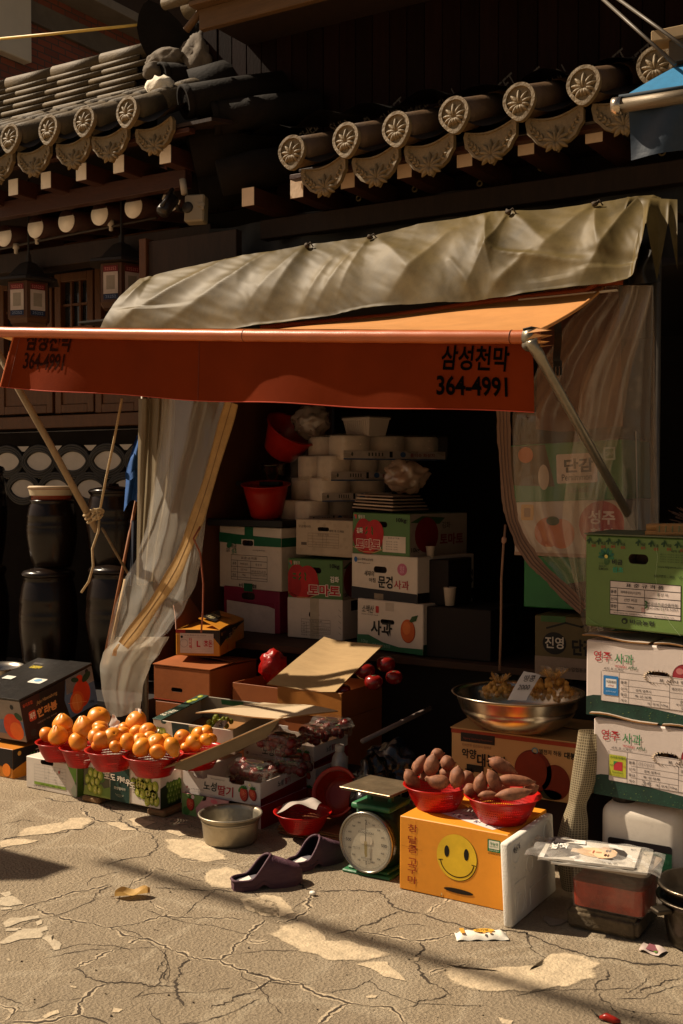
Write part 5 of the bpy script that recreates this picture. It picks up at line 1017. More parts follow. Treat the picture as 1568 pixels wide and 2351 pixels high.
for (u0, v0, u1, v1, Y, wd, t_, lb) in ((266, 1648, 258, 1673, 3.90, 28, '한라봉 5000', 'small paper price card behind the round orange at the bowl pile top'), (310, 1690, 318, 1627, 3.84, 17, '귤 5000원', 'tall narrow handwritten price card standing in the oranges'), (244, 1684, 274, 1660, 3.80, 14, '', 'blank folded paper slip lying across the oranges'), (357, 1682, 362, 1676, 3.82, 10, '', 'tiny paper corner between oranges beside the grape tray')):
    a, b = P(u0, v0, Y=Y), P(u1, v1, Y=Y+.02); q = MB(); d = b-a; sd = d.cross(Vector((0, 1, 0))).normalized()*(wd*5.0/FPX/2); n = -sd.cross(d).normalized()
    board(q, [a-sd, a+sd, b+sd, b-sd], .0012, M('#e6e0d6', .6, .04), 4, 4, .003)
    if t_: F = Face(q, a-sd+n*.0*1, sd*2, d, (sd*2).length, d.length); (F.txt(t_.replace(' ', '\n'), .5, .6, .45, '#555a78', 8, .0, wd=.7), F.line([(.2, .25), (.7, .22)], .02, '#555a78', 8))
    q.build('price_card', a, None, lb, 'price card', 'paper cards among the oranges')
# --- grape tray with its raised cardboard flaps
c = Carton(357, 600, 1730, 1678, Y=4.13, d=.36, tilt=R_(9), w=.47, h=.11)
R0 = P(357, 1649, Y=4.13); w, h, d = .47, .115, .36; c.mx = T(R0-Vector((-w, 0, h))) @ RX(R_(9)); c.base = R0-Vector((0, 0, h)); c.w, c.h, c.d = w, h, d
q = c.mb; th = .005
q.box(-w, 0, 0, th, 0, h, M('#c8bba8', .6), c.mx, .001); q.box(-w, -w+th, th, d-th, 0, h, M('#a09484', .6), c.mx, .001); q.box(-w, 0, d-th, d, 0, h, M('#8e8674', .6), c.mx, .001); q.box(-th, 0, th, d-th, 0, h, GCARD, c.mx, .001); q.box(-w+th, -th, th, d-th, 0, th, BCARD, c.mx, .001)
q.box(-w-.002, -w+.055, -.002, d+.002, h+.0005, h+.005, M('#1f3a30', .5, .2), c.mx, .001)
F = c.face(); grapes(F, .09, .55, .14, 20, 21, 3, xlim=(0, .2)); F.rect(.24, 0, .46, .97, '#20302a', 2); F.rect(.46, .2, .7, .9, '#7a7428', 2); F.txt('포도농원', .34, .45, .12, '#8a8c70', 4, .01, wd=.14); F.ell(.14, .96, .14, .09, '#1f3a30', 4)
F = Face(q, c.mx @ Vector((-w, 0, h+.0052)), c.mx.to_3x3() @ Vector((1, 0, 0)), c.mx.to_3x3() @ Vector((0, 1, 0)), .055, d); F.txt('영주포도', .5, .24, .10, '#c8c4b0', 3, .03, wd=1.6, rot=R_(75)); grapes(F, .5, .92, .05, 20, 4, 2); F.rect(.02, .6, .98, .64, '#0e2018', 2)
F = Face(q, c.mx @ Vector((-w+.02, d-.006, h*.72)), c.mx.to_3x3() @ Vector((1, 0, 0)), c.mx.to_3x3() @ Vector((0, 0, 1)), w-.05, h*.25); F.rect(.28, .1, .6, .95, '#2c5a34', 2); F.rect(.72, .0, 1, 1, '#1f3a30', 2)
o = c.build('grape_tray', 'open tilted fruit tray with a green printed rim behind the orange bowls', 'box')
q = MB(); FLW = M('#b5a184', .75, .06, 6, bump=.15, bs=40, spec=.2); board(q, [P(449, 1637, Y=4.14), P(642, 1653, Y=3.98), P(776, 1632, Y=4.20), P(606, 1614, Y=4.52)], .005, FLW, 10, 6, .008, BCARD); q.build('lid_flap', P(560, 1630, Y=4.2), o, 'pale flap lying open in full sun')
q = MB(); board(q, [P(338, 1778, Y=3.70), P(428, 1768, Y=3.86), P(612, 1694, Y=4.05), P(659, 1642, Y=3.97)], .005, GCARD, 14, 8, -.012, BCARD); q.build('hanging_flap', P(500, 1720, Y=3.9), o, 'grey underside flap slanting down across the bowls')
q = MB(); a = P(492, 1672, Y=4.18); dd = P(504, 1652, Y=4.24)-a; sd = Vector((.05, .0, -.003)); board(q, [a-sd*.2, a+sd, a+sd+dd, a+dd], .001, M('#cfc8be', .6, .03)); F = Face(q, a, sd, dd, sd.length, dd.length); F.txt('15', .3, .55, .5, '#333', 6, 0); F.txt('000', .75, .35, .25, '#333', 6, 0); q.build('price_note', a, None, 'paper price note propped inside the open grape tray', 'price card')
q = MB()
for i in range(34):
    p = c.mx @ Vector((-.27+.09*random.random(), .14+.09*random.random(), .03+.05*random.random())); q.blob(p, (.012, .012, .014), M('#8a9436', .3, .1, 30), .03, 2, 2)
o2 = q.build('green_grapes', c.mx @ Vector((-.2, .2, .05)), None, 'bunch of pale green grapes lying in the open tray', 'grapes')
# --- strawberry cartons and clear packs
STW = M('#cfc4bc', .5, .05, 7, bump=.06, bs=30)
def sberry(F, x, y, s, l=4, a=0, c1='#c03a2a'):
    F.ell(x, y, s*.62, s*.9, '#7e1c14', l, 18, a); F.ell(x-.01, y+.03*s, s*.56, s*.82, c1, l+1, 18, a); F.ell(x-.06*s, y+.15*s, s*.3, s*.4, '#d4583f', l+2, 12, a)
    for i in range(9): F.ell(x+.28*s*math.cos(i*2.4)*F.h/F.w*(.3+.08*i), y+.5*s*math.sin(i*2.4)*(.3+.08*i), s*.03, s*.05, '#e8c07a', l+3, 6)
    for t in range(5): F.ell(x+F.h/F.w*s*.3*math.cos(R_(20+35*t)), y+s*.72+.2*s*math.sin(R_(20+35*t)), s*.26, s*.1, '#3c7a32', l+3, 10, R_(20+35*t))
def straw(u0, u1, v1, vt, d, label, pink=False, **kw):
    c = Carton(u0, u1, v1, vt, d=d, **kw); w, h = c.w, c.h; q = c.mb; th = .005
    m = STW if not pink else M('#c88f92', .5, .12, 8)
    hp = [(.20, .80), (.58, .96)] if False else None
    for y0, y1 in ((0, th), (d-th, d)):
        prof = [(-w, 0), (0, 0), (0, h), (-.20*w, h), (-.20*w, h*.86), (-.24*w, h*.78), (-.36*w, h*.78), (-.40*w, h*.86), (-.40*w, h), (-.68*w, h), (-.68*w, h*.86), (-.72*w, h*.78), (-.83*w, h*.78), (-.87*w, h*.86), (-.87*w, h), (-w, h)]
        q.prism(prof, th, m, c.mx @ T(0, y0, 0))
    q.box(-w, -w+th, th, d-th, 0, h, m, c.mx, .001); q.box(-th, 0, th, d-th, 0, h, m, c.mx, .001); q.box(-w+th, -th, th, d-th, .0, th, BCARD, c.mx, .001)
    F = c.face()
    if not pink:
        F.txt('노성', .36, .50, .42, '#1d2a22', 4, .02, wd=.17, slant=.1); F.txt('딸기', .56, .40, .46, '#a8202a', 4, .02, wd=.20, slant=.05); F.txt('Strawberry', .46, .86, .07, '#5a4a44', 4, 0, wd=.18); F.ell(.055, .28, .065, .065, '#6a1a1a', 4); F.txt('2kg', .055, .28, .05, '#d8c8c0', 5); F.txt('노성농협딸기조합', .19, .25, .06, '#4a3a34', 4, .0, wd=.17)
        sberry(F, .80, .40, .36, 4); sberry(F, .91, .45, .32, 4, .3); F.ell(.76, .62, .2, .1, '#3c7a32', 3, a=.8); F.ell(.87, .86, .09, .08, '#e8dcc0', 8); F.ell(.87, .86, .03, .03, '#d8a830', 9)
    else:
        F.poly([(0, 0), (0, 1), (.3, 1), (.18, .4), (.2, 0)], '#7a9a5a', 2); sberry(F, .12, .55, .36, 4); F.ell(.15, .9, .1, .1, '#e8d0c8', 8); F.rect(.30, .0, 1, .55, '#b9a298', 2); F.txt('향결초 맑은물', .55, .52, .16, '#4a2a2a', 4, .01, wd=.3); F.ell(.85, .52, .16, .11, '#4a6a34', 4); F.txt('논산', .85, .52, .12, '#d0d8b0', 5, .01); F.txt('딸기', .62, .2, .3, '#b02838', 4, .03)
        F.ell(.06, .2, .2, .2, '#4a7a3a', 3); F.ell(.42, .85, .2, .1, '#d86a78', 3)
    F = c.face('side'); F.rect(0, 0, 1, .30 if not pink else 1, '#8e1c1c', 2); F.poly([(0, .30), (1, .52), (1, .28), (0, .05)], '#8e1c1c', 2) if not pink else None
    if not pink: F.txt('노성', .42, .68, .28, '#1d2a22', 4, .02, wd=.12); F.txt('딸기', .57, .68, .28, '#a8202a', 4, .02, wd=.12); F.txt('노성농협딸기조합', .45, .38, .06, '#3a2a24', 4, 0, wd=.25)
    c.build('strawberry_carton', label, 'box', 'strawberry cartons'); return c
straw(418, 599, 1904, 1853, .36, 'pink printed strawberry carton on the ground under the white one', True, Z=0)
SB = straw(421, 598, 1851, 1799, .36, 'white strawberry carton with berry print, middle of the front stack', Y=3.965)
straw(560, 727, 1845, 1795, .29, 'white strawberry carton behind, its side beside the leaning colander', Y=4.345)
straw(560, 724, 1797, 1766, .29, 'white strawberry carton in the rear stack, second from its top', Y=4.347)
straw(560, 720, 1766, 1715, .30, 'topmost white strawberry carton in the rear stack behind the milky bottle', Y=4.349)
CLR = film((.9, .86, .8), .94, .05, .06, (30, 30, 30), 'clear_pack'); BERR = M('#640a08', .22, .3, 40, bump=.6, bs=160, spec=.6)
def pack(u, v, Y, wpx, label, yaw=0):
    c = P(u, v, Y=Y); dep = (c-CAMP).dot(_F); w = wpx*dep/FPX*.92; d = w*.72; h = .085; b = c-Vector((0, 0, h*.5)); mx = T(b) @ RZ(yaw)
    o = empty('strawberry_pack', b, label, 'strawberry pack', 'clear strawberry packs')
    q = MB(); n = 40
    def ring(sx, z, rib=0):
        out = []
        for i in range(n):
            t = 2*math.pi*i/n; ct, st = math.cos(t), math.sin(t); k = (abs(ct)**5+abs(st)**5)**-.2; rr = 1+rib*(i % 2); out.append((ct*k*w/2*sx*rr, st*k*d/2*sx*rr, z))
        return out
    def loft(rs, m):
        vs = sum(rs, []); q.add(vs, [[k*n+i, k*n+(i+1) % n, (k+1)*n+(i+1) % n, (k+1)*n+i] for k in range(len(rs)-1) for i in range(n)]+[list(range(len(vs)-n, len(vs)))], m, mx)
    loft([ring(.82, 0), ring(.84, .004, .03), ring(.93, .048, .03), ring(.94, .052), ring(1.03, .053), ring(1.03, .055)], CLR); q.build('pack_tray', b, o)
    q = MB(); loft([ring(1.03, .056), ring(.96, .058), ring(.93, .074), ring(.86, .084), ring(.80, .080)], CLR); q.build('pack_lid', b, o)
    q = MB(); q.add([(w*.22*math.cos(R_(i*15)), d*.16*math.sin(R_(i*15)), .0815) for i in range(24)], [list(range(24))], ink('#6a5a34'), mx); q.add([(w*.20*math.cos(R_(i*15)), d*.14*math.sin(R_(i*15)), .0822) for i in range(24)], [list(range(24))], ink('#2a1410'), mx); q.build('sticker', b, o)
    q = MB(); rnd = random.Random(int(u))
    for i in range(30):
        x, y, z = rnd.uniform(-.4, .4)*w, rnd.uniform(-.38, .38)*d, .018+.045*rnd.random(); q.blob((0, 0, 0), (.022, .021, .026), BERR, .12, 2, 2, mx @ T(x, y, z) @ RX(rnd.uniform(0, 3)) @ RY(rnd.uniform(0, 3)), i)
    for i in range(8): x, y = rnd.uniform(-.4, .4)*w, rnd.uniform(-.38, .38)*d; q.blob((0, 0, 0), (.010, .010, .004), M('#2c4a1c', .6), .4, 3, 2, mx @ T(x, y, .05+.02*rnd.random()), i)
    q.build('strawberries', b, o, kind='stuff')
pack(584, 1768, 4.10, 122, 'clear strawberry pack at the front of the white carton'); pack(672, 1755, 4.22, 100, 'lower clear strawberry pack half behind the front one'); pack(650, 1703, 4.20, 118, 'clear strawberry pack stacked over two others under the flap'); pack(722, 1686, 4.46, 76, 'dark clear strawberry pack in the rear carton between two others', R_(-10)); pack(762, 1668, 4.56, 108, 'sunlit clear strawberry pack at the top of the rear carton', R_(-20)); pack(505, 1780, 4.22, 96, 'strawberry pack sunk low in the white carton beneath the slanting flap')
# --- steel pot, colanders, flattened cardboard, bottle
ALU = M('#a39a88', .42, .18, 9, bump=.25, bs=35, metal=.85, dirt=.45)
def pot():
    c = P(529, 1931, Z=0); r = .130; h = .118; q = MB()
    q.lathe([(0, .001), (.098, .001), (.106, .005), (.111, .016), (.118, .085), (.120, .104), (.128, .108), (.133, .113), (.134, .118), (.130, .121), (.122, .114), (.117, .10), (.109, .018), (.10, .006), (0, .006)], ALU, T(c), 64); q.lathe([(.1185, .086), (.1215, .090), (.1205, .095)], ALU, T(c), 64)
    q.build('steel_pot', c, None, 'dented steel rice pot without lid standing on the pavement', 'pot')
pot()
o, c = colander(695, 1862, .122, .080, .036, 'red colander holding a crumpled paper, on the flattened cardboard', 'red colanders'); q = MB()
q.grid(lambda s, t: P(634+92*s+12*t, 1868-20*math.sin(s*2.6)-16*t+3*math.sin(s*9+t*4), Y=c.y-.11+.15*t+.01*math.sin(9*s+3*t)), 20, 10, M('#9a9088', .7, .08, 20, bump=.3, bs=30)); q.build('crumpled_paper', c+Vector((0, 0, .07)), None, 'grey crumpled paper lining the colander on the cardboard', 'paper')
def lean():
    c = P(776, 1822, Y=4.12); q = MB(); r, h = .108, .085; mx = T(c) @ RZ(R_(2)) @ RX(R_(64)) @ T(0, 0, -h*.6); s2 = sieve('#a82a14', 80, .010, .35, .018, .075); q.lathe([(0, 0), (.62*r, 0), (.76*r, .4*h), (.88*r, .9*h)], s2, T(0, 0, 0), 48); q.lathe([(.88*r, .9*h), (1.0*r, .97*h), (1.02*r, h), (.97*r, 1.03*h), (.90*r, .96*h)], M('#a82a14', .35, .1, trans=.2), None, 48); q.lathe([(.85*r, .9*h), (.70*r, .4*h), (.52*r, .02), (0, .02)], s2, None, 48)
    o = q.build('red_colander', (0, 0, 0), None, 'empty red colander tipped on its side beside the weighing scale', 'colander', 'red colanders'); o.matrix_world = mx
lean()
q = MB(); cp = [P(628, 1936, Z=0), P(792, 1975, Z=0)]
for i in range(5):
    a = P(622+3*i+random.uniform(-4, 4), 1915, Z=.01); a = Vector((-2.72+random.uniform(-.03, .02), 3.93+random.uniform(-.01, .02), .004+.0075*i)); q.box(0, .62+random.uniform(-.05, .03), 0, .36, 0, .006, BCARD if i % 2 else M('#7a4a2a', .7, .15), T(a) @ RZ(R_(random.uniform(-3, 3))), .001)
q.build('flattened_cardboard', (-2.5, 4.0, 0), None, 'pile of flattened brown cardboard under the red colander', 'cardboard')
q = MB(); a = Vector((-2.28, 3.97, .045)); q.box(0, .10, 0, .05, 0, .004, M('#d8c4a0', .6), T(a) @ RZ(R_(-8)), .001); q.box(.05, .16, .03, .09, .0, .004, M('#b02818', .5), T(a) @ RZ(R_(20)), .001); q.build('card_scraps', a, None, 'pale and red card scraps lying by the scale dial', 'scraps')
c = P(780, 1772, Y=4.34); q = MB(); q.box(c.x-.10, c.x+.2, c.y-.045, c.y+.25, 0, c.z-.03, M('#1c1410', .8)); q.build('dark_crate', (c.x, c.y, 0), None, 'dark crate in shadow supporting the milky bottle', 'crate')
q = MB(); c.z -= .028; q.lathe([(0, 0), (.034, 0), (.038, .006), (.038, .07), (.034, .095), (.020, .118), (.016, .124)], film((.8, .76, .7), .35, .2, .1, key='milk'), T(c), 28); q.lathe([(0, .004), (.033, .006), (.034, .05), (.034, .07)], M('#b5aa9c', .5), T(c), 24); o = q.build('milky_bottle', c, None, 'small milky plastic bottle with a white cap behind the leaning colander', 'bottle'); q = MB(); q.lathe([(.0195, .122), (.021, .124), (.021, .148), (.018, .151), (0, .151)], M('#c9c0b4', .5), T(c), 24); q.build('bottle_cap', c, o)
def bag(u, v, Y, r, label, mat, seed, nm='plastic_bag'):
    c = P(u, v, Y=Y); q = MB(); q.blob((c.x, c.y, c.z), r, mat, .35, 2.6, 4, seed=seed); return q.build(nm, c, None, label, 'bag')
BAGK = M('#0b0b0d', .22, .3, 8, bump=.9, bs=22, spec=.6)
bag(862, 1850, 4.12, (.10, .10, .19), 'glossy black plastic bag slumped behind the scale', BAGK, 3); bag(900, 1770, 4.28, (.13, .12, .12), 'dark blue tinted plastic bag in the shade above the scale', M('#131a26', .25, .3, 8, bump=.9, bs=20, spec=.6), 8)
# --- clogs
CLOG = M('#4c303c', .62, .18, 14, bump=.3, bs=50, stretch=(1, 1, 6), spec=.35)
def clog(base, yaw, label, sc=1.0):
    """backless garden clog: sole outline swept up into a rounded toe cap with a tall open collar"""
    mx = T(base) @ RZ(yaw) @ SCL(sc, sc, sc); q = MB(); L = .27; n = 44
    def half(x):                                  # half width at x along the shoe (0 heel .. 1 toe)
        pts = [(0, .016), (.03, .029), (.10, .039), (.25, .042), (.42, .043), (.58, .048), (.72, .052), (.85, .048), (.94, .036), (.985, .018), (1, .003)]
        for (a, b), (c_, d_) in zip(pts, pts[1:]):
            if x <= c_: return b+(d_-b)*(x-a)/(c_-a)
        return .003
    def topz(x): return .037+(.113-.037)*(lambda k: k*k*(3-2*k))(min(1, max(0, (x-.20)/.34))) if x < .54 else .113-.045*((x-.54)/.38)**.9 if x < .92 else .068-.045*((x-.92)/.08)**2
    def solez(x): return .014*max(0, (x-.8)/.2)**2+.018*math.exp(-((x-.40)/.07)**2)
    HA = .113
    def outer(s, t):                              # t 0..1 runs from one edge over the top to the other
        x = s; w_ = half(x); zt = topz(x) if x > .54 else HA; a = math.pi*t; cx = -math.cos(a); sz = max(0, math.sin(a)); b0 = .012+solez(x)
        return ((x-.5)*L, w_*(abs(cx)**.62)*(1 if cx > 0 else -1), b0+(zt-b0)*(sz**.62))
    q.grid(lambda s, t: outer(.54+.46*s, t), 22, 20, CLOG, mx)
    INS = M('#20161a', .7, .2); rims = {}
    for sg in (0, 1):                             # walls of the open heel part follow the same arch, cut off at the collar line
        def wall(s, t, sg=sg, inn=0):
            x = .54*s; b0 = .012+solez(x); am = math.asin(min(1, max(0, (topz(x)-b0)/(HA-b0))**(1/.62)))/math.pi; p = Vector(outer(x, t*am if not sg else 1-t*am))
            return p*1 if not inn else Vector((p.x+.003, p.y*.86, p.z))
        q.grid(lambda s, t: wall(s, t), 24, 10, CLOG, mx); q.grid(lambda s, t: wall(s, t, inn=1), 24, 10, INS, mx)
        rims[sg] = [wall(i/20, 1)*1 for i in range(21)]; q.tube([Vector((p.x, p.y*.95, p.z)) for p in rims[sg]], .0052, CLOG, 8, mx)
    q.tube([((.0-.5)*L, -.018+.036*i/8, .036) for i in range(9)], .0052, CLOG, 8, mx); q.grid(lambda s, t: ((.001-.5)*L, -.022+.044*s, .010+.028*t), 6, 4, CLOG, mx)
    for i in range(7): q.tube([outer(.62+.02*i, .30+.04*k) for k in range(11)], .0014, CLOG, 5, mx)
    o = q.build('garden_clog', base, None, label, 'clog', 'pair of purple garden clogs')
    q = MB(); up = [((s-.5)*L, k*half(s), .0+solez(s)) for k in (-1, 1) for s in ([i/n for i in range(n+1)] if k < 0 else [1-i/n for i in range(n+1)])]
    N_ = len(up); q.add([(x, y, z) for x, y, z in up]+[(x*1.0, y*1.05, z+.016) for x, y, z in up], [[i, (i+1) % N_, N_+(i+1) % N_, N_+i] for i in range(N_)], CLOG, mx); q.grid(lambda s, t: ((.01+.97*s-.5)*L, (t*2-1)*half(.01+.97*s)*.97, .022+.006*math.sin(s*6)*(abs(t-.5))), 20, 6, M('#2a2023', .7, .2), mx); q.build('sole', base, o)
    q = MB(); q.grid(lambda s, t: ((.06+.34*s-.5)*L, (t-.5)*.050, .027+.012*s), 10, 6, M('#5a565c', .8, .2, 40), mx); q.grid(lambda s, t: ((.10+.14*s-.5)*L, (t-.72)*.036, .029+.012*s), 4, 4, M('#c9c0b8', .6), mx); q.build('insole', base, o)
c1 = P(615, 2032, Z=0); clog(c1, R_(52), 'purple garden clog lying nearer the street, its pale insole showing', 1.0)
c2 = P(727, 1984, Z=0); clog(c2, R_(72), 'purple garden clog lying nearer the weighing scale', .98)
# --- green spring scale
def scale():
    c = P(843, 2012, Z=0); o = empty('weighing_scale', c, 'old green spring scale with a round dial and worn metal plate', 'scale'); GR = M('#2f6a45', .45, .2, 12, bump=.25, bs=40, dirt=.4); GRD = M('#1c3a28', .5, .3, 14, dirt=.4)
    y0 = c.y-.0; x0 = c.x; r = .112; zc = P(842, 1935, Y=y0-.01).z
    q = MB(); q.box(x0-.11, x0+.10, y0-.005, y0+.20, 0, .012, GR, None, .004); q.box(x0-.095, x0+.085, y0+.01, y0+.19, .012, .024, GR, None, .006); q.build('base_plate', c, o)
    q = MB(); b = bmesh.new(); bmesh.ops.create_cube(b, size=1)
    for v in b.verts: v.co.x *= .165 if v.co.z < 0 else .15; v.co.y *= .15; v.co.z *= .235
    bmesh.ops.bevel(b, geom=b.edges[:], offset=.02, segments=3, affect='EDGES'); q.bm(b, GRD, T(x0, y0+.105, .14), True); q.box(x0-.085, x0+.085, y0+.02, y0+.19, .243, .266, GR, None, .008, 2); q.build('body', c, o)
    for dx in (-.045, .045):
        q = MB(); q.box(x0+dx-.009, x0+dx+.009, y0+.09, y0+.11, .26, .322, GR, None, .002); q.build('plate_post', c, o)
    q = MB(); pm = T(x0+.005, y0+.08, .325) @ RZ(R_(-4)); q.box(-.115, .115, -.10, .11, 0, .004, M('#8a7a62', .38, .35, 12, bump=.3, bs=50, metal=.7, dirt=.5), pm, .002); q.box(-.112, .112, -.097, .107, -.008, 0, M('#6a5c4a', .5, metal=.6), pm, .003); q.build('weighing_plate', c, o)
    dm = T(x0, y0-.003, zc) @ RX(R_(90))
    q = MB(); q.lathe([(r*.97, -.03), (r*1.0, -.028), (r*1.04, .0), (r*1.04, .010), (r*1.0, .014), (r*.965, .012), (r*.95, .004)], M('#8f8a80', .25, .15, metal=.9), dm, 64); q.lathe([(r*1.0, -.06), (r*.97, -.03)], GRD, dm, 48); q.build('dial_ring', c, o)
    q = MB(); q.lathe([(0, .004), (r*.96, .004)], M('#b9b3a2', .5, .08, 12, dirt=.15), dm, 64)
    F = Face(q, (x0-r, y0-.0075, zc-r), (1, 0, 0), (0, 0, 1), 2*r, 2*r); K = '#26221c'
    for i in range(200):
        a = 2*math.pi*i/200; r0 = .40 if i % 10 == 0 else .425 if i % 5 == 0 else .435
        F.line([(.5+r0*math.sin(a), .5+r0*math.cos(a)), (.5+.455*math.sin(a), .5+.455*math.cos(a))], .0035, K, 1)
    for i, t in enumerate(['2', '200', '300', '400', '500', '600', '700', '800', '1', '900', '800', '700', '600', '500', '400', '200']): pass
    for a, t, s in ((0, '2', .075), (25, '100', .03), (45, '200', .032), (68, '300', .032), (90, '500', .055), (113, '600', .032), (135, '700', .032), (157, '800', .032), (180, '1', .075), (203, '100', .03), (225, '200', .032), (247, '300', .032), (270, '500', .055), (293, '600', .032), (315, '700', .032), (337, '800', .03)):
        t_ = R_(a); F.txt(t, .5+.345*math.sin(t_), .5+.345*math.cos(t_), s, K, 2, .02)
    F.txt('kg', .56, .84, .035, K, 2); F.txt('kg', .56, .16, .035, K, 2); F.txt('KYUNG IN SCALE', .5, .665, .035, K, 2, .015, wd=.30); F.txt('경인정밀저울', .5, .23, .035, K, 2, .0, wd=.2); F.txt('MADE IN KOREA', .5, .19, .016, K, 2, .0, wd=.13); F.txt('NO.11175', .31, .39, .028, K, 2, .0, wd=.14); F.txt('한국경인저울', .47, .71, .022, K, 2, .0, wd=.14); F.rrect(.38, .47, .62, .61, .05, '#cfc6b4', 2); F.line([(.24, .365), (.38, .365)], .003, K, 2)
    q.build('dial_face', c, o)
    q = MB(); F = Face(q, (x0-r, y0-.0110, zc-r), (1, 0, 0), (0, 0, 1), 2*r, 2*r); F.poly([(.47, .5), (.53, .5), (.525, .32), (.53, .27), (.49, .25), (.475, .32)], '#8a7a3a', 1); F.poly([(.49, .5), (.51, .5), (.503, .90), (.497, .90)], '#4a3a22', 1); F.ell(.5, .5, .03, .03, '#9a8a5a', 2); q.build('needle', c, o)
    q = MB(); q.lathe([(0, .0125), (r*.95, .0115)], film((.9, .9, .86), .88, .04, .04, (3, 3, 3), 'dial_glass'), dm, 48); q.build('dial_glass', c, o)
scale()
# --- orange carton with the smiling face, foam lid, bowls of sweet potato
YEL = M('#d88c26', .45, .08, 7, bump=.12, bs=18, spec=.4, dirt=.14); c = Carton(917, 1165, 2094, 1917, Z=0, d=.36); c.R; YB0 = c.R.y; c.body(YEL, bev=.003); F = c.face()
for t_, y in (('참', .86), ('달', .70), ('콤', .575), ('고', .40), ('구', .285), ('마', .155)): F.txt(t_, .125, y, .10, '#8e2a12', 3, .004, wd=.088)
F.ell(.545, .575, .292, .308, '#5a4a14', 2, 48); F.ell(.54, .58, .29, .305, '#d8b22a', 3, 48); F.ell(.45, .64, .036, .078, '#14100a', 4); F.ell(.63, .64, .036, .078, '#14100a', 4)
arc = [(.545+.155*math.cos(R_(a)), .545+.225*math.sin(R_(a))) for a in range(190, 351, 8)]; F.line(arc, .012, '#2a2008', 4); F.line([(.375, .51), (.41, .52)], .01, '#2a2008', 4); F.line([(.68, .52), (.715, .515)], .01, '#2a2008', 4)
F.ell(.56, .135, .215, .032, '#3a2410', 3, a=-.02); F.ell(.56, .135, .20, .025, '#1c120a', 4, a=-.02)
F.rrect(.82, .745, .935, .905, .008, '#1f6a3c', 3); F.rrect(.832, .785, .925, .892, .006, '#d5d2c0', 4); F.txt('무농약', .879, .850, .042, '#1f6a3c', 5, .02, wd=.07); F.txt('NON PESTICIDE', .879, .815, .016, '#1f6a3c', 5, 0, wd=.075); F.txt('농림축산식품부', .878, .766, .02, '#d5d2c0', 5, 0, wd=.085); F.txt('제14305203호', .88, .72, .026, '#3a2a10', 5, .0, wd=.11)
F.line([(.155, .02), (.155, .98)], .003, '#b86a14', 2); F.line([(.665, .52), (.665, .98)], .003, '#d88a2a', 2); F.line([(.02, .6), (.22, .58)], .004, '#a8621c', 2)
F.ell(.405, .05, .010, .02, '#d8b878', 3); F.ell(.40, .03, .006, .012, '#4a2a10', 4)
F = c.face('top'); F.poly([(.24, .30), (.42, .62), (.93, .30), (.84, .06)], '#cfc8c2', 2)
rnd = random.Random(3)
for i in range(34): x, y = .30+.5*rnd.random(), .0; k = rnd.random(); F.line([(x, .40-.38*(x-.3)+.18*(k-.5)), (x+.012, .42-.38*(x-.3)+.18*(k-.5)), (x+.01, .38-.38*(x-.3)+.18*(k-.5))], .008, '#6a6474' if i % 4 else '#b86a70', 3)
c.build('orange_smile_carton', 'bright orange sweet potato carton with a printed smiling yellow face', 'box'); SMB = c; topz_ = c.R.z+c.h
def foam():
    a = P(1176, 2133, Z=0); b = P(1271, 2046, Z=0); x = a.x; L = .41; h = .285; mx = T(x, a.y, 0) @ RY(R_(-3)); W = M('#d6d2c8', .75, .04, 40, bump=.25, bs=160, spec=.3); q = MB()
    q.box(-.033, 0, 0, L, 0, h, W, mx, .009, 2)
    for (y0, y1, z0, z1) in ((.03, .035, .02, .13), (.12, .125, .03, .14), (.03, .125, .135, .14), (.16, .33, .085, .09), (.16, .165, .03, .09), (.19, .31, .19, .194)): q.box(0, .003, y0, y1, z0, z1, W, mx, .001)
    for (y, z, r) in ((.345, .235, .035), (.08, .06, .03), (.17, .17, .028), (.05, .235, .03)): q.lathe([(r-.002, 0), (r, .0035), (r+.002, 0)], W, mx @ T(0, y, z) @ RY(R_(90)), 24)
    for (y, z) in ((.04, .19), (.05, .15), (.13, .155), (.21, .235), (.06, .10)): q.blob((0, y, z), (.003, .006, .006), W, .2, 2, 1, mx)
    F = Face(q, mx @ Vector((0, 0, 0)), mx.to_3x3() @ Vector((0, 1, 0)), mx.to_3x3() @ Vector((0, 0, 1)), L, h); F.txt('백남시사', .16, .88, .085, '#1c1c30', 2, .02, wd=.14, rot=R_(5))
    q.build('foam_lid', (x, a.y, 0), None, 'white polystyrene box lid leaning against the orange smile carton', 'foam lid')
foam()
PO = bpy.data.materials.new('sweet_potato'); PO.use_nodes = True
def pomat(m):
    t = m.node_tree; b = t.nodes['Principled BSDF']; L = t.links.new; N = t.nodes.new; tc = N('ShaderNodeTexCoord'); n = N('ShaderNodeTexNoise'); n.inputs['Scale'].default_value = 45; n.inputs['Detail'].default_value = 8; n.inputs['Roughness'].default_value = .7; L(tc.outputs['Object'], n.inputs[0])
    cr = N('ShaderNodeValToRGB'); cr.color_ramp.elements[0].position = .3; cr.color_ramp.elements[0].color = (.10, .034, .017, 1); cr.color_ramp.elements[1].position = .72; cr.color_ramp.elements[1].color = (.36, .14, .062, 1); L(n.outputs[0], cr.inputs[0]); L(cr.outputs[0], b.inputs[0]); b.inputs['Roughness'].default_value = .7
    n2 = N('ShaderNodeTexNoise'); n2.inputs['Scale'].default_value = 120; n2.inputs['Detail'].default_value = 6; L(tc.outputs['Object'], n2.inputs[0]); bp = N('ShaderNodeBump'); bp.inputs['Strength'].default_value = .5; bp.inputs['Distance'].default_value = .003; L(n2.outputs[0], bp.inputs[2]); L(bp.outputs[0], b.inputs['Normal'])
pomat(PO)
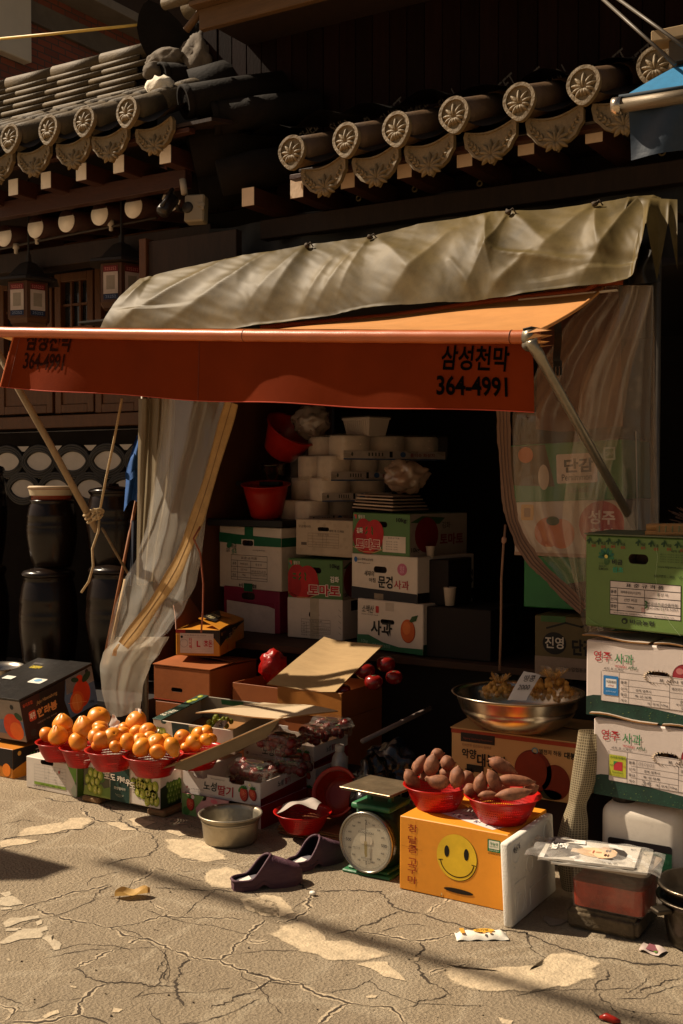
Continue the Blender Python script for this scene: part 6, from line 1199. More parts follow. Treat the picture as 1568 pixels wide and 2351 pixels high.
def potato(x, y, ln, wd, ang, Y, label, group, seed, cut=0):
    p = P(878+x*.3, 1537+y*.3, Y=Y); dep = (p-CAMP).dot(_F); k = .3*dep/FPX; Lh, R = ln*k/2, wd*k/2; q = MB(); n = 16; pts = []; rr = []; rnd = random.Random(seed); bd = rnd.uniform(-.12, .12)
    for i in range(n+1):
        t = -1+2*i/n; s = max(0, 1-abs(t)**2.3)**.62; s *= 1-.10*t; pts.append(Vector((t*Lh, 0, bd*Lh*(1-t*t)))); rr.append(max(R*s, .0045 if not cut or i < n else R*.35))
    pts = [Vector((-Lh*1.10, 0, -.002))]+pts+[Vector((Lh*(1.12 if not cut else 1.0), .0, .002))]; rr = [.0015]+rr+[.002 if not cut else R*.3]
    q.tube(pts, rr, PO, 20)
    for i, v in enumerate(q.v): q.v[i] = v+v.normalized()*R*(.24*noise.noise(v*18+Vector((seed, 0, 0)))+.05*noise.noise(v*60))
    if cut: q.lathe([(0, 0), (R*.36, 0)], M('#c9b48a', .6), T(Lh*1.03, 0, 0) @ RY(R_(90)), 14)
    a = R_(ang); ex = _Rt*math.cos(a)+_U*math.sin(a); ez = _U*math.cos(a)-_Rt*math.sin(a); ey = ez.cross(ex); mx = Matrix((ex, ey, ez)).transposed().to_4x4()
    for i, v in enumerate(q.v): q.v[i] = mx @ v+p
    q.build('sweet_potato', p, None, label, 'sweet potato', group)
o, cA = colander(1003, 1800, .126, .090, topz_, 'red colander heaped with round sweet potatoes beside the scale plate', 'red colanders'); o, cB = colander(1154, 1824, .138, .094, topz_, 'red colander of long sweet potatoes over the smile carton corner', 'red colanders')
PL_ = [(425, 648, 102, 84, 8, .07, 0), (285, 735, 160, 92, 62, .0, 0), (380, 728, 165, 112, 78, -.04, 0), (500, 716, 118, 116, 0, .02, 0), (232, 832, 165, 100, -52, -.06, 0), (425, 850, 180, 108, 170, -.08, 1), (565, 828, 165, 112, 80, -.05, 0), (655, 832, 105, 112, 0, .03, 0), (275, 728, 110, 90, 30, .09, 0), (345, 810, 130, 100, 20, .03, 0), (500, 800, 130, 100, 10, .04, 0)]
PR_ = [(922, 738, 225, 112, -28, .02, 0), (850, 865, 195, 100, 112, -.05, 0), (752, 868, 165, 112, 80, -.06, 0), (665, 912, 104, 100, 10, -.06, 0), (1018, 850, 285, 90, -5, -.01, 0), (1005, 946, 265, 92, 8, -.09, 0), (812, 966, 150, 66, 0, -.10, 0), (1130, 912, 130, 100, 15, .04, 0), (910, 900, 160, 90, 30, .02, 0), (760, 930, 140, 80, 20, .05, 0)]
for i, (x, y, l, w_, a, dy, ct) in enumerate(PL_): potato(x, y, l, w_, a, cA.y+dy, {0: 'round sweet potato at the very top of the pile beside the scale', 5: 'sweet potato with a pale cut end low in the scale-side colander'}.get(i, 'plump sweet potato heaped in the colander beside the scale'), 'sweet potatoes in the scale-side colander' if i not in (0, 5) else 'sweet potatoes singled out', 10+i, ct)
for i, (x, y, l, w_, a, dy, ct) in enumerate(PR_): potato(x, y, l, w_, a, cB.y+dy, {0: 'big pointed sweet potato lying on top of the pile over the carton corner', 4: 'long sweet potato lying level across the pile, second from the top', 3: 'round stubby sweet potato resting on the rim between the two colanders'}.get(i, 'long sweet potato in the colander over the carton corner'), 'sweet potatoes in the corner colander' if i not in (0, 3, 4) else 'sweet potatoes singled out', 40+i, ct)
# ================================================================ INSIDE THE STALL
ICARD = M('#c6b8aa', .65, .07, 6, bump=.08, dirt=.15); GRN = M('#486a38', .55, .08, 6); ORB = M('#8a4a1c', .6, .12, 5, bump=.15, bs=30)
def tab(F, x0, y0, x1, y1, title='표준규격품', c='#4a423e', words=(('품종', .06), ('산지', .06), ('중량', .06))):
    F.table(x0, y0, x1, y1, [.22, .48, .70, .90], [.18, .55], c, .007, title); hh = (y1-y0)
    for i, t in enumerate(('품종', '산지', '중량')): F.txt(t, x0+(x1-x0)*.09, y1-hh*(.35+.235*i), hh*.11, c, 3, .005)
    F.txt('재래종섬초', x0+(x1-x0)*.36, y1-hh*.35, hh*.09, c, 3, 0); F.txt('신안 비금', x0+(x1-x0)*.36, y1-hh*.58, hh*.09, c, 3, 0); F.txt('10kg', x0+(x1-x0)*.36, y1-hh*.80, hh*.10, c, 3, 0); F.txt('생 산 자', x0+(x1-x0)*.77, y1-hh*.35, hh*.10, c, 3, 0); F.txt('비금섬초공선', x0+(x1-x0)*.77, y1-hh*.62, hh*.09, c, 3, 0, wd=(x1-x0)*.38); F.txt('Tel.(061)275-5251', x0+(x1-x0)*.77, y1-hh*.78, hh*.08, c, 3, 0, wd=(x1-x0)*.4)
# plain brown cartons, low
def brown(): 
    c = Carton(357, 482, 1700, 1624, Y=4.70, d=.42); c.h = c.h; c.R.z = 0; c.mx = T(c.R); c.base = c.mx @ Vector((-c.w/2, c.d/2, 0)); c.h = P(482, 1624, Y=4.70).z; c.body(ORB); c.build('brown_carton', 'plain orange brown carton at the bottom of the pair beside the curtain', 'box', 'plain brown cartons')
    c2 = Carton(353, 482, 1622, 1540, Y=4.70, d=.42); c2.body(ORB, hole=(.42, .35, .2, .12)); F = c2.face(); F.rect(0, .03, 1, .05, '#b04030', 3); c2.build('brown_carton', 'plain orange brown carton on top of another, tied with a red string', 'box', 'plain brown cartons'); c2.topflaps(ORB, .02); return c2
b2 = brown()
# open citrus carton with the sticker
c = Carton(404, 505, 1507, 1447, Y=4.86, d=.46, yaw=R_(20)); c.body(M('#b8791e', .45, .08, 7)); F = c.face(); F.poly([(0, .86), (.75, .86), (.85, .72), (1, .42), (1, 1), (0, 1)], '#2a1c18', 2); F.rect(0, .86, .22, 1, '#8e1a18', 3); F.line([(.0, .80), (.1, .82)], .02, '#d8a860', 3)
F.rect(.10, .10, .86, .86, '#c4b0a8', 4); K = '#a8202c'; F.txt('타\n이\n백', .34, .48, .42, K, 6, .02, wd=.07); F.txt('L', .52, .46, .24, K, 6, .04); F.txt('호돈', .74, .48, .26, K, 6, .03, wd=.19); F.ell(.19, .48, .16, .16, '#8a7a78', 5); F.ell(.19, .48, .145, .145, '#c4b0a8', 6)
for i in range(24): t = R_(15*i); F.ell(.74+.115*math.cos(t), .48+.17*math.sin(t), .008, .012, K, 6, 6)
for y in (.70, .76, .30, .24, .18): F.line([(.13, y), (.83, y)], .006, '#9a8a88', 5)
for x in (.27, .44, .62): F.line([(x, .30), (x, .70)], .006, '#9a8a88', 5)
F.txt('감귤 품질표시 서귀포', .45, .79, .05, '#7a6a68', 6, 0, wd=.5); F.ell(.14, .72, .05, .05, '#0a0606', 7)
F = c.face('side'); F.poly([(0, .35), (.22, .55), (.4, .55), (.75, .85), (1, .95), (1, 1), (0, 1)], '#16100e', 2); F.line([(0, .35), (.22, .55), (.4, .55), (.75, .85), (1, .95)], .015, '#c8a050', 3); F.txt('고당도', .40, .62, .26, '#cfc8b8', 4, .0, wd=.10); F.txt('감귤', .55, .72, .36, '#b8964a', 4, .03, wd=.14); F.txt('서', .27, .55, .22, '#3f8a4a', 4, .02); F.txt('밀', .29, .25, .2, '#b04028', 4, .02); F.ell(.07, .82, .07, .07, '#c08838', 4); F.txt('서귀포', .17, .86, .07, '#b06a4a', 4, 0, wd=.12); F.ell(.78, .40, .17, .22, '#c87a28', 3); F.ell(.86, .32, .16, .18, '#d08a34', 4); F.ell(.58, .2, .13, .15, '#c07a2a', 3)
o = c.build('citrus_carton', 'open black and yellow citrus carton with a white sticker reading L', 'box')
def wq(mb, pts, m, th=.004): board(mb, pts, th, m, 6, 4, .006)
w, h, d = c.w, c.h, c.d; W_ = lambda x, y, z: c.mx @ Vector((x, y, z))
c.part('flap', lambda q: wq(q, [W_(-w, 0, h), W_(-w, d, h), W_(-w-.06, d-.05, h+.13), W_(-w-.05, .1, h+.12)], ORB), 'left flap standing open')
def f(q):
    wq(q, [W_(0, 0, h+.002), W_(0, d, h+.002), W_(-.14, d, h+.05), W_(-.15, .09, h+.05)], M('#b8791e', .45, .1, 7)); F = Face(q, W_(0, 0, h+.012), c.mx.to_3x3() @ Vector((0, 1, 0)), c.mx.to_3x3() @ Vector((-.9, 0, .32)), d, .15); F.poly([(.18, .95), (.2, .4), (.55, .5), (.9, .95)], '#1c1410', 3); F.txt('서귀포 감귤', .42, .72, .3, '#c8b88a', 5, .02, wd=.3); F.ell(.72, .5, .3, .2, '#c8782a', 5)
c.part('flap', f, 'printed flap folded half shut')
# persimmon trays with the raised kraft flap
c = Carton(637, 784, 1652, 1592, Y=4.68, d=.40); w, h, d = c.w, c.h, c.d; q = c.mb; OB = M('#a06424', .5, .1, 6, bump=.1); th = .006
q.box(-w, 0, 0, th, 0, h, OB, c.mx, .001); q.box(-w, -w+th, th, d, 0, h, BCARD, c.mx, .001); q.box(-th, 0, th, d, 0, h, ORB, c.mx, .001); q.box(-w+th, -th, d-th, d, 0, h, ORB, c.mx, .001); q.box(-w+th, -th, th, d-th, 0, th, BCARD, c.mx, .001)
o = c.build('persimmon_carton', 'open orange carton of red fruit with a big kraft flap raised over it', 'box'); hz = c.R.z+h
W_ = lambda x, y, z: c.mx @ Vector((x, y, z)); ppx = c
q = MB(); KF = M('#a58a63', .8, .09, 6, bump=.3, bs=18, stretch=(1, 7, 1), spec=.15); board(q, [W_(-w-.06, -.006, h+.006), W_(-.03, -.006, h+.002), W_(.06, .30, h+.20), W_(-.30, .32, h+.215)], .006, KF, 10, 10, -.01, BCARD); q.build('raised_flap', W_(-w/2, 0, h), o)
RF = M('#7a1410', .25, .15, 20, spec=.6)
for i, (u, v, r, dy) in enumerate(((838, 1540, 24, .20), (886, 1524, 23, .30), (786, 1586, 20, .09), (858, 1566, 22, .12), (905, 1555, 20, .2))):
    p = P(u, v, Y=4.68+dy); rr = r*((p-CAMP).dot(_F))/FPX; q = MB(); q.lathe([(0, -.8*rr), (.5*rr, -.74*rr), (.86*rr, -.45*rr), (rr, 0), (.88*rr, .46*rr), (.5*rr, .70*rr), (.15*rr, .66*rr), (0, .62*rr)], RF, T(p), 26); q.blob((p.x, p.y, p.z+.66*rr), (.3*rr, .3*rr, .05*rr), M('#3a3a1a'), .5, 4, 2); q.build('red_fruit', p, None, {0: 'shiny red fruit just clear of the raised kraft flap', 2: 'red fruit peeping out under the kraft flap at the front edge'}.get(i, 'shiny red fruit in the open orange carton behind the kraft flap'), 'fruit', 'red fruit in the carton' if i not in (0, 2) else 'red fruit singled out')
q = MB(); p0 = W_(-w, 0, 0); q.box(p0.x, p0.x+w, p0.y+.01, p0.y+d, 0, c.R.z-.003, ORB, None, .004); q.build('brown_carton', (p0.x, p0.y, 0), None, 'brown carton in shade directly under the open fruit carton', 'box', 'plain brown cartons')
c = Carton(534, 640, 1640, 1580, Y=4.78, d=.30); w, h, d = c.w, c.h, c.d; q = c.mb
q.box(-w, 0, 0, th, 0, h, ORB, c.mx, .001); q.box(-w, -w+th, th, d, 0, h, ORB, c.mx, .001); q.box(-th, 0, th, d, 0, h, ORB, c.mx, .001); q.box(-w, 0, d, d+th, 0, h*1.2, ORB, c.mx, .001); q.box(-w+th, -th, th, d-th, 0, th, BCARD, c.mx, .001)
c.build('open_brown_carton', 'open reddish brown carton beside the raised kraft flap, red bag inside'); q = MB(); p = P(628, 1530, Y=4.95); q.blob(p, (.07, .07, .09), M('#9a1410', .3, .3, 30, bump=.8, bs=60, trans=.2), .35, 4, 3, seed=4); q.build('red_net_bag', p, None, 'crinkled red net bag poking up behind the open brown carton', 'bag')
q = MB(); p0 = P(534, 1642, Y=4.78); q.box(p0.x, p0.x+.47, 4.80, 5.08, 0, p0.z-.003, ORB, None, .004); q.build('brown_carton', (p0.x, 4.80, 0), None, 'brown carton in shade under the open reddish brown carton', 'box', 'plain brown cartons')
q = MB(); a, b = P(832, 1702, Y=4.45), P(988, 1626, Y=5.05); q.tube([a, b], .012, M('#8a7a72', .5), 8); q.build('white_rail', a, None, 'thin pale rail in the dark beside the open fruit carton', 'rail')
# shelf under the stacked cartons
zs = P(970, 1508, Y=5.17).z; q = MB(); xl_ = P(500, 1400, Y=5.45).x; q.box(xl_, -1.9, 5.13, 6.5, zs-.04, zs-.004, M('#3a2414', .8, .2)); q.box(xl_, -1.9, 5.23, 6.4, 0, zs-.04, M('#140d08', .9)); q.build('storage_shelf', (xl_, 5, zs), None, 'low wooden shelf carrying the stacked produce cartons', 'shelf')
# stack column 1
def fill(c, zb): c.h += c.R.z-zb; c.R.z = zb
c = Carton(514, 642, 1456, 1353, Y=5.5, yaw=R_(-4), d=.4); c.body(M('#7d1a38', .5, .1, 6), hole=(.45, .80, .24, .16)); F = c.face(); F.rect(.06, .0, .92, .68, '#c0b0a8', 2); F.poly([(.06, .68), (.18, .72), (.8, .60), (.92, .55), (.92, .68)], '#7d1a38', 3); c.build('magenta_carton', 'magenta carton with a hand hole under the white spinach carton')
c = Carton(504, 646, 1359, 1213, Y=5.47, yaw=R_(-9), d=.42); c.body(ICARD, hole=(.47, .74, .18, .09)); F = c.face(); F.rect(.0, .72, 1, .86, '#1a5a3c', 3) if False else None; F.poly([(0, .74), (.37, .71), (.37, .87), (0, .90)], '#1a5a3c', 3); F.poly([(.57, .70), (1, .70), (1, .84), (.57, .86)], '#1a5a3c', 3); F.poly([(.37, .80), (.57, .80), (.57, .86), (.37, .87)], '#1a5a3c', 3); F.rect(.42, .84, .56, 1, '#1a5a3c', 4); tab(F, .20, .14, .78, .54)
F.txt('비금', .245, .68, .085, '#2a3a30', 4, .02, wd=.085); F.txt('섬초', .25, .60, .085, '#2a7a5a', 4, .02, wd=.09); F.txt('BIGUM', .15, .63, .03, '#5a504a', 4, 0, wd=.06); F.txt('SUMCHO', .15, .595, .03, '#3a302a', 4, .01, wd=.07); F.txt('www.bigumnh.com', .65, .63, .03, '#5a504a', 4, 0, wd=.2); F.txt('비 농 협', .47, .05, .065, '#2a2420', 4, .02, wd=.28); F.rect(.41, -.04, .55, .09, '#1a5a3c', 5); F.ell(.17, .70, .07, .05, '#2a6a4a', 4, a=.6)
F = c.face('side'); F.poly([(0, .70), (1, .70), (1, .86), (0, .84)], '#1a5a3c', 3); F.txt('비금', .5, .78, .09, '#10301f', 4, .02)
c.build('white_spinach_carton', 'white carton with green tape and a ruled label, beside the side board')
q = MB(); p = P(575, 1196, Y=5.55); q.box(p.x-.25, p.x+.3, 5.45, 5.9, p.z-.03, p.z+.01, M('#100b08', .6)); q.build('black_tray', p, None, 'black plastic tray lying on the white carton with green tape', 'tray')
# column 2
c = Carton(660, 787, 1472, 1378, Y=5.41, d=.36); c.body(ICARD, hole=(.49, .60, .19, .16)); F = c.face(); tab(F, .26, .14, .78, .48, '표준규격품'); F.rect(.42, .0, .58, 1, '#a89a84', 1); F.txt('과일을 씻어서 드세요', .45, .09, .04, '#5a504a', 3, 0, wd=.4)
for i in range(5): F.line([(.93, .2+.14*i), (.97, .15+.14*i)], .01, '#7a6e64', 3)
F = c.face('side'); F.rect(.25, .70, .60, .95, '#1a1614', 2); c.build('plain_white_carton', 'plain white carton with a small ruled table, under the lower tomato carton')
def tomato(c, label, flip):
    c.body(GRN, hole=(.50, .73, .23, .14)); F = c.face(); x = .28 if not flip else .25
    F.ell(x, .40, .52, .40, '#7d0f14', 2, 32); F.ell(x-.08, .52, .28, .34, '#9a161a', 3); F.ell(x+.12, .50, .30, .34, '#a41a1c', 4); F.ell(x, .35, .34, .34, '#b01e1e', 5); F.ell(x-.12, .32, .2, .28, '#941418', 6)
    for k in range(6): F.ell(x-.12+.10*(k % 3), .62-.10*(k//3), .06, .022, '#2c5a24', 7, a=k)
    F.line([(.02, .16), (.2, .05), (.4, .05), (.55, .14)], .02, '#b08a5a', 6)
    if flip: F.txt('토마토', .67, .25, .30, '#d8cabc', 8, .08, wd=.60); F.txt('토마토', .67, .25, .27, '#a8202a', 9, .035, wd=.57); F.txt('김화', .86, .53, .15, '#e0d8cc', 8, .03, wd=.16)
    else: F.txt('토마토', .29, .24, .28, '#d8cabc', 8, .08, wd=.45); F.txt('토마토', .29, .24, .25, '#a8202a', 9, .035, wd=.43); F.txt('김화', .14, .56, .13, '#e0d8cc', 8, .02, wd=.11); F.rect(.54, .08, .93, .46, '#cdbfb2', 3); F.table(.56, .12, .91, .38, [.25, .5, .75], [.2, .6], '#5a504a', .006)
    if not flip: F.txt('표준규격품', .73, .42, .04, '#4a403a', 5, 0, wd=.2); [F.txt('토마토 김화', .7, .33-.06*i, .03, '#4a403a', 5, 0, wd=.2) for i in range(4)]
    F.txt('10kg', .86 if True else 0, .84, .13, '#101408', 8, .025, wd=.17); F.txt('웰빙크', .17, .90, .09, '#d8d0c0', 8, .01, wd=.12); F.rrect(.04, .85, .085, .95, .01, '#c0503a', 8); F.rect(.04, .85, .06, .90, '#3a6a9a', 9)
    F = c.face('side'); F.rect(0, 0, 1, 1, '#8a7c70', 1); F.ell(.28, .5, .42, .42, '#6a1416', 3); F.poly([(0, .8), (.2, .95), (.6, .9), (.5, .75)], '#2c4a20', 2); F.txt('토마토', .72, .38, .28, '#6a1418', 4, .03, wd=.42); F.txt('김화', .62, .72, .16, '#4a4038', 4, .02); F.txt('10kg', .09, .14, .14, '#1a1410', 4, .02, wd=.14)
    return c.build('tomato_carton', label, 'box', 'green tomato cartons')
tomato(Carton(661, 787, 1382, 1287, Y=5.415, d=.38), 'green tomato carton in the middle of the stack, price lettering at its lower edge', True)
c = Carton(679, 810, 1281, 1196, Y=5.43, yaw=R_(-6), d=.36); c.body(M('#ad9a84', .7, .1, 9, dirt=.2), hole=(.49, .74, .20, .11)); F = c.face(); F.table(.22, .24, .76, .62, [.2, .42, .64, .82], [.16, .48, .60], '#6a5c50', .008); F.txt('표준규격품', .49, .585, .05, '#6a5c50', 3, 0, wd=.2); F.txt('세척 후 드세요', .72, .70, .07, '#4a4038', 3, .01, wd=.26); F.txt('무궁화나라', .16, .80, .08, '#5a4e44', 3, .01, wd=.22); F.rect(.10, .28, .20, .36, '#5a4e46', 3)
for i in range(22): F.ell(random.uniform(.05, .95), random.uniform(.05, .95), .05, .05, '#a5927c', 1, 10)
c.build('patterned_carton', 'tan patterned carton with a handle slot beside the upper tomato carton')
# column 3
c = Carton(820, 971, 1505, 1388, Y=5.17, yaw=R_(-10), d=.44); c.body(ICARD, hole=(.47, .58, .21, .09)); F = c.face(); F.poly([(0, 0), (0, .26), (.18, .28), (.4, .16), (.65, .10), (1, .12), (1, 0)], '#1e5a3a', 2); F.txt('사과', .38, .44, .30, '#1c1a16', 5, .03, wd=.33); F.txt('소백산', .17, .80, .16, '#2a2420', 4, .01, wd=.18, slant=.1); F.rrect(.29, .74, .34, .88, .02, '#a8302c', 4); F.txt('Sobaek Mountain Apple', .2, .69, .035, '#5a4e48', 4, 0, wd=.26); F.ell(.78, .44, .185, .235, '#8e3a14', 3, 32); F.ell(.775, .45, .175, .225, '#b85420', 4, 32); F.ell(.76, .50, .10, .13, '#c86a30', 5); F.poly([(.80, .64), (.84, .74), (.93, .78), (.90, .66), (.83, .62)], '#2c4a20', 5); F.txt('10kg', .12, .13, .09, '#7a9a84', 4, .0, wd=.10); F.txt('애플예찰영농조합', .38, .09, .07, '#7a9a84', 4, .0, wd=.28); F.rect(.44, .8, .57, .97, '#b0a294', 2)
F = c.face('side'); F.rect(0, 0, 1, .2, '#143a28', 2); F.ell(.28, .45, .2, .26, '#4a1c12', 3); F.txt('사과', .75, .45, .28, '#1a1612', 4, .03, wd=.3); F.txt('소백산', .72, .80, .15, '#1f1a16', 4, .01, wd=.3)
c.build('apple_carton', 'white apple carton with an orange fruit print at the base of the stack')
c = Carton(807, 958, 1389, 1280, Y=5.18, yaw=R_(-14), d=.46); c.body(ICARD, hole=(.45, .68, .20, .14)); F = c.face(); F.poly([(0, 0), (0, .27), (.3, .25), (.6, .24), (1, .22), (1, 0)], '#14121c', 2); F.txt('문경', .53, .42, .27, '#16120f', 4, .03, wd=.22); F.txt('사과', .77, .39, .19, '#a02030', 4, .015, wd=.22); F.txt('새재의', .28, .58, .12, '#1f1a16', 4, .01, wd=.15, slant=.2); F.txt('아침', .33, .44, .10, '#1f1a16', 4, .01, wd=.10); F.ell(.78, .72, .14, .13, '#b0607a', 3); F.txt('향', .78, .72, .15, '#d0a0b0', 5, .0); F.txt('대구경북능금농협', .22, .88, .055, '#3a302c', 4, .005, wd=.24); F.txt('www.mgapc.co.kr', .2, .80, .04, '#4a403a', 4, 0, wd=.2); F.ell(.07, .87, .05, .06, '#2a5a9a', 4); F.rect(.36, .03, .5, .16, '#7a6a5a', 3)
F = c.face('side'); F.rect(0, 0, 1, .24, '#0e0c12', 2); F.ell(.45, .72, .12, .12, '#6a3a4a', 3); F.txt('문경', .85, .5, .3, '#16120f', 4, .03, wd=.25)
c.build('navy_banded_carton', 'white carton with a navy lower band between the apple and tomato cartons')
tomato(Carton(809, 941, 1279, 1181, Y=5.19, yaw=R_(-14), d=.46), 'green tomato carton on top of the stack under the folded cardboard', False)
# folded cardboard, cups, tub, bags
z = P(815, 1168, Y=5.35).z; q = MB()
for i in range(5): a = P(808+3*i, 1166-7*i, Y=5.31); q.box(0, .31-.02*i, 0, .28, 0, .008, M('#b09a84', .7, .1) if i % 2 else M('#8a7464', .7, .1), T(a) @ RZ(R_(-16+3*i)) @ RY(R_(2)), .001)
q.build('folded_card_sheets', (a.x, a.y, z), None, 'pile of folded card sheets on the upper tomato carton', 'cardboard')
def cup(u, v, Y, wpx, hpx, label):
    c = P(u, v, Y=Y); k = ((c-CAMP).dot(_F))/FPX; r, h = wpx*k/2, hpx*k; q = MB(); q.lathe([(0, 0), (.76*r, 0), (r, h*.97), (1.05*r, h), (.97*r, h), (.74*r, .01), (0, .01)], M('#b8a796', .6), T(c), 24); q.build('paper_cup', c, None, label, 'cup', 'paper cups in the stall')
cup(1033, 1390, 5.25, 29, 42, 'pale paper cup beside the navy banded carton'); cup(988, 1281, 5.3, 21, 27, 'small paper cup against the dark side of the tomato carton')
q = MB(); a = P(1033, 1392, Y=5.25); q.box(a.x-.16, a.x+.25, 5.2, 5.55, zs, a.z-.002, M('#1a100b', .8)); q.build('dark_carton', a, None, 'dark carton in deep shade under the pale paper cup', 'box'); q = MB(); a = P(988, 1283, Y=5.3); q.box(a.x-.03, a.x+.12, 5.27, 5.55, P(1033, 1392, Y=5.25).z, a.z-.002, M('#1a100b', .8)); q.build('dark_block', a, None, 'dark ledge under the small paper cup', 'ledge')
def rollpack(u0, u1, v1, vt, Y, yaw, n, label):
    c = Carton(u0, u1, v1, vt, Y=Y, yaw=yaw, d=.5); r = c.w/4; h = c.h; o = empty('tissue_roll_pack', c.base, label, 'tissue pack', 'stacked packs of tissue rolls'); PAP = M('#d8c8ba', .85, .06, 12, bump=.25, bs=30); first = None
    for j in range(n):
        for i in range(2):
            for k in range(1):
                p = c.mx @ Vector((-c.w+r+2*r*i, r+2*r*j, h*k))
                if first is None:
                    q = MB(); q.lathe([(.2*r, .004), (.93*r, .002), (.985*r, .012), (.985*r, h-.012), (.93*r, h-.003), (.2*r, h-.004), (.2*r, .004)], PAP, T(p), 24); first = q.build('roll', p, o)
                else:
                    q2 = first.copy(); COL.objects.link(q2); q2.parent = o; q2.location = p-o.location
    q = MB(); W2 = film((.8, .72, .66), .86, .10, .12, (20, 20, 20), 'wrap'); L = 2*r*n; w = c.w
    def wr(s, t):
        per = [(-w-.004, -.004), (.004, -.004), (.004, L+.004)]; k = s*2; i = min(int(k), 1); f = k-i; x = per[i][0]+(per[i+1][0]-per[i][0])*f; y = per[i][1]+(per[i+1][1]-per[i][1])*f; e = .004*math.sin(s*40)+.003*math.sin(t*19+s*9); return c.mx @ Vector((x+(e if i else 0), y-(e if not i else 0), c.h*t))
    q.grid(wr, 60, 10, W2); q.grid(lambda s, t: c.mx @ Vector((-w*s, L*t, c.h+.004+.003*math.sin(s*17+t*31))), 12, 16, W2); q.build('plastic_wrap', c.base, o)
    q = MB(); F = Face(q, c.mx @ Vector((.007, 0, 0)), c.mx.to_3x3() @ Vector((0, 1, 0)), c.mx.to_3x3() @ Vector((0, 0, 1)), L, c.h); F.rect(.0, .04, .98, .36, '#b5a69c', 1); F.rect(.0, .0, .98, .05, '#2a4a7a', 2); F.txt('|||||', .30, .22, .14, '#4a4440', 2, .02, wd=.14); F.rect(.43, .1, .46, .34, '#1a1614', 2); F.ell(.56, .22, .14, .11, '#3a5a8a', 2); F.txt('롤티슈 화장지', .75, .2, .15, '#8a2a34', 3, .02, wd=.24); F.ell(.08, .22, .05, .08, '#4a4a44', 2); q.build('printed_band', c.base, o)
    return o
rollpack(616, 708, 1203, 1150, 5.57, R_(-20), 2, 'lowest wrapped pack of tissue rolls, resting on the tan and white cartons'); rollpack(652, 738, 1152, 1096, 5.59, R_(-29), 2, 'wrapped tissue roll pack second from the bottom of its stack'); rollpack(669, 758, 1104, 1045, 5.61, R_(-22), 3, 'wrapped tissue roll pack second from the top of its stack'); rollpack(690, 787, 1055, 997, 5.63, R_(-27), 3, 'topmost wrapped pack of tissue rolls under the white tub')
c = Carton(786, 848, 1000, 955, Y=5.75, yaw=R_(-20), d=.16); q = c.mb; w, h, d = c.w, c.h, c.d
vs = [(-w, 0, h), (0, 0, h), (0, d, h), (-w, d, h), (-w*.9, d*.1, 0), (-w*.1, d*.1, 0), (-w*.1, d*.9, 0), (-w*.9, d*.9, 0)]; WT = M('#b5a598', .5, .05); q.add(vs, [[4, 5, 1, 0], [5, 6, 2, 1], [6, 7, 3, 2], [7, 4, 0, 3], [4, 5, 6, 7]], WT, c.mx); q.box(-w-.008, .008, -.008, d+.008, h-.004, h+.004, M('#2a2220', .5), c.mx, .002); q.box(-w-.004, .004, -.004, d+.004, h-.016, h-.006, WT, c.mx, .003)
for i in range(12): x = -w*.88+w*.76*i/11; q.tube([(x, d*.1-.001-.0, .006), (x-(.05*w*(1-2*i/11))*1, -.001, h-.02)], .0025, WT, 5, c.mx)
c.build('white_tub', 'white ribbed plastic tub tipped on top of the tissue packs', 'tub')
bag(716, 968, 5.85, (.11, .11, .10), 'crumpled translucent bag on the tissue packs beside the white tub', film((.55, .42, .34), .45, .2, .3, (9, 9, 9), 'bagfilm'), 11); bag(930, 1095, 5.5, (.12, .10, .09), 'knotted translucent bag of orange tinted goods on the folded card', film((.6, .42, .3), .40, .16, .3, (9, 9, 9), 'bagfilm2'), 14); q = MB(); p = P(925, 1100, Y=5.52); q.blob(p, (.05, .05, .05), M('#9a5a34', .6, .3, 20), .2, 3, 2); q.build('bagged_goods', p, None, 'orange goods glimpsed through the knotted translucent bag', 'goods')
def basin(u, v, Y, wpx, hpx, label, tilt, nm='red_basin', mat=None, g='red basins inside the stall'):
    c = P(u, v, Y=Y); r = wpx/2*((c-CAMP).dot(_F))/FPX; h = hpx*((c-CAMP).dot(_F))/FPX; q = MB(); m = mat or M('#9a1c10', .35, .12, 6, trans=.1); mx = T(c) @ RY(R_(tilt)) @ RX(R_(8)); q.lathe([(0, 0), (.6*r, 0), (.66*r, .05*h), (.9*r, .75*h), (.95*r, .93*h), (1.05*r, .97*h), (1.06*r, h), (.93*r, h), (.88*r, .74*h), (.64*r, .06*h), (0, .03*h)], m, mx, 44); q.build(nm, c, None, label, 'basin', g)
basin(612, 1188, 5.6, 108, 78, 'round red basin standing upright beside the lowest tissue pack', 4); basin(642, 1040, 5.8, 120, 70, 'dark red basin tipped on its side near the topmost tissue pack', 38); basin(630, 1100, 5.75, 66, 36, 'small shiny metal bowl between the two red basins', 0, 'metal_bowl', M('#8a7a66', .2, .1, metal=.95), None)
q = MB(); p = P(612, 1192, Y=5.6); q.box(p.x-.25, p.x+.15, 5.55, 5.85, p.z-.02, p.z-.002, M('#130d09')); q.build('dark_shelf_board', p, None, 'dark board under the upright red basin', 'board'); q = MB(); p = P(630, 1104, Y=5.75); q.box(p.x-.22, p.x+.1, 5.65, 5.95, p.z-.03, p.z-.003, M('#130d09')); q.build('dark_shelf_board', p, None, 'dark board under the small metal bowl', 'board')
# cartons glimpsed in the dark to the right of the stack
q = MB(); p = P(1060, 1500, Y=5.65); q.box(p.x, p.x+.35, 5.6, 6.0, zs, zs+.16, M('#2a120c', .8)); q.build('shadowed_carton', p, None, 'dark reddish carton in deep shade under the pull string', 'box')
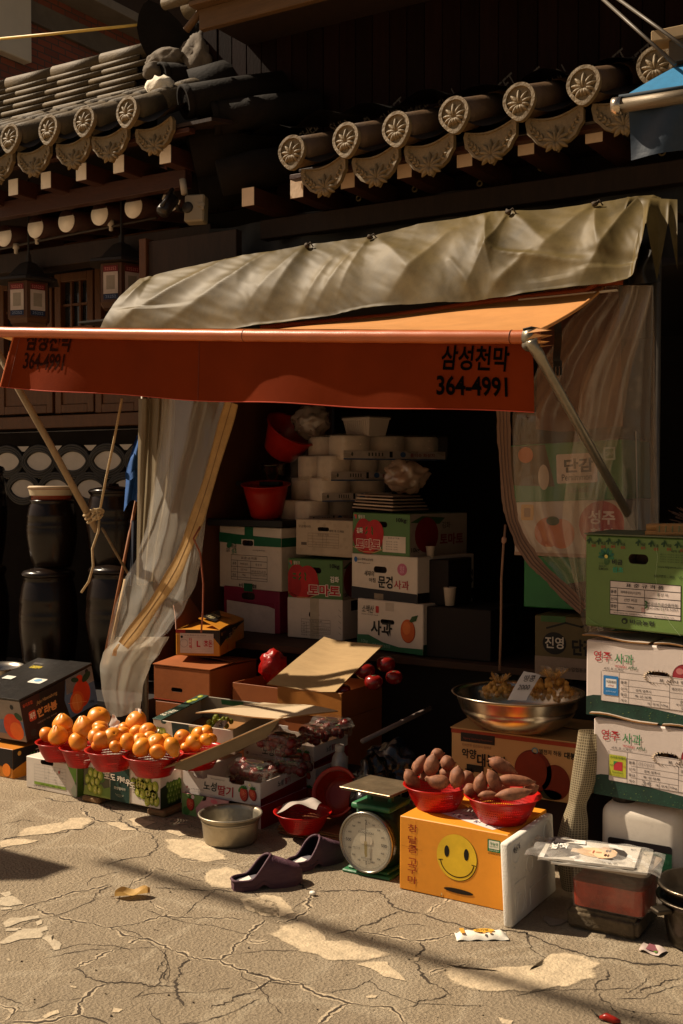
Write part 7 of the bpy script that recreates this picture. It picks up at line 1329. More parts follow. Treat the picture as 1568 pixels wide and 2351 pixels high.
# ================================================================ RIGHT SIDE: persimmon carton, steel bowl, stacked apple cartons, jug, tub
PERS = M('#b08a58', .6, .06, 7, bump=.06); c = Carton(1036, 1324, 1848, 1708, Y=4.12, d=.40); c.body(PERS); F = c.face(); F.rect(0, .93, 1, 1, '#8e3418', 2); F.rect(.08, .80, .36, .955, '#1c0f0c', 3); F.txt('Agyang Daebong Persimmon', .22, .86, .045, '#7a3a24', 4, 0, wd=.24); F.txt('지리산과 섬진강이 빚어낸', .21, .745, .055, '#6a4a34', 3, 0, wd=.24); F.txt('악양', .15, .60, .17, '#17120e', 4, .025, wd=.12); F.txt('대봉감', .335, .52, .22, '#17120e', 4, .03, wd=.24)
F.ell(.665, .45, .33, .36, '#5e1c10', 3, 36); F.ell(.65, .46, .28, .32, '#6e2412', 4, 36); F.ell(.84, .32, .25, .29, '#66200f', 3, 36); F.ell(.80, .1, .2, .08, '#2a3018', 3); F.txt('별천지 하동', .80, .80, .085, '#1f1a16', 4, .015, wd=.17); F.txt('대봉', .95, .79, .11, '#17120e', 4, .03, wd=.09); F.ell(.68, .80, .055, .055, '#5a7a8a', 4); F.ell(.68, .80, .035, .035, '#a09070', 5)
F.txt('감', .15, .26, .18, '#17120e', 4, .03); F.rect(.13, .30, .27, .42, '#17120e', 4); F.ell(.36, .28, .06, .16, '#17120e', 4); F.ell(.36, .42, .03, .08, '#17120e', 4)
c.build('persimmon_print_carton', 'tan carton with dark persimmon print standing behind the sweet potatoes, bowl on top', 'box'); c.topflaps(PERS, .01); zp = c.R.z+c.h+.02
q = MB(); q.box(c.R.x-c.w-.03, c.R.x+.02, 4.16, 4.55, 0, c.R.z-.003, M('#2a160e', .8, .2)); q.build('dark_crate', (c.R.x-.3, 4.16, 0), None, 'dark reddish crate under the tan persimmon carton', 'crate')
STEEL = M('#c2b8a6', .27, .10, 8, bump=.10, bs=9, metal=1.0); cb = P(1190, 1590, Y=4.20); R = .262; hb = cb.z-zp; q = MB(); Cb = Vector((cb.x, cb.y, zp)); pr = [(0, .002), (.14, .002), (.165, .006), (.195, .03), (.218, hb*.42), (.227, hb*.55), (.2265, hb*.60), (.232, hb*.64), (.245, hb*.92), (.252, hb*.985), (R, hb*1.0), (R+.003, hb*1.025), (R-.006, hb*1.03), (.245, hb*1.0), (.238, hb*.9), (.222, hb*.6), (.205, hb*.35), (.18, .03), (0, .012)]
q.lathe(pr, STEEL, T(Cb), 96); q.build('steel_mixing_bowl', Cb, None, 'wide brushed steel mixing bowl holding bagged nuts and a price card', 'bowl')
NUT = M('#b5843c', .6, .2, 30, bump=.3)
def nutbag(u, v, Y, r, label, seed):
    p = P(u, v, Y=Y); o = empty('bag_of_nuts', p, label, 'bag of nuts', 'clear bags of nuts'); q = MB(); rnd = random.Random(seed)
    for i in range(70):
        a, b_ = rnd.uniform(0, 6.28), rnd.uniform(-.6, 1); s = math.sqrt(1-b_*b_*.9); q.blob((p.x+r*.86*s*math.cos(a)*rnd.uniform(.7, 1), p.y+r*.86*s*math.sin(a)*rnd.uniform(.7, 1), p.z+r*.42*b_), (.011, .010, .016), NUT, .15, 3, 1, seed=i)
    q.build('nuts', p, o, kind='stuff'); q = MB(); FB = film((.8, .5, .18), .68, .1, .3, (25, 25, 25), 'nutfilm'); FB2 = film((.75, .42, .12), .22, .1, .3, (25, 25, 25), 'nutfilm2')
    def f(s, t):
        a = s*6.283; z = t; rr = r*(1.0-.92*max(0, (t-.45)/.35) if t < .8 else .08+.55*(t-.8)/.2*abs(math.sin(a*2.5+1)))*(1+.10*math.sin(a*9)*(t > .3)+.03*math.sin(a*23)); zz = -.30*r+.95*r*t*(.8 if t < .8 else .9)+(.3*r*(t-.8)/.2 if t > .8 else 0); return (p.x+rr*math.cos(a), p.y+rr*math.sin(a), p.z+zz+.1*r*math.sin(a*3)*(t > .9))
    q.grid(f, 64, 20, FB); q.build('bag_film', p, o); q = MB(); top = p+Vector((0, 0, r*.36)); q.lathe([(.018, -.006), (.022, 0), (.018, .008)], FB2, T(top), 16)
    for k in (-1, 1): q.grid(lambda s, t, k=k: (top.x+k*(.006+.022*t+.012*s*t), top.y-.012+.03*s, top.z+.045*t+.006*math.sin(9*s)), 6, 8, FB2)
    q.build('bag_knot', top, o)
nutbag(1146, 1588, 4.12, .072, 'clear knotted bag of pale nuts partly behind the price card', 2); nutbag(1268, 1586, 4.16, .096, 'larger clear bag of golden nuts knotted at the top beside the price card', 5)
q = MB(); a = P(1165, 1608, Y=4.0); b = P(1208, 1609, Y=4.0); d = P(1203, 1541, Y=4.06); e = P(1241, 1550, Y=4.06); board(q, [a, b, e, d], .001, M('#b9b2ae', .6, .03), 4, 4, .004); F = Face(q, a+Vector((0, -.004, 0)), (b-a), (d-a), (b-a).length, (d-a).length); q2 = F; n_ = F.n
F = Face(q, a-Vector((0, .006, 0)), b-a, (d-a)-(b-a).normalized()*(d-a).dot((b-a).normalized()), (b-a).length, ((d-a)-(b-a).normalized()*(d-a).dot((b-a).normalized())).length)
F.txt('땅콩', 1.05, .76, .22, '#1c1620', 3, .01, wd=.6, slant=.3); F.txt('2000', .82, .46, .17, '#1c1620', 3, .01, wd=.62, slant=.3); q.build('price_card', a, None, 'tilted grey price card reading 2000 in the steel bowl', 'price card')
# green persimmon boxes behind the clear curtain
GB = M('#1f6a34', .5, .1, 6); PG = 'cartons behind the side curtain'
c = Carton(1202, 1372, 1404, 1282, Y=4.80, d=.36); c.body(GB, hole=(.52, .40, .13, .12)); F = c.face(); F.poly([(.46, .3), (.62, .5), (1, .6), (1, .2), (.6, .1)], '#2a1a14', 2); c.build('green_carton', 'green carton below the white melon carton behind the curtain', 'box', PG)
c = Carton(1181, 1433, 1284, 1148, Y=4.79, d=.40); c.body(M('#b5a090', .6, .08, 6)); F = c.face(); F.ell(.80, .58, .40, .40, '#a02a2a', 2, 36); F.txt('성주', .80, .70, .24, '#d8b8b0', 4, .03, wd=.24); F.txt('참외', .80, .42, .20, '#d8b8b0', 4, .02, wd=.20); F.rrect(.06, .62, .18, .90, .03, '#c08a3a', 2); F.rrect(.09, .68, .15, .84, .02, '#8a5a24', 3); F.ell(.32, .42, .26, .26, '#b05a34', 2, 24); F.ell(.44, .40, .24, .26, '#c06a3a', 3, 24); F.ell(.36, .62, .12, .08, '#3a4a2a', 4); F.rect(.0, .0, 1, .06, '#9a7a64', 2); c.build('melon_carton', 'white melon carton with a round red emblem behind the curtain', 'box', PG)
c = Carton(1176, 1432, 1146, 1008, Y=4.78, d=.40, roll=R_(-2)); c.body(GB); F = c.face(); F.rrect(.42, .30, .78, .80, .03, '#c4ada0', 3); F.txt('단감', .62, .60, .24, '#1c1612', 5, .035, wd=.26); F.txt('Persimmon', .60, .40, .11, '#1c1612', 5, .01, wd=.27); F.poly([(0, .98), (.32, .98), (.40, .25), (0, .3)], '#4a3a24', 1); F.ell(.14, .82, .14, .14, '#b0581e', 3, 24); F.ell(.30, .42, .10, .22, '#b5a08e', 3); F.rrect(.84, .66, .94, .88, .01, '#9ab0a0', 3); F.rrect(.855, .69, .925, .85, .01, '#1f6a34', 4); F.txt('GAP', .89, .77, .06, '#9ab0a0', 5, 0); F.txt('303-6022', .62, .18, .08, '#123a20', 4, .01, wd=.22)
c.build('green_persimmon_carton', 'green persimmon carton topmost behind the clear curtain', 'box', PG)
c = Carton(1228, 1372, 1565, 1420, Y=4.70, d=.36); c.body(M('#5a4a26', .6, .2, 5)); F = c.face(); F.rect(0, .0, 1, .34, '#8a7462', 1); F.ell(.32, .56, .20, .18, '#120e0c', 3); F.txt('진영', .32, .57, .19, '#c8bba8', 5, .02, wd=.30); F.txt('단감', .78, .52, .26, '#0f0b08', 4, .04, wd=.36); F.line([(.2, .8), (.5, .9), (.75, .85), (.95, .95)], .03, '#1a1610', 3); F.rect(.1, .9, .5, 1, '#3a5a2a', 2); F.txt('진영농업협동조합', .65, .16, .07, '#3a2e24', 4, .01, wd=.5); c.build('printed_persimmon_carton', 'dark printed carton half hidden behind the steel bowl and curtain', 'box', PG)
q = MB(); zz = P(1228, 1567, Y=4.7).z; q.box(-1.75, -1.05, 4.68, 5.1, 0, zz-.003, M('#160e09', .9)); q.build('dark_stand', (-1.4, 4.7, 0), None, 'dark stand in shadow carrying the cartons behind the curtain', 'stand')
# stacked produce cartons
SPG = bpy.data.materials.new('spinach_green')
c = Carton(1343, 1660, 1465, 1262, Y=3.90, yaw=R_(-14), d=.36, w=.47)
Lp, Lt = P(1343, 1436, Y=3.93), P(1345, 1228, Y=3.93); yw = R_(-14); c.h = Lt.z-Lp.z; c.R = Lp+Vector((c.w*math.cos(yw), c.w*math.sin(yw), 0)); c.mx = T(c.R) @ RZ(yw); c.base = c.mx @ Vector((-c.w/2, c.d/2, 0))
c.body(M('#587034', .5, .10, 4, bump=.05, dirt=.08), hole=(.455, .765, .165, .105), bev=.005); F = c.face(); F.rect(.22, .155, .80, .515, '#c3b5ae', 1); K = '#1f1b1a'
F.table(.22, .155, .80, .515, [.20, .43, .65, .87], [], K, .007); F.line([(.285, .19), (.285, .443)], .005, K, 3); F.line([(.51, .19), (.51, .443)], .005, K, 3)
F.txt('표 준 규 격 품', .51, .48, .042, K, 4, .01, wd=.31)
for i, (a_, b_) in enumerate((('품종', '재래종섬초(시금치)'), ('산지', '신안 비금'), ('중량', '10kg'))): y = .40-.078*i; F.txt(a_, .252, y, .036, K, 4, .01, wd=.05); F.txt(b_, .395, y, .034 if i != 2 else .03, K, 4, .005, wd=(.17, .11, .06)[i])
F.txt('생 산 자', .655, .405, .034, K, 4, .005, wd=.09); F.txt('비금섬초공선출하회', .655, .305, .034, K, 4, .005, wd=.24); F.txt('Tel.(061)275-5251', .655, .255, .032, K, 4, .0, wd=.24); F.txt('포장재규격: 530x370x290mm  포장재중량 5%', .5, .175, .014, K, 4, 0, wd=.5)
F.txt('비금', .28, .72, .060, '#1f2420', 4, .03, wd=.09); F.txt('섬초', .285, .64, .062, '#2c8a6a', 4, .03, wd=.095); F.txt('BIGUM', .155, .668, .022, '#2a3a24', 4, 0, wd=.06); F.txt('SUMCHO', .16, .638, .024, '#1a2414', 4, .015, wd=.08); F.txt('비금을 섬초로', .165, .70, .016, '#3a5a2a', 4, 0, wd=.09)
for i in range(8): a_ = R_(-10+28*i); F.ell(.185+.035*math.cos(a_), .775+.045*math.sin(a_), .052, .020, '#1f5a4a' if i % 2 else '#2f6a44', 3, 14, a_)
F.ell(.185, .775, .02, .02, '#c8b858', 4); F.ell(.19, .725, .045, .035, '#3a5a2c', 3, a=1.3); F.txt('www.bigumnh.com', .715, .695, .024, '#22301a', 4, .01, wd=.20); F.txt('생산연도 : 202    년', .695, .60, .030, '#22301a', 4, .01, wd=.22)
for y in (.83, .805, .78, .755): F.txt('섬초는 비금도에서 생산되고', .75, y, .014, '#2a3a20', 4, 0, wd=.24)
F.txt('세척 후 드세요', .80, .865, .028, '#22301a', 4, .005, wd=.16); F.txt('비금농협', .49, .095, .050, '#1c2018', 4, .02, wd=.20); F.ell(.345, .095, .036, .032, '#1c2018', 4); F.ell(.345, .09, .018, .016, '#587034', 5); F.ell(.86, .22, .02, .02, '#1c2018', 4); F.ell(.86, .22, .013, .013, '#587034', 5)
for i in range(9):
    x = .03+.105*i*(1.0 if i > 3 else .8); y = .935-.006*(i % 2); F.txt('비금', x+.045, y-.012, .032, '#1c2a18', 4, .02, wd=.04); F.txt('섬초', x+.045, y-.048, .032, '#8a2a20', 4, .02, wd=.04); F.ell(x, y+.01, .030, .012, '#1c3a1c', 4, a=.5); F.ell(x+.015, y+.02, .028, .012, '#2a4a24', 4, a=2.2); F.ell(x+.005, y-.01, .022, .010, '#1c3a1c', 4, a=1.4)
for i in range(3): F.ell(.525, .26+.03*i, .02, .01, '#2c4a24', 6, a=.6+i); F.txt('섬초', .50, .235, .05, '#a8403a', 6, .01, wd=.03)
for i in range(6): F.line([(.02+.004*i, .10-.01*i), (.10+.012*i, .03-.004*i)], .003, '#7a9a5a', 3)
F.line([(.60, .93), (.615, .8), (.60, .6), (.63, .3), (.72, .12), (.80, .0)], .002, '#a8b890', 6)
F = c.face('top'); F.rect(0, 0, 1, 1, '#4a5a34', 1)
c.build('green_spinach_carton', 'bright green spinach carton with a ruled white label, topmost of its stack', 'box'); c.topflaps(M('#5a5f42', .6, .15), .008); SPC = c
def apple(u0, v1, vt, Y, yaw, label, sticker, tel, farm, hand):
    Lp, Lt = P(u0, v1, Y=Y), P(u0, vt, Y=Y); c = Carton(u0, u0+200, v1, vt, Y=Y, w=.47, d=.36); yw = R_(yaw); c.h = Lt.z-Lp.z; c.R = Lp+Vector((c.w*math.cos(yw), c.w*math.sin(yw), 0)); c.mx = T(c.R) @ RZ(yw); c.base = c.mx @ Vector((-c.w/2, c.d/2, 0))
    c.body(M('#c8bab2', .55, .06, 6, bump=.06, dirt=.15), hole=(.57, .605, .19, .14), bev=.005); F = c.face(); G1 = M('#0f3327', .55, .4, 12, bump=.1)
    F.poly([(.002, .004), (.002, .245), (.06, .275), (.15, .285), (.30, .24), (.5, .2), (.75, .16), (.998, .13), (.998, .004)], G1, 1)
    rnd = random.Random(int(v1))
    for i in range(60): x = rnd.uniform(.03, .97); y = rnd.uniform(.015, .14+.08*(1-x)); F.ell(x, y, .012, .006, '#2a4f3a' if i % 3 else '#5a6a3a', 2, 6, .4)
    F.rrect(.125, .215, .998, .625, .02, '#c8bab2', 3); K = '#4a4240'
    F.line([(.135, .615), (.99, .615)], .004, K, 4); F.line([(.125, .23), (.125, .60)], .004, K, 4); F.line([(.13, .215), (.99, .215)], .004, K, 4)
    for y in (.53, .445, .37, .295): F.line([(.30, y), (.66, y)], .004, K, 4)
    for x in (.27, .345, .66): F.line([(x, .215), (x, .53 if x != .27 else .61)], .004, K, 4)
    F.line([(.66, .43), (.99, .43)], .004, K, 4); F.line([(.27, .53), (.99, .53)], .004, K, 4); F.line([(.52, .215), (.52, .295)], .004, K, 4); F.line([(.59, .215), (.59, .295)], .004, K, 4); F.line([(.78, .43), (.78, .53)], .004, K, 4); F.line([(.66, .36), (.99, .36)], .004, K, 4)
    for t, x, y, s, wd in (('표 시 사 항', .68, .570, .042, .20), ('품종', .307, .487, .036, .05), ('산지', .307, .405, .036, .05), ('등급', .307, .33, .036, .05), ('개수', .307, .252, .036, .05), ('경북 영주시', .46, .405, .034, .12), ('특·상·보통', .46, .33, .032, .13), ('개', .50, .252, .032, .02), ('무게', .555, .252, .032, .045), ('10kg', .625, .252, .032, .05), ('생산연도', .72, .48, .036, .09), ('생 산 자', .83, .395, .036, .12), (farm, .83, .325, .038, .18), ('부석면 부석사로 243번길', .83, .285, .028, .24), (tel, .83, .245, .034, .16)): F.txt(t, x, y, s, '#2c2624', 5, .006, wd=wd)
    F.txt('영주', .135, .80, .135, '#a8262c', 4, .005, wd=.14); F.txt('사과', .305, .79, .135, '#2a7a44', 4, .005, wd=.15); F.txt('YEONGJU', .28, .685, .036, '#a8262c', 4, .015, wd=.095); F.txt('APPLE', .375, .685, .036, '#2a5a34', 4, .015, wd=.07); F.txt('세척 후 드세요', .225, .645, .036, '#3a3430', 5, .005, wd=.16)
    F.ell(.775, .64, .17, .165, '#6e1a20', 1.6, 30); F.ell(.77, .645, .15, .14, '#8a2830', 2, 30); F.ell(.735, .71, .05, .04, '#b06a68', 2.4, 14); F.rect(.75, .44, .998, .615, '#c8bab2', 9) if False else None
    F.ell(.90, .62, .14, .15, '#7a1e22', 1.4, 24); F.line([(.775, .77), (.78, .82)], .012, '#4a3420', 2.6)
    if sticker == 'blue': F.rrect(.145, .30, .265, .555, .012, '#2a6ea8', 6); F.rect(.165, .40, .250, .515, '#d0ccc8', 7); F.txt('이프래쉬', .2075, .475, .04, '#2c2624', 8, .01, wd=.075); F.txt('e-Fresh', .2075, .43, .026, '#a83a34', 8, 0, wd=.045); F.txt('신선하게 보관', .205, .35, .018, '#b8cada', 8, 0, wd=.08)
    else: F.rect(.13, .28, .262, .555, '#a8a834', 6); F.rect(.165, .36, .235, .475, '#a82c34', 7); F.poly([(.165, .42), (.165, .475), (.20, .475), (.18, .455)], '#2a7a44', 8); F.txt('스마트프래쉬', .197, .525, .036, '#2a5a24', 8, .01, wd=.12); F.txt('SmartFresh', .197, .335, .026, '#3a5a24', 8, 0, wd=.085); F.txt('세계', .148, .42, .026, '#2a5a24', 8, 0, wd=.026); F.txt('1등', .25, .42, .026, '#a82c34', 8, 0, wd=.02); F.txt('1-MCP 신선도 유지', .197, .30, .014, '#3a3a14', 8, 0, wd=.1)
    if hand: F.txt('미야마', .42, .487, .055, '#7a7270', 5, -.01, wd=.12, slant=.1); F.txt('34', .42, .257, .06, '#8a827e', 5, .01, wd=.07)
    # ragged torn edge round the hand hole
    q = c.mb
    for i in range(22): a = 2*math.pi*i/22; x = -c.w+c.w*.57+.19*c.w/2*1.02*math.cos(a); z = c.h*.605+.14*c.h/2*1.04*math.sin(a); q.add([c.mx @ Vector((x, -.001, z)), c.mx @ Vector((x+.012*math.cos(a+.5), -.0012, z+.007*math.sin(a+.5))), c.mx @ Vector((x+.004*math.cos(a+2), -.007, z+.004*math.sin(a+2)))], [[0, 1, 2]], M('#a8947c', .8))
    q.blob(c.mx @ Vector((-c.w*.47, .035, c.h*.60)), (.022, .018, .016), M('#8a5a24', .6, .3, 30, bump=.5), .3, 3, 2); q.blob(c.mx @ Vector((-c.w*.41, .035, c.h*.59)), (.024, .018, .018), M('#3a1a24', .5, .3, 30, bump=.5), .3, 3, 2)
    c.build('apple_carton', label, 'box', 'white apple cartons with red and green lettering')
    q = MB(); FLW2 = M('#a8988a', .6, .1, 8, dirt=.2)
    for (a, b, lift, off) in ((-c.w-.012, -c.w*.50, .012, -.010), (-c.w*.46, .01, .004, -.006)): board(q, [c.mx @ Vector((a, off, c.h+.004+lift)), c.mx @ Vector((b, off+.004, c.h+.004)), c.mx @ Vector((b, c.d*.5, c.h+.006)), c.mx @ Vector((a, c.d*.5, c.h+.008))], .005, FLW2, 8, 4, .003, BCARD)
    board(q, [c.mx @ Vector((-c.w, c.d*.52, c.h+.008)), c.mx @ Vector((0, c.d*.52, c.h+.008)), c.mx @ Vector((0, c.d, c.h+.004)), c.mx @ Vector((-c.w, c.d, c.h+.004))], .005, M('#1f4a36', .6, .2), 6, 3, .002, BCARD); q.build('flap', c.base, c.o); return c
apple(1345, 1640, 1468, 3.90, -7, 'white apple carton with a blue sticker and torn hand hole, under the green spinach carton', 'blue', '010-6407-3727', '큰골농원 / 심연석', False)
AP2 = apple(1362, 1822, 1647, 3.885, -6, 'white apple carton with a yellow and red sticker, lowest of its stack', 'yel', '010-6512-4345', '초생농원 / 송영구', True)
q = MB(); a, b = P(1487, 1224, Y=3.92), P(1720, 1224, Y=3.95); BR = M('#9a7242', .75, .2, 30, bump=.5, bs=120, stretch=(1, 9, 9)); ax = (b-a).normalized()
for i in range(10):
    r = .011 if i < 3 else .011; k = (0 if i == 0 else .019 if i < 7 else .026); t = i*1.05; off = Vector((0, math.cos(t)*k, math.sin(t)*k)); q.tube([a+off, b+off], .0105, BR, 10); q.lathe([(0, 0), (.009, 0)], M('#c8a878', .8), T(a+off-ax*.0006) @ ax.to_track_quat('Z', 'Y').to_matrix().to_4x4(), 10)
q.tube([a+ax*.035, b], .0345, M('#8f6c3e', .75, .2, 40, bump=.6, bs=150, stretch=(1, 9, 9)), 20)
for i in range(14): c_ = a+ax*(.045+.022*i); q.tube([c_-ax*.001, c_+ax*.001], .0355, M('#5a7a54', .6), 16)
q.build('reed_bundle', a, None, 'bundle of cut reeds bound with green thread on the spinach carton', 'bundle'); q = MB(); rnd = random.Random(2); p = P(1555, 1200, Y=4.0)
for i in range(50): q.tube([p+Vector((.12, 0, -.02)), p+Vector((rnd.uniform(-.03, .06), rnd.uniform(-.03, .03), rnd.uniform(-.01, .055)))], .0012, M('#4a2c1a'), 4)
q.build('twig_bundle', p, None, 'dark twiggy bundle sticking out behind the reed bundle', 'bundle')
# woven mesh sheet, rolled
MESH = bpy.data.materials.new('woven_mesh'); MESH.use_nodes = True
def meshmat(m):
    t = m.node_tree; b = t.nodes['Principled BSDF']; L = t.links.new; N = t.nodes.new; uv = N('ShaderNodeAttribute'); uv.attribute_name = 'weave'; k = N('ShaderNodeTexBrick'); k.offset = 0; k.inputs['Scale'].default_value = 1; k.inputs['Brick Width'].default_value = 1; k.inputs['Row Height'].default_value = 1; k.inputs['Mortar Size'].default_value = .14; k.inputs['Color1'].default_value = (.16, .12, .065, 1); k.inputs['Color2'].default_value = (.13, .10, .055, 1); k.inputs['Mortar'].default_value = (.42, .35, .22, 1); L(uv.outputs['Vector'], k.inputs[0]); L(k.outputs[0], b.inputs[0]); b.inputs['Roughness'].default_value = .6; bp = N('ShaderNodeBump'); bp.inputs['Strength'].default_value = .5; bp.inputs['Distance'].default_value = .002; L(k.outputs[1], bp.inputs[2]); L(bp.outputs[0], b.inputs['Normal'])
    tl = N('ShaderNodeBsdfTranslucent'); L(k.outputs[0], tl.inputs[0]); ms = N('ShaderNodeMixShader'); ms.inputs[0].default_value = .3; L(b.outputs[0], ms.inputs[1]); L(tl.outputs[0], ms.inputs[2]); L(ms.outputs[0], t.nodes['Material Output'].inputs[0])
meshmat(MESH)
def meshroll():
    q = MB(); nu, nv = 36, 60; ax = [(1352, 1680, 26), (1345, 1740, 29), (1338, 1790, 28), (1328, 1840, 24), (1322, 1880, 30), (1316, 1930, 36), (1316, 1990, 34), (1318, 2040, 28)]
    def f(s, t):
        k = t*(len(ax)-1); i = min(int(k), len(ax)-2); g_ = k-i; u, v, r = [ax[i][j]+(ax[i+1][j]-ax[i][j])*g_ for j in range(3)]; c = P(u, v, Y=3.90-.06*t); rr = r*3.95/FPX; a = s*2*math.pi*1.06; pinch = 1-.30*math.exp(-((t-.46)/.08)**2)*(.5+.5*math.cos(a+.6)); fold = .10*math.sin(3*a+5*t); return c+Vector((math.cos(a)*rr*(1+fold)*pinch, math.sin(a)*rr*(1-fold), 0))
    q.grid(f, nu, nv, MESH); o = q.build('woven_mesh_roll', f(0, 1), None, 'loosely rolled tan woven mesh sheet standing beside the apple cartons', 'mesh roll'); at = o.data.attributes.new('weave', 'FLOAT_VECTOR', 'POINT')
    for j in range(nv+1):
        for i in range(nu+1): at.data[j*(nu+1)+i].vector = (i/nu*34, j/nv*66, 0)
meshroll()
# jug, kimchi tub on a stone, magazines, pots
def jug():
    x0 = P(1377, 1900, Y=3.88).x; x1 = x0+.29; zt = P(1440, 1851, Y=3.88).z; c = Vector(((x0+x1)/2, 3.97, 0)); q = MB(); W = M('#ddd3c5', .42, .06, 8, bump=.1, bs=40, trans=.12, dirt=.18); bm = bmesh.new(); bmesh.ops.create_cube(bm, size=1)
    for v in bm.verts: v.co.x *= .29; v.co.y *= .19; v.co.z *= zt
    bmesh.ops.bevel(bm, geom=bm.edges[:], offset=.045, segments=5, affect='EDGES', profile=.55); q.bm(bm, W, T(c.x, c.y, zt/2), True); q.box(x0+.012, x1-.012, 3.968, 3.99, zt-.155, zt-.13, W, None, .006, 2) if False else None
    o = q.build('jerry_can', c, None, 'scuffed white plastic jerry can with a green label behind the magazines', 'jerry can'); q = MB(); F = Face(q, (x0+.032, 3.872, zt-.215), (1, 0, 0), (0, 0, 1), .225, .10); F.rrect(0, 0, 1, 1, .10, '#1c1416', 1); F.rect(.0, .05, 1, .74, '#1a4a30', 2); F.txt('식품 첨가물', .12, .62, .12, '#2c6a4a', 3, 0, wd=.16); F.txt('1급 정제염', .86, .45, .14, '#3a6a4c', 3, .01, wd=.2); F.ell(.48, .50, .10, .13, '#a8843a', 3, 12); F.ell(.48, .50, .05, .07, '#1a4a30', 4, 12); q.build('label', c, o)
    q = MB(); q.lathe([(.036, 0), (.04, .004), (.04, .03), (.043, .034), (.036, .04), (0, .04)], M('#2a211a', .7, .3, 30), T(c.x-.08, c.y-.02, zt-.004), 20); q.build('cap', c, o); q = MB(); q.tube([(c.x-.02, c.y, zt-.005), (c.x-.01, c.y, zt+.035), (c.x+.09, c.y, zt+.035), (c.x+.12, c.y, zt-.005)], .013, W, 12); q.build('carry_handle', c, o); return zt
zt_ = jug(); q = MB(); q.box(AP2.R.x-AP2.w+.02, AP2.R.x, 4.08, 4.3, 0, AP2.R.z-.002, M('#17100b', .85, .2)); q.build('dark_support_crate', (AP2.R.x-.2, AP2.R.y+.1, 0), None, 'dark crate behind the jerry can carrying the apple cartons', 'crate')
c = Carton(1302, 1459, 2163, 2113, Z=0, d=.24, yaw=0); zst = P(1302, 2079, Y=c.R.y).z; c.h = .068; q = c.mb; b = bmesh.new(); bmesh.ops.create_cube(b, size=1); bmesh.ops.scale(b, vec=(c.w+.01, c.d, c.h), verts=b.verts); bmesh.ops.bevel(b, geom=b.edges[:], offset=.012, segments=2, affect='EDGES'); bmesh.ops.subdivide_edges(b, edges=b.edges[:], cuts=5, use_grid_fill=True)
for v in b.verts: v.co += v.co.normalized()*.006*noise.noise(v.co*22)+v.co.normalized()*.004*noise.noise(v.co*60)
q.bm(b, M('#5c4f3c', .9, .4, 18, bump=1, bs=80, dirt=.3), c.mx @ T(-c.w/2, c.d/2, c.h/2), True); c.build('stone_block', 'rough dark stone block lifting the kimchi tub off the pavement', 'stone')
def tub():
    cc = Carton(1302, 1477, 2111, 2004, Y=c.R.y-.005, d=.20); cc.R.z = .070; y0 = cc.R.y+.012; x0, x1 = cc.R.x-cc.w, cc.R.x; zt = P(1302, 1985, Y=y0).z; w, d, h = x1-x0, .20, zt-.070; o = empty('kimchi_tub', (x0+w/2, y0+d/2, .07), 'clear plastic tub of red kimchi on the stone block under the magazines', 'tub'); q = MB(); n = 44
    def ring(k, z, s=1.0): return [(x0+w/2+w/2*s*math.copysign(abs(math.cos(t))**.22, math.cos(t)), y0+d/2+d/2*s*math.copysign(abs(math.sin(t))**.22, math.sin(t)), z) for t in [2*math.pi*i/n for i in range(n)]]
    def loft(rs, m, cap=True): vs = sum(rs, []); q.add(vs, [[k*n+i, k*n+(i+1) % n, (k+1)*n+(i+1) % n, (k+1)*n+i] for k in range(len(rs)-1) for i in range(n)]+([list(range(n))] if cap else []), m, None, False)
    loft([ring(0, .070, .93), ring(0, .074, .96), ring(0, zt-.01, 1.0), ring(0, zt-.008, 1.03), ring(0, zt, 1.03)], film((.75, .66, .58), .93, .10, .06, (12, 12, 4), 'tubfilm')); q.build('tub_wall', o.location, o)
    q = MB(); vs = ring(0, .076, .92), ring(0, .076+(h)*.60, .955); loft(list(vs), M('#9a2a08', .35, .5, 16, bump=.6, bs=22, spec=.4)); q.add(vs[1], [list(range(n))], M('#9a2a08', .35, .5, 16, bump=.6, bs=22, spec=.4)); q.build('kimchi', o.location, o, kind='stuff')
    q = MB(); loft([ring(0, zt+.001, 1.05), ring(0, zt+.012, 1.05), ring(0, zt+.014, .99)], M('#9a8c7e', .45, .08, 8)); q.add(ring(0, zt+.014, .99), [list(range(n))], M('#9a8c7e', .45)); q.build('tub_lid', o.location, o); return zt+.016
zt2_ = tub()
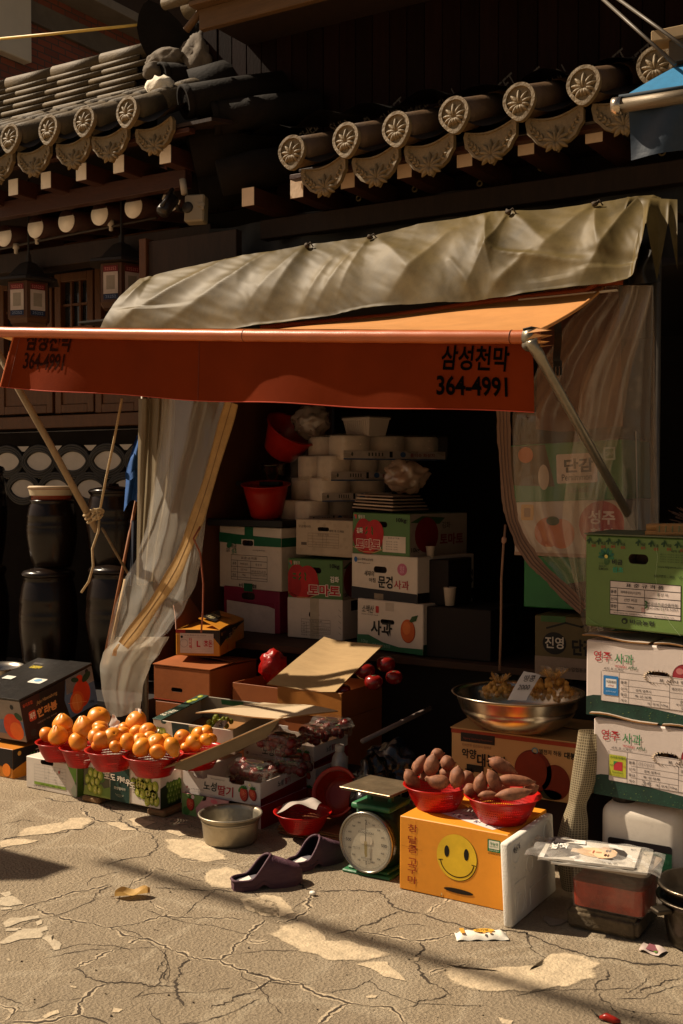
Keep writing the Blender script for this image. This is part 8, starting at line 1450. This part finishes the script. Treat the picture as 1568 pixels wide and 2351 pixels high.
def mag(z, du, dv, label, rotz, sheen=True):
    A, B, D = P(1235+du, 1972+dv, Z=z), P(1456+du, 1998+dv, Z=z), P(1262+du, 1930+dv, Z=z); ex = (B-A); ey = Vector((-ex.y, ex.x, 0)).normalized(); Lx, Ly = ex.length, .215; A2 = A+Vector((0, 0, 0)); q = MB(); e = ex.normalized(); mx = Matrix.Translation(A2) @ Matrix((e, ey, Vector((0, 0, 1)))).transposed().to_4x4()
    q.box(0, Lx, 0, Ly, 0, .007, M('#d5d0c8', .35, .03), mx, .001); F = Face(q, A2+Vector((0, 0, .0072)), e, ey, Lx, Ly)
    F.rect(.0, .0, 1, 1, '#cfccc6', 1); F.poly([(.06, .02), (.14, .04), (.30, .16), (.40, .30), (.40, .70), (.30, .82), (.16, .94), (.04, .96)], '#6a6662', 2); F.poly([(.30, .42), (.42, .38), (.42, .62), (.30, .60)], '#cdbba8', 3); F.poly([(.34, .60), (.39, .56), (.30, .66), (.18, .74)], '#4a4440', 4)
    F.ell(.58, .50, .32, .235, '#d8b894', 4, 32); F.ell(.68, .50, .25, .245, '#dcbc98', 5, 32); F.poly([(.66, .75), (.74, .78), (.84, .72), (.88, .60), (.88, .40), (.84, .28), (.74, .21), (.66, .24), (.74, .30), (.78, .42), (.78, .60), (.74, .70)], '#3c3632', 6); F.ell(.67, .61, .022, .06, '#4a342a', 7, 12); F.ell(.67, .40, .022, .06, '#4a342a', 7, 12); F.ell(.70, .62, .014, .07, '#5a463a', 7, 10); F.ell(.70, .39, .014, .07, '#5a463a', 7, 10); F.ell(.59, .50, .05, .03, '#b88a6a', 7, 12); F.ell(.535, .50, .014, .08, '#a05a48', 7, 12); F.ell(.64, .76, .06, .025, '#cfa684', 6, 12); F.ell(.64, .25, .06, .025, '#cfa684', 6, 12)
    F.txt('한국', .105, .64, .17, '#ece8e0', 8, .06, wd=.32, rot=R_(-90)) if False else None
    F.txt('뜨거운', .10, .60, .14, '#f0ece4', 8, .06, rot=R_(-90)); F.txt('현장', .20, .62, .15, '#f0ece4', 8, .06, rot=R_(-90)); F.poly([(.08, .78), (.42, .80), (.40, .99), (.08, .97)], '#e2ded6', 9); F.txt('받는 사람 주소', .26, .88, .03, '#7a7670', 10, 0, wd=.2); F.txt('새로운 시대 새로운 사람', .40, .16, .07, '#3a3a5a', 8, .01, wd=.10, rot=R_(80))
    for i in range(4): F.line([(.56+.02*i, .07+.035*i), (.90, .10+.03*i)], .008, '#8a8680', 8)
    F.txt('안 철 민', .74, .05, .05, '#3a3634', 8, .01, wd=.16); F.txt('월간', .93, .82, .06, '#4a4a54', 8, .01, wd=.06)
    o = q.build('magazine', A2, None, label, 'magazine', 'wrapped magazines on the kimchi tub'); q = MB(); PF = film((.85, .82, .78), .72, .06, .35, (30, 30, 30), 'magfilm'); q.grid(lambda s, t: mx @ Vector((-.045+(Lx+.085)*s, -.008+(Ly+.016)*t, .010+.003*math.sin(s*23+t*9)+.004*noise.noise(Vector((s*9, t*9, z)))-.010*max(0, s-.93)/.07)), 40, 20, PF); q.build('plastic_sleeve', A2, o); return A2
mag(zt2_, 30, 12, 'plastic-wrapped magazine lying underneath the other on the kimchi tub', 0); mag(zt2_+.011, 0, 0, 'plastic-wrapped magazine on top, showing a man in a suit, on the kimchi tub', 0)
POT = M('#4a4238', .35, .25, 12, bump=.3, bs=40, metal=.8, dirt=.3)
pc = P(1622, 2200, Z=0); pc = P(1616, 2168, Z=0); q = MB(); q.lathe([(0, .002), (.10, .002), (.112, .01), (.122, .06), (.132, .130), (.134, .146), (.150, .150), (.152, .156), (.140, .157), (.128, .13), (.115, .02), (0, .01)], POT, T(pc), 56); q.box(-.185, -.13, -.025, .025, .120, .136, POT, T(pc) @ RZ(R_(48)), .004); o = q.build('dark_pot', pc, None, 'dark aluminium pot at the picture edge under another dish', 'pot', 'stacked pots'); p2 = pc+Vector((0, 0, .158)); q = MB(); q.lathe([(.085, 0), (.125, .008), (.142, .030), (.150, .036), (.151, .042), (.140, .042), (.118, .020), (0, .012)], M('#6a6052', .28, .2, 12, bump=.25, bs=30, metal=.9), T(p2), 56); q.build('dark_dish', p2, None, 'worn metal dish stacked on the dark pot at the picture edge', 'dish', 'stacked pots')
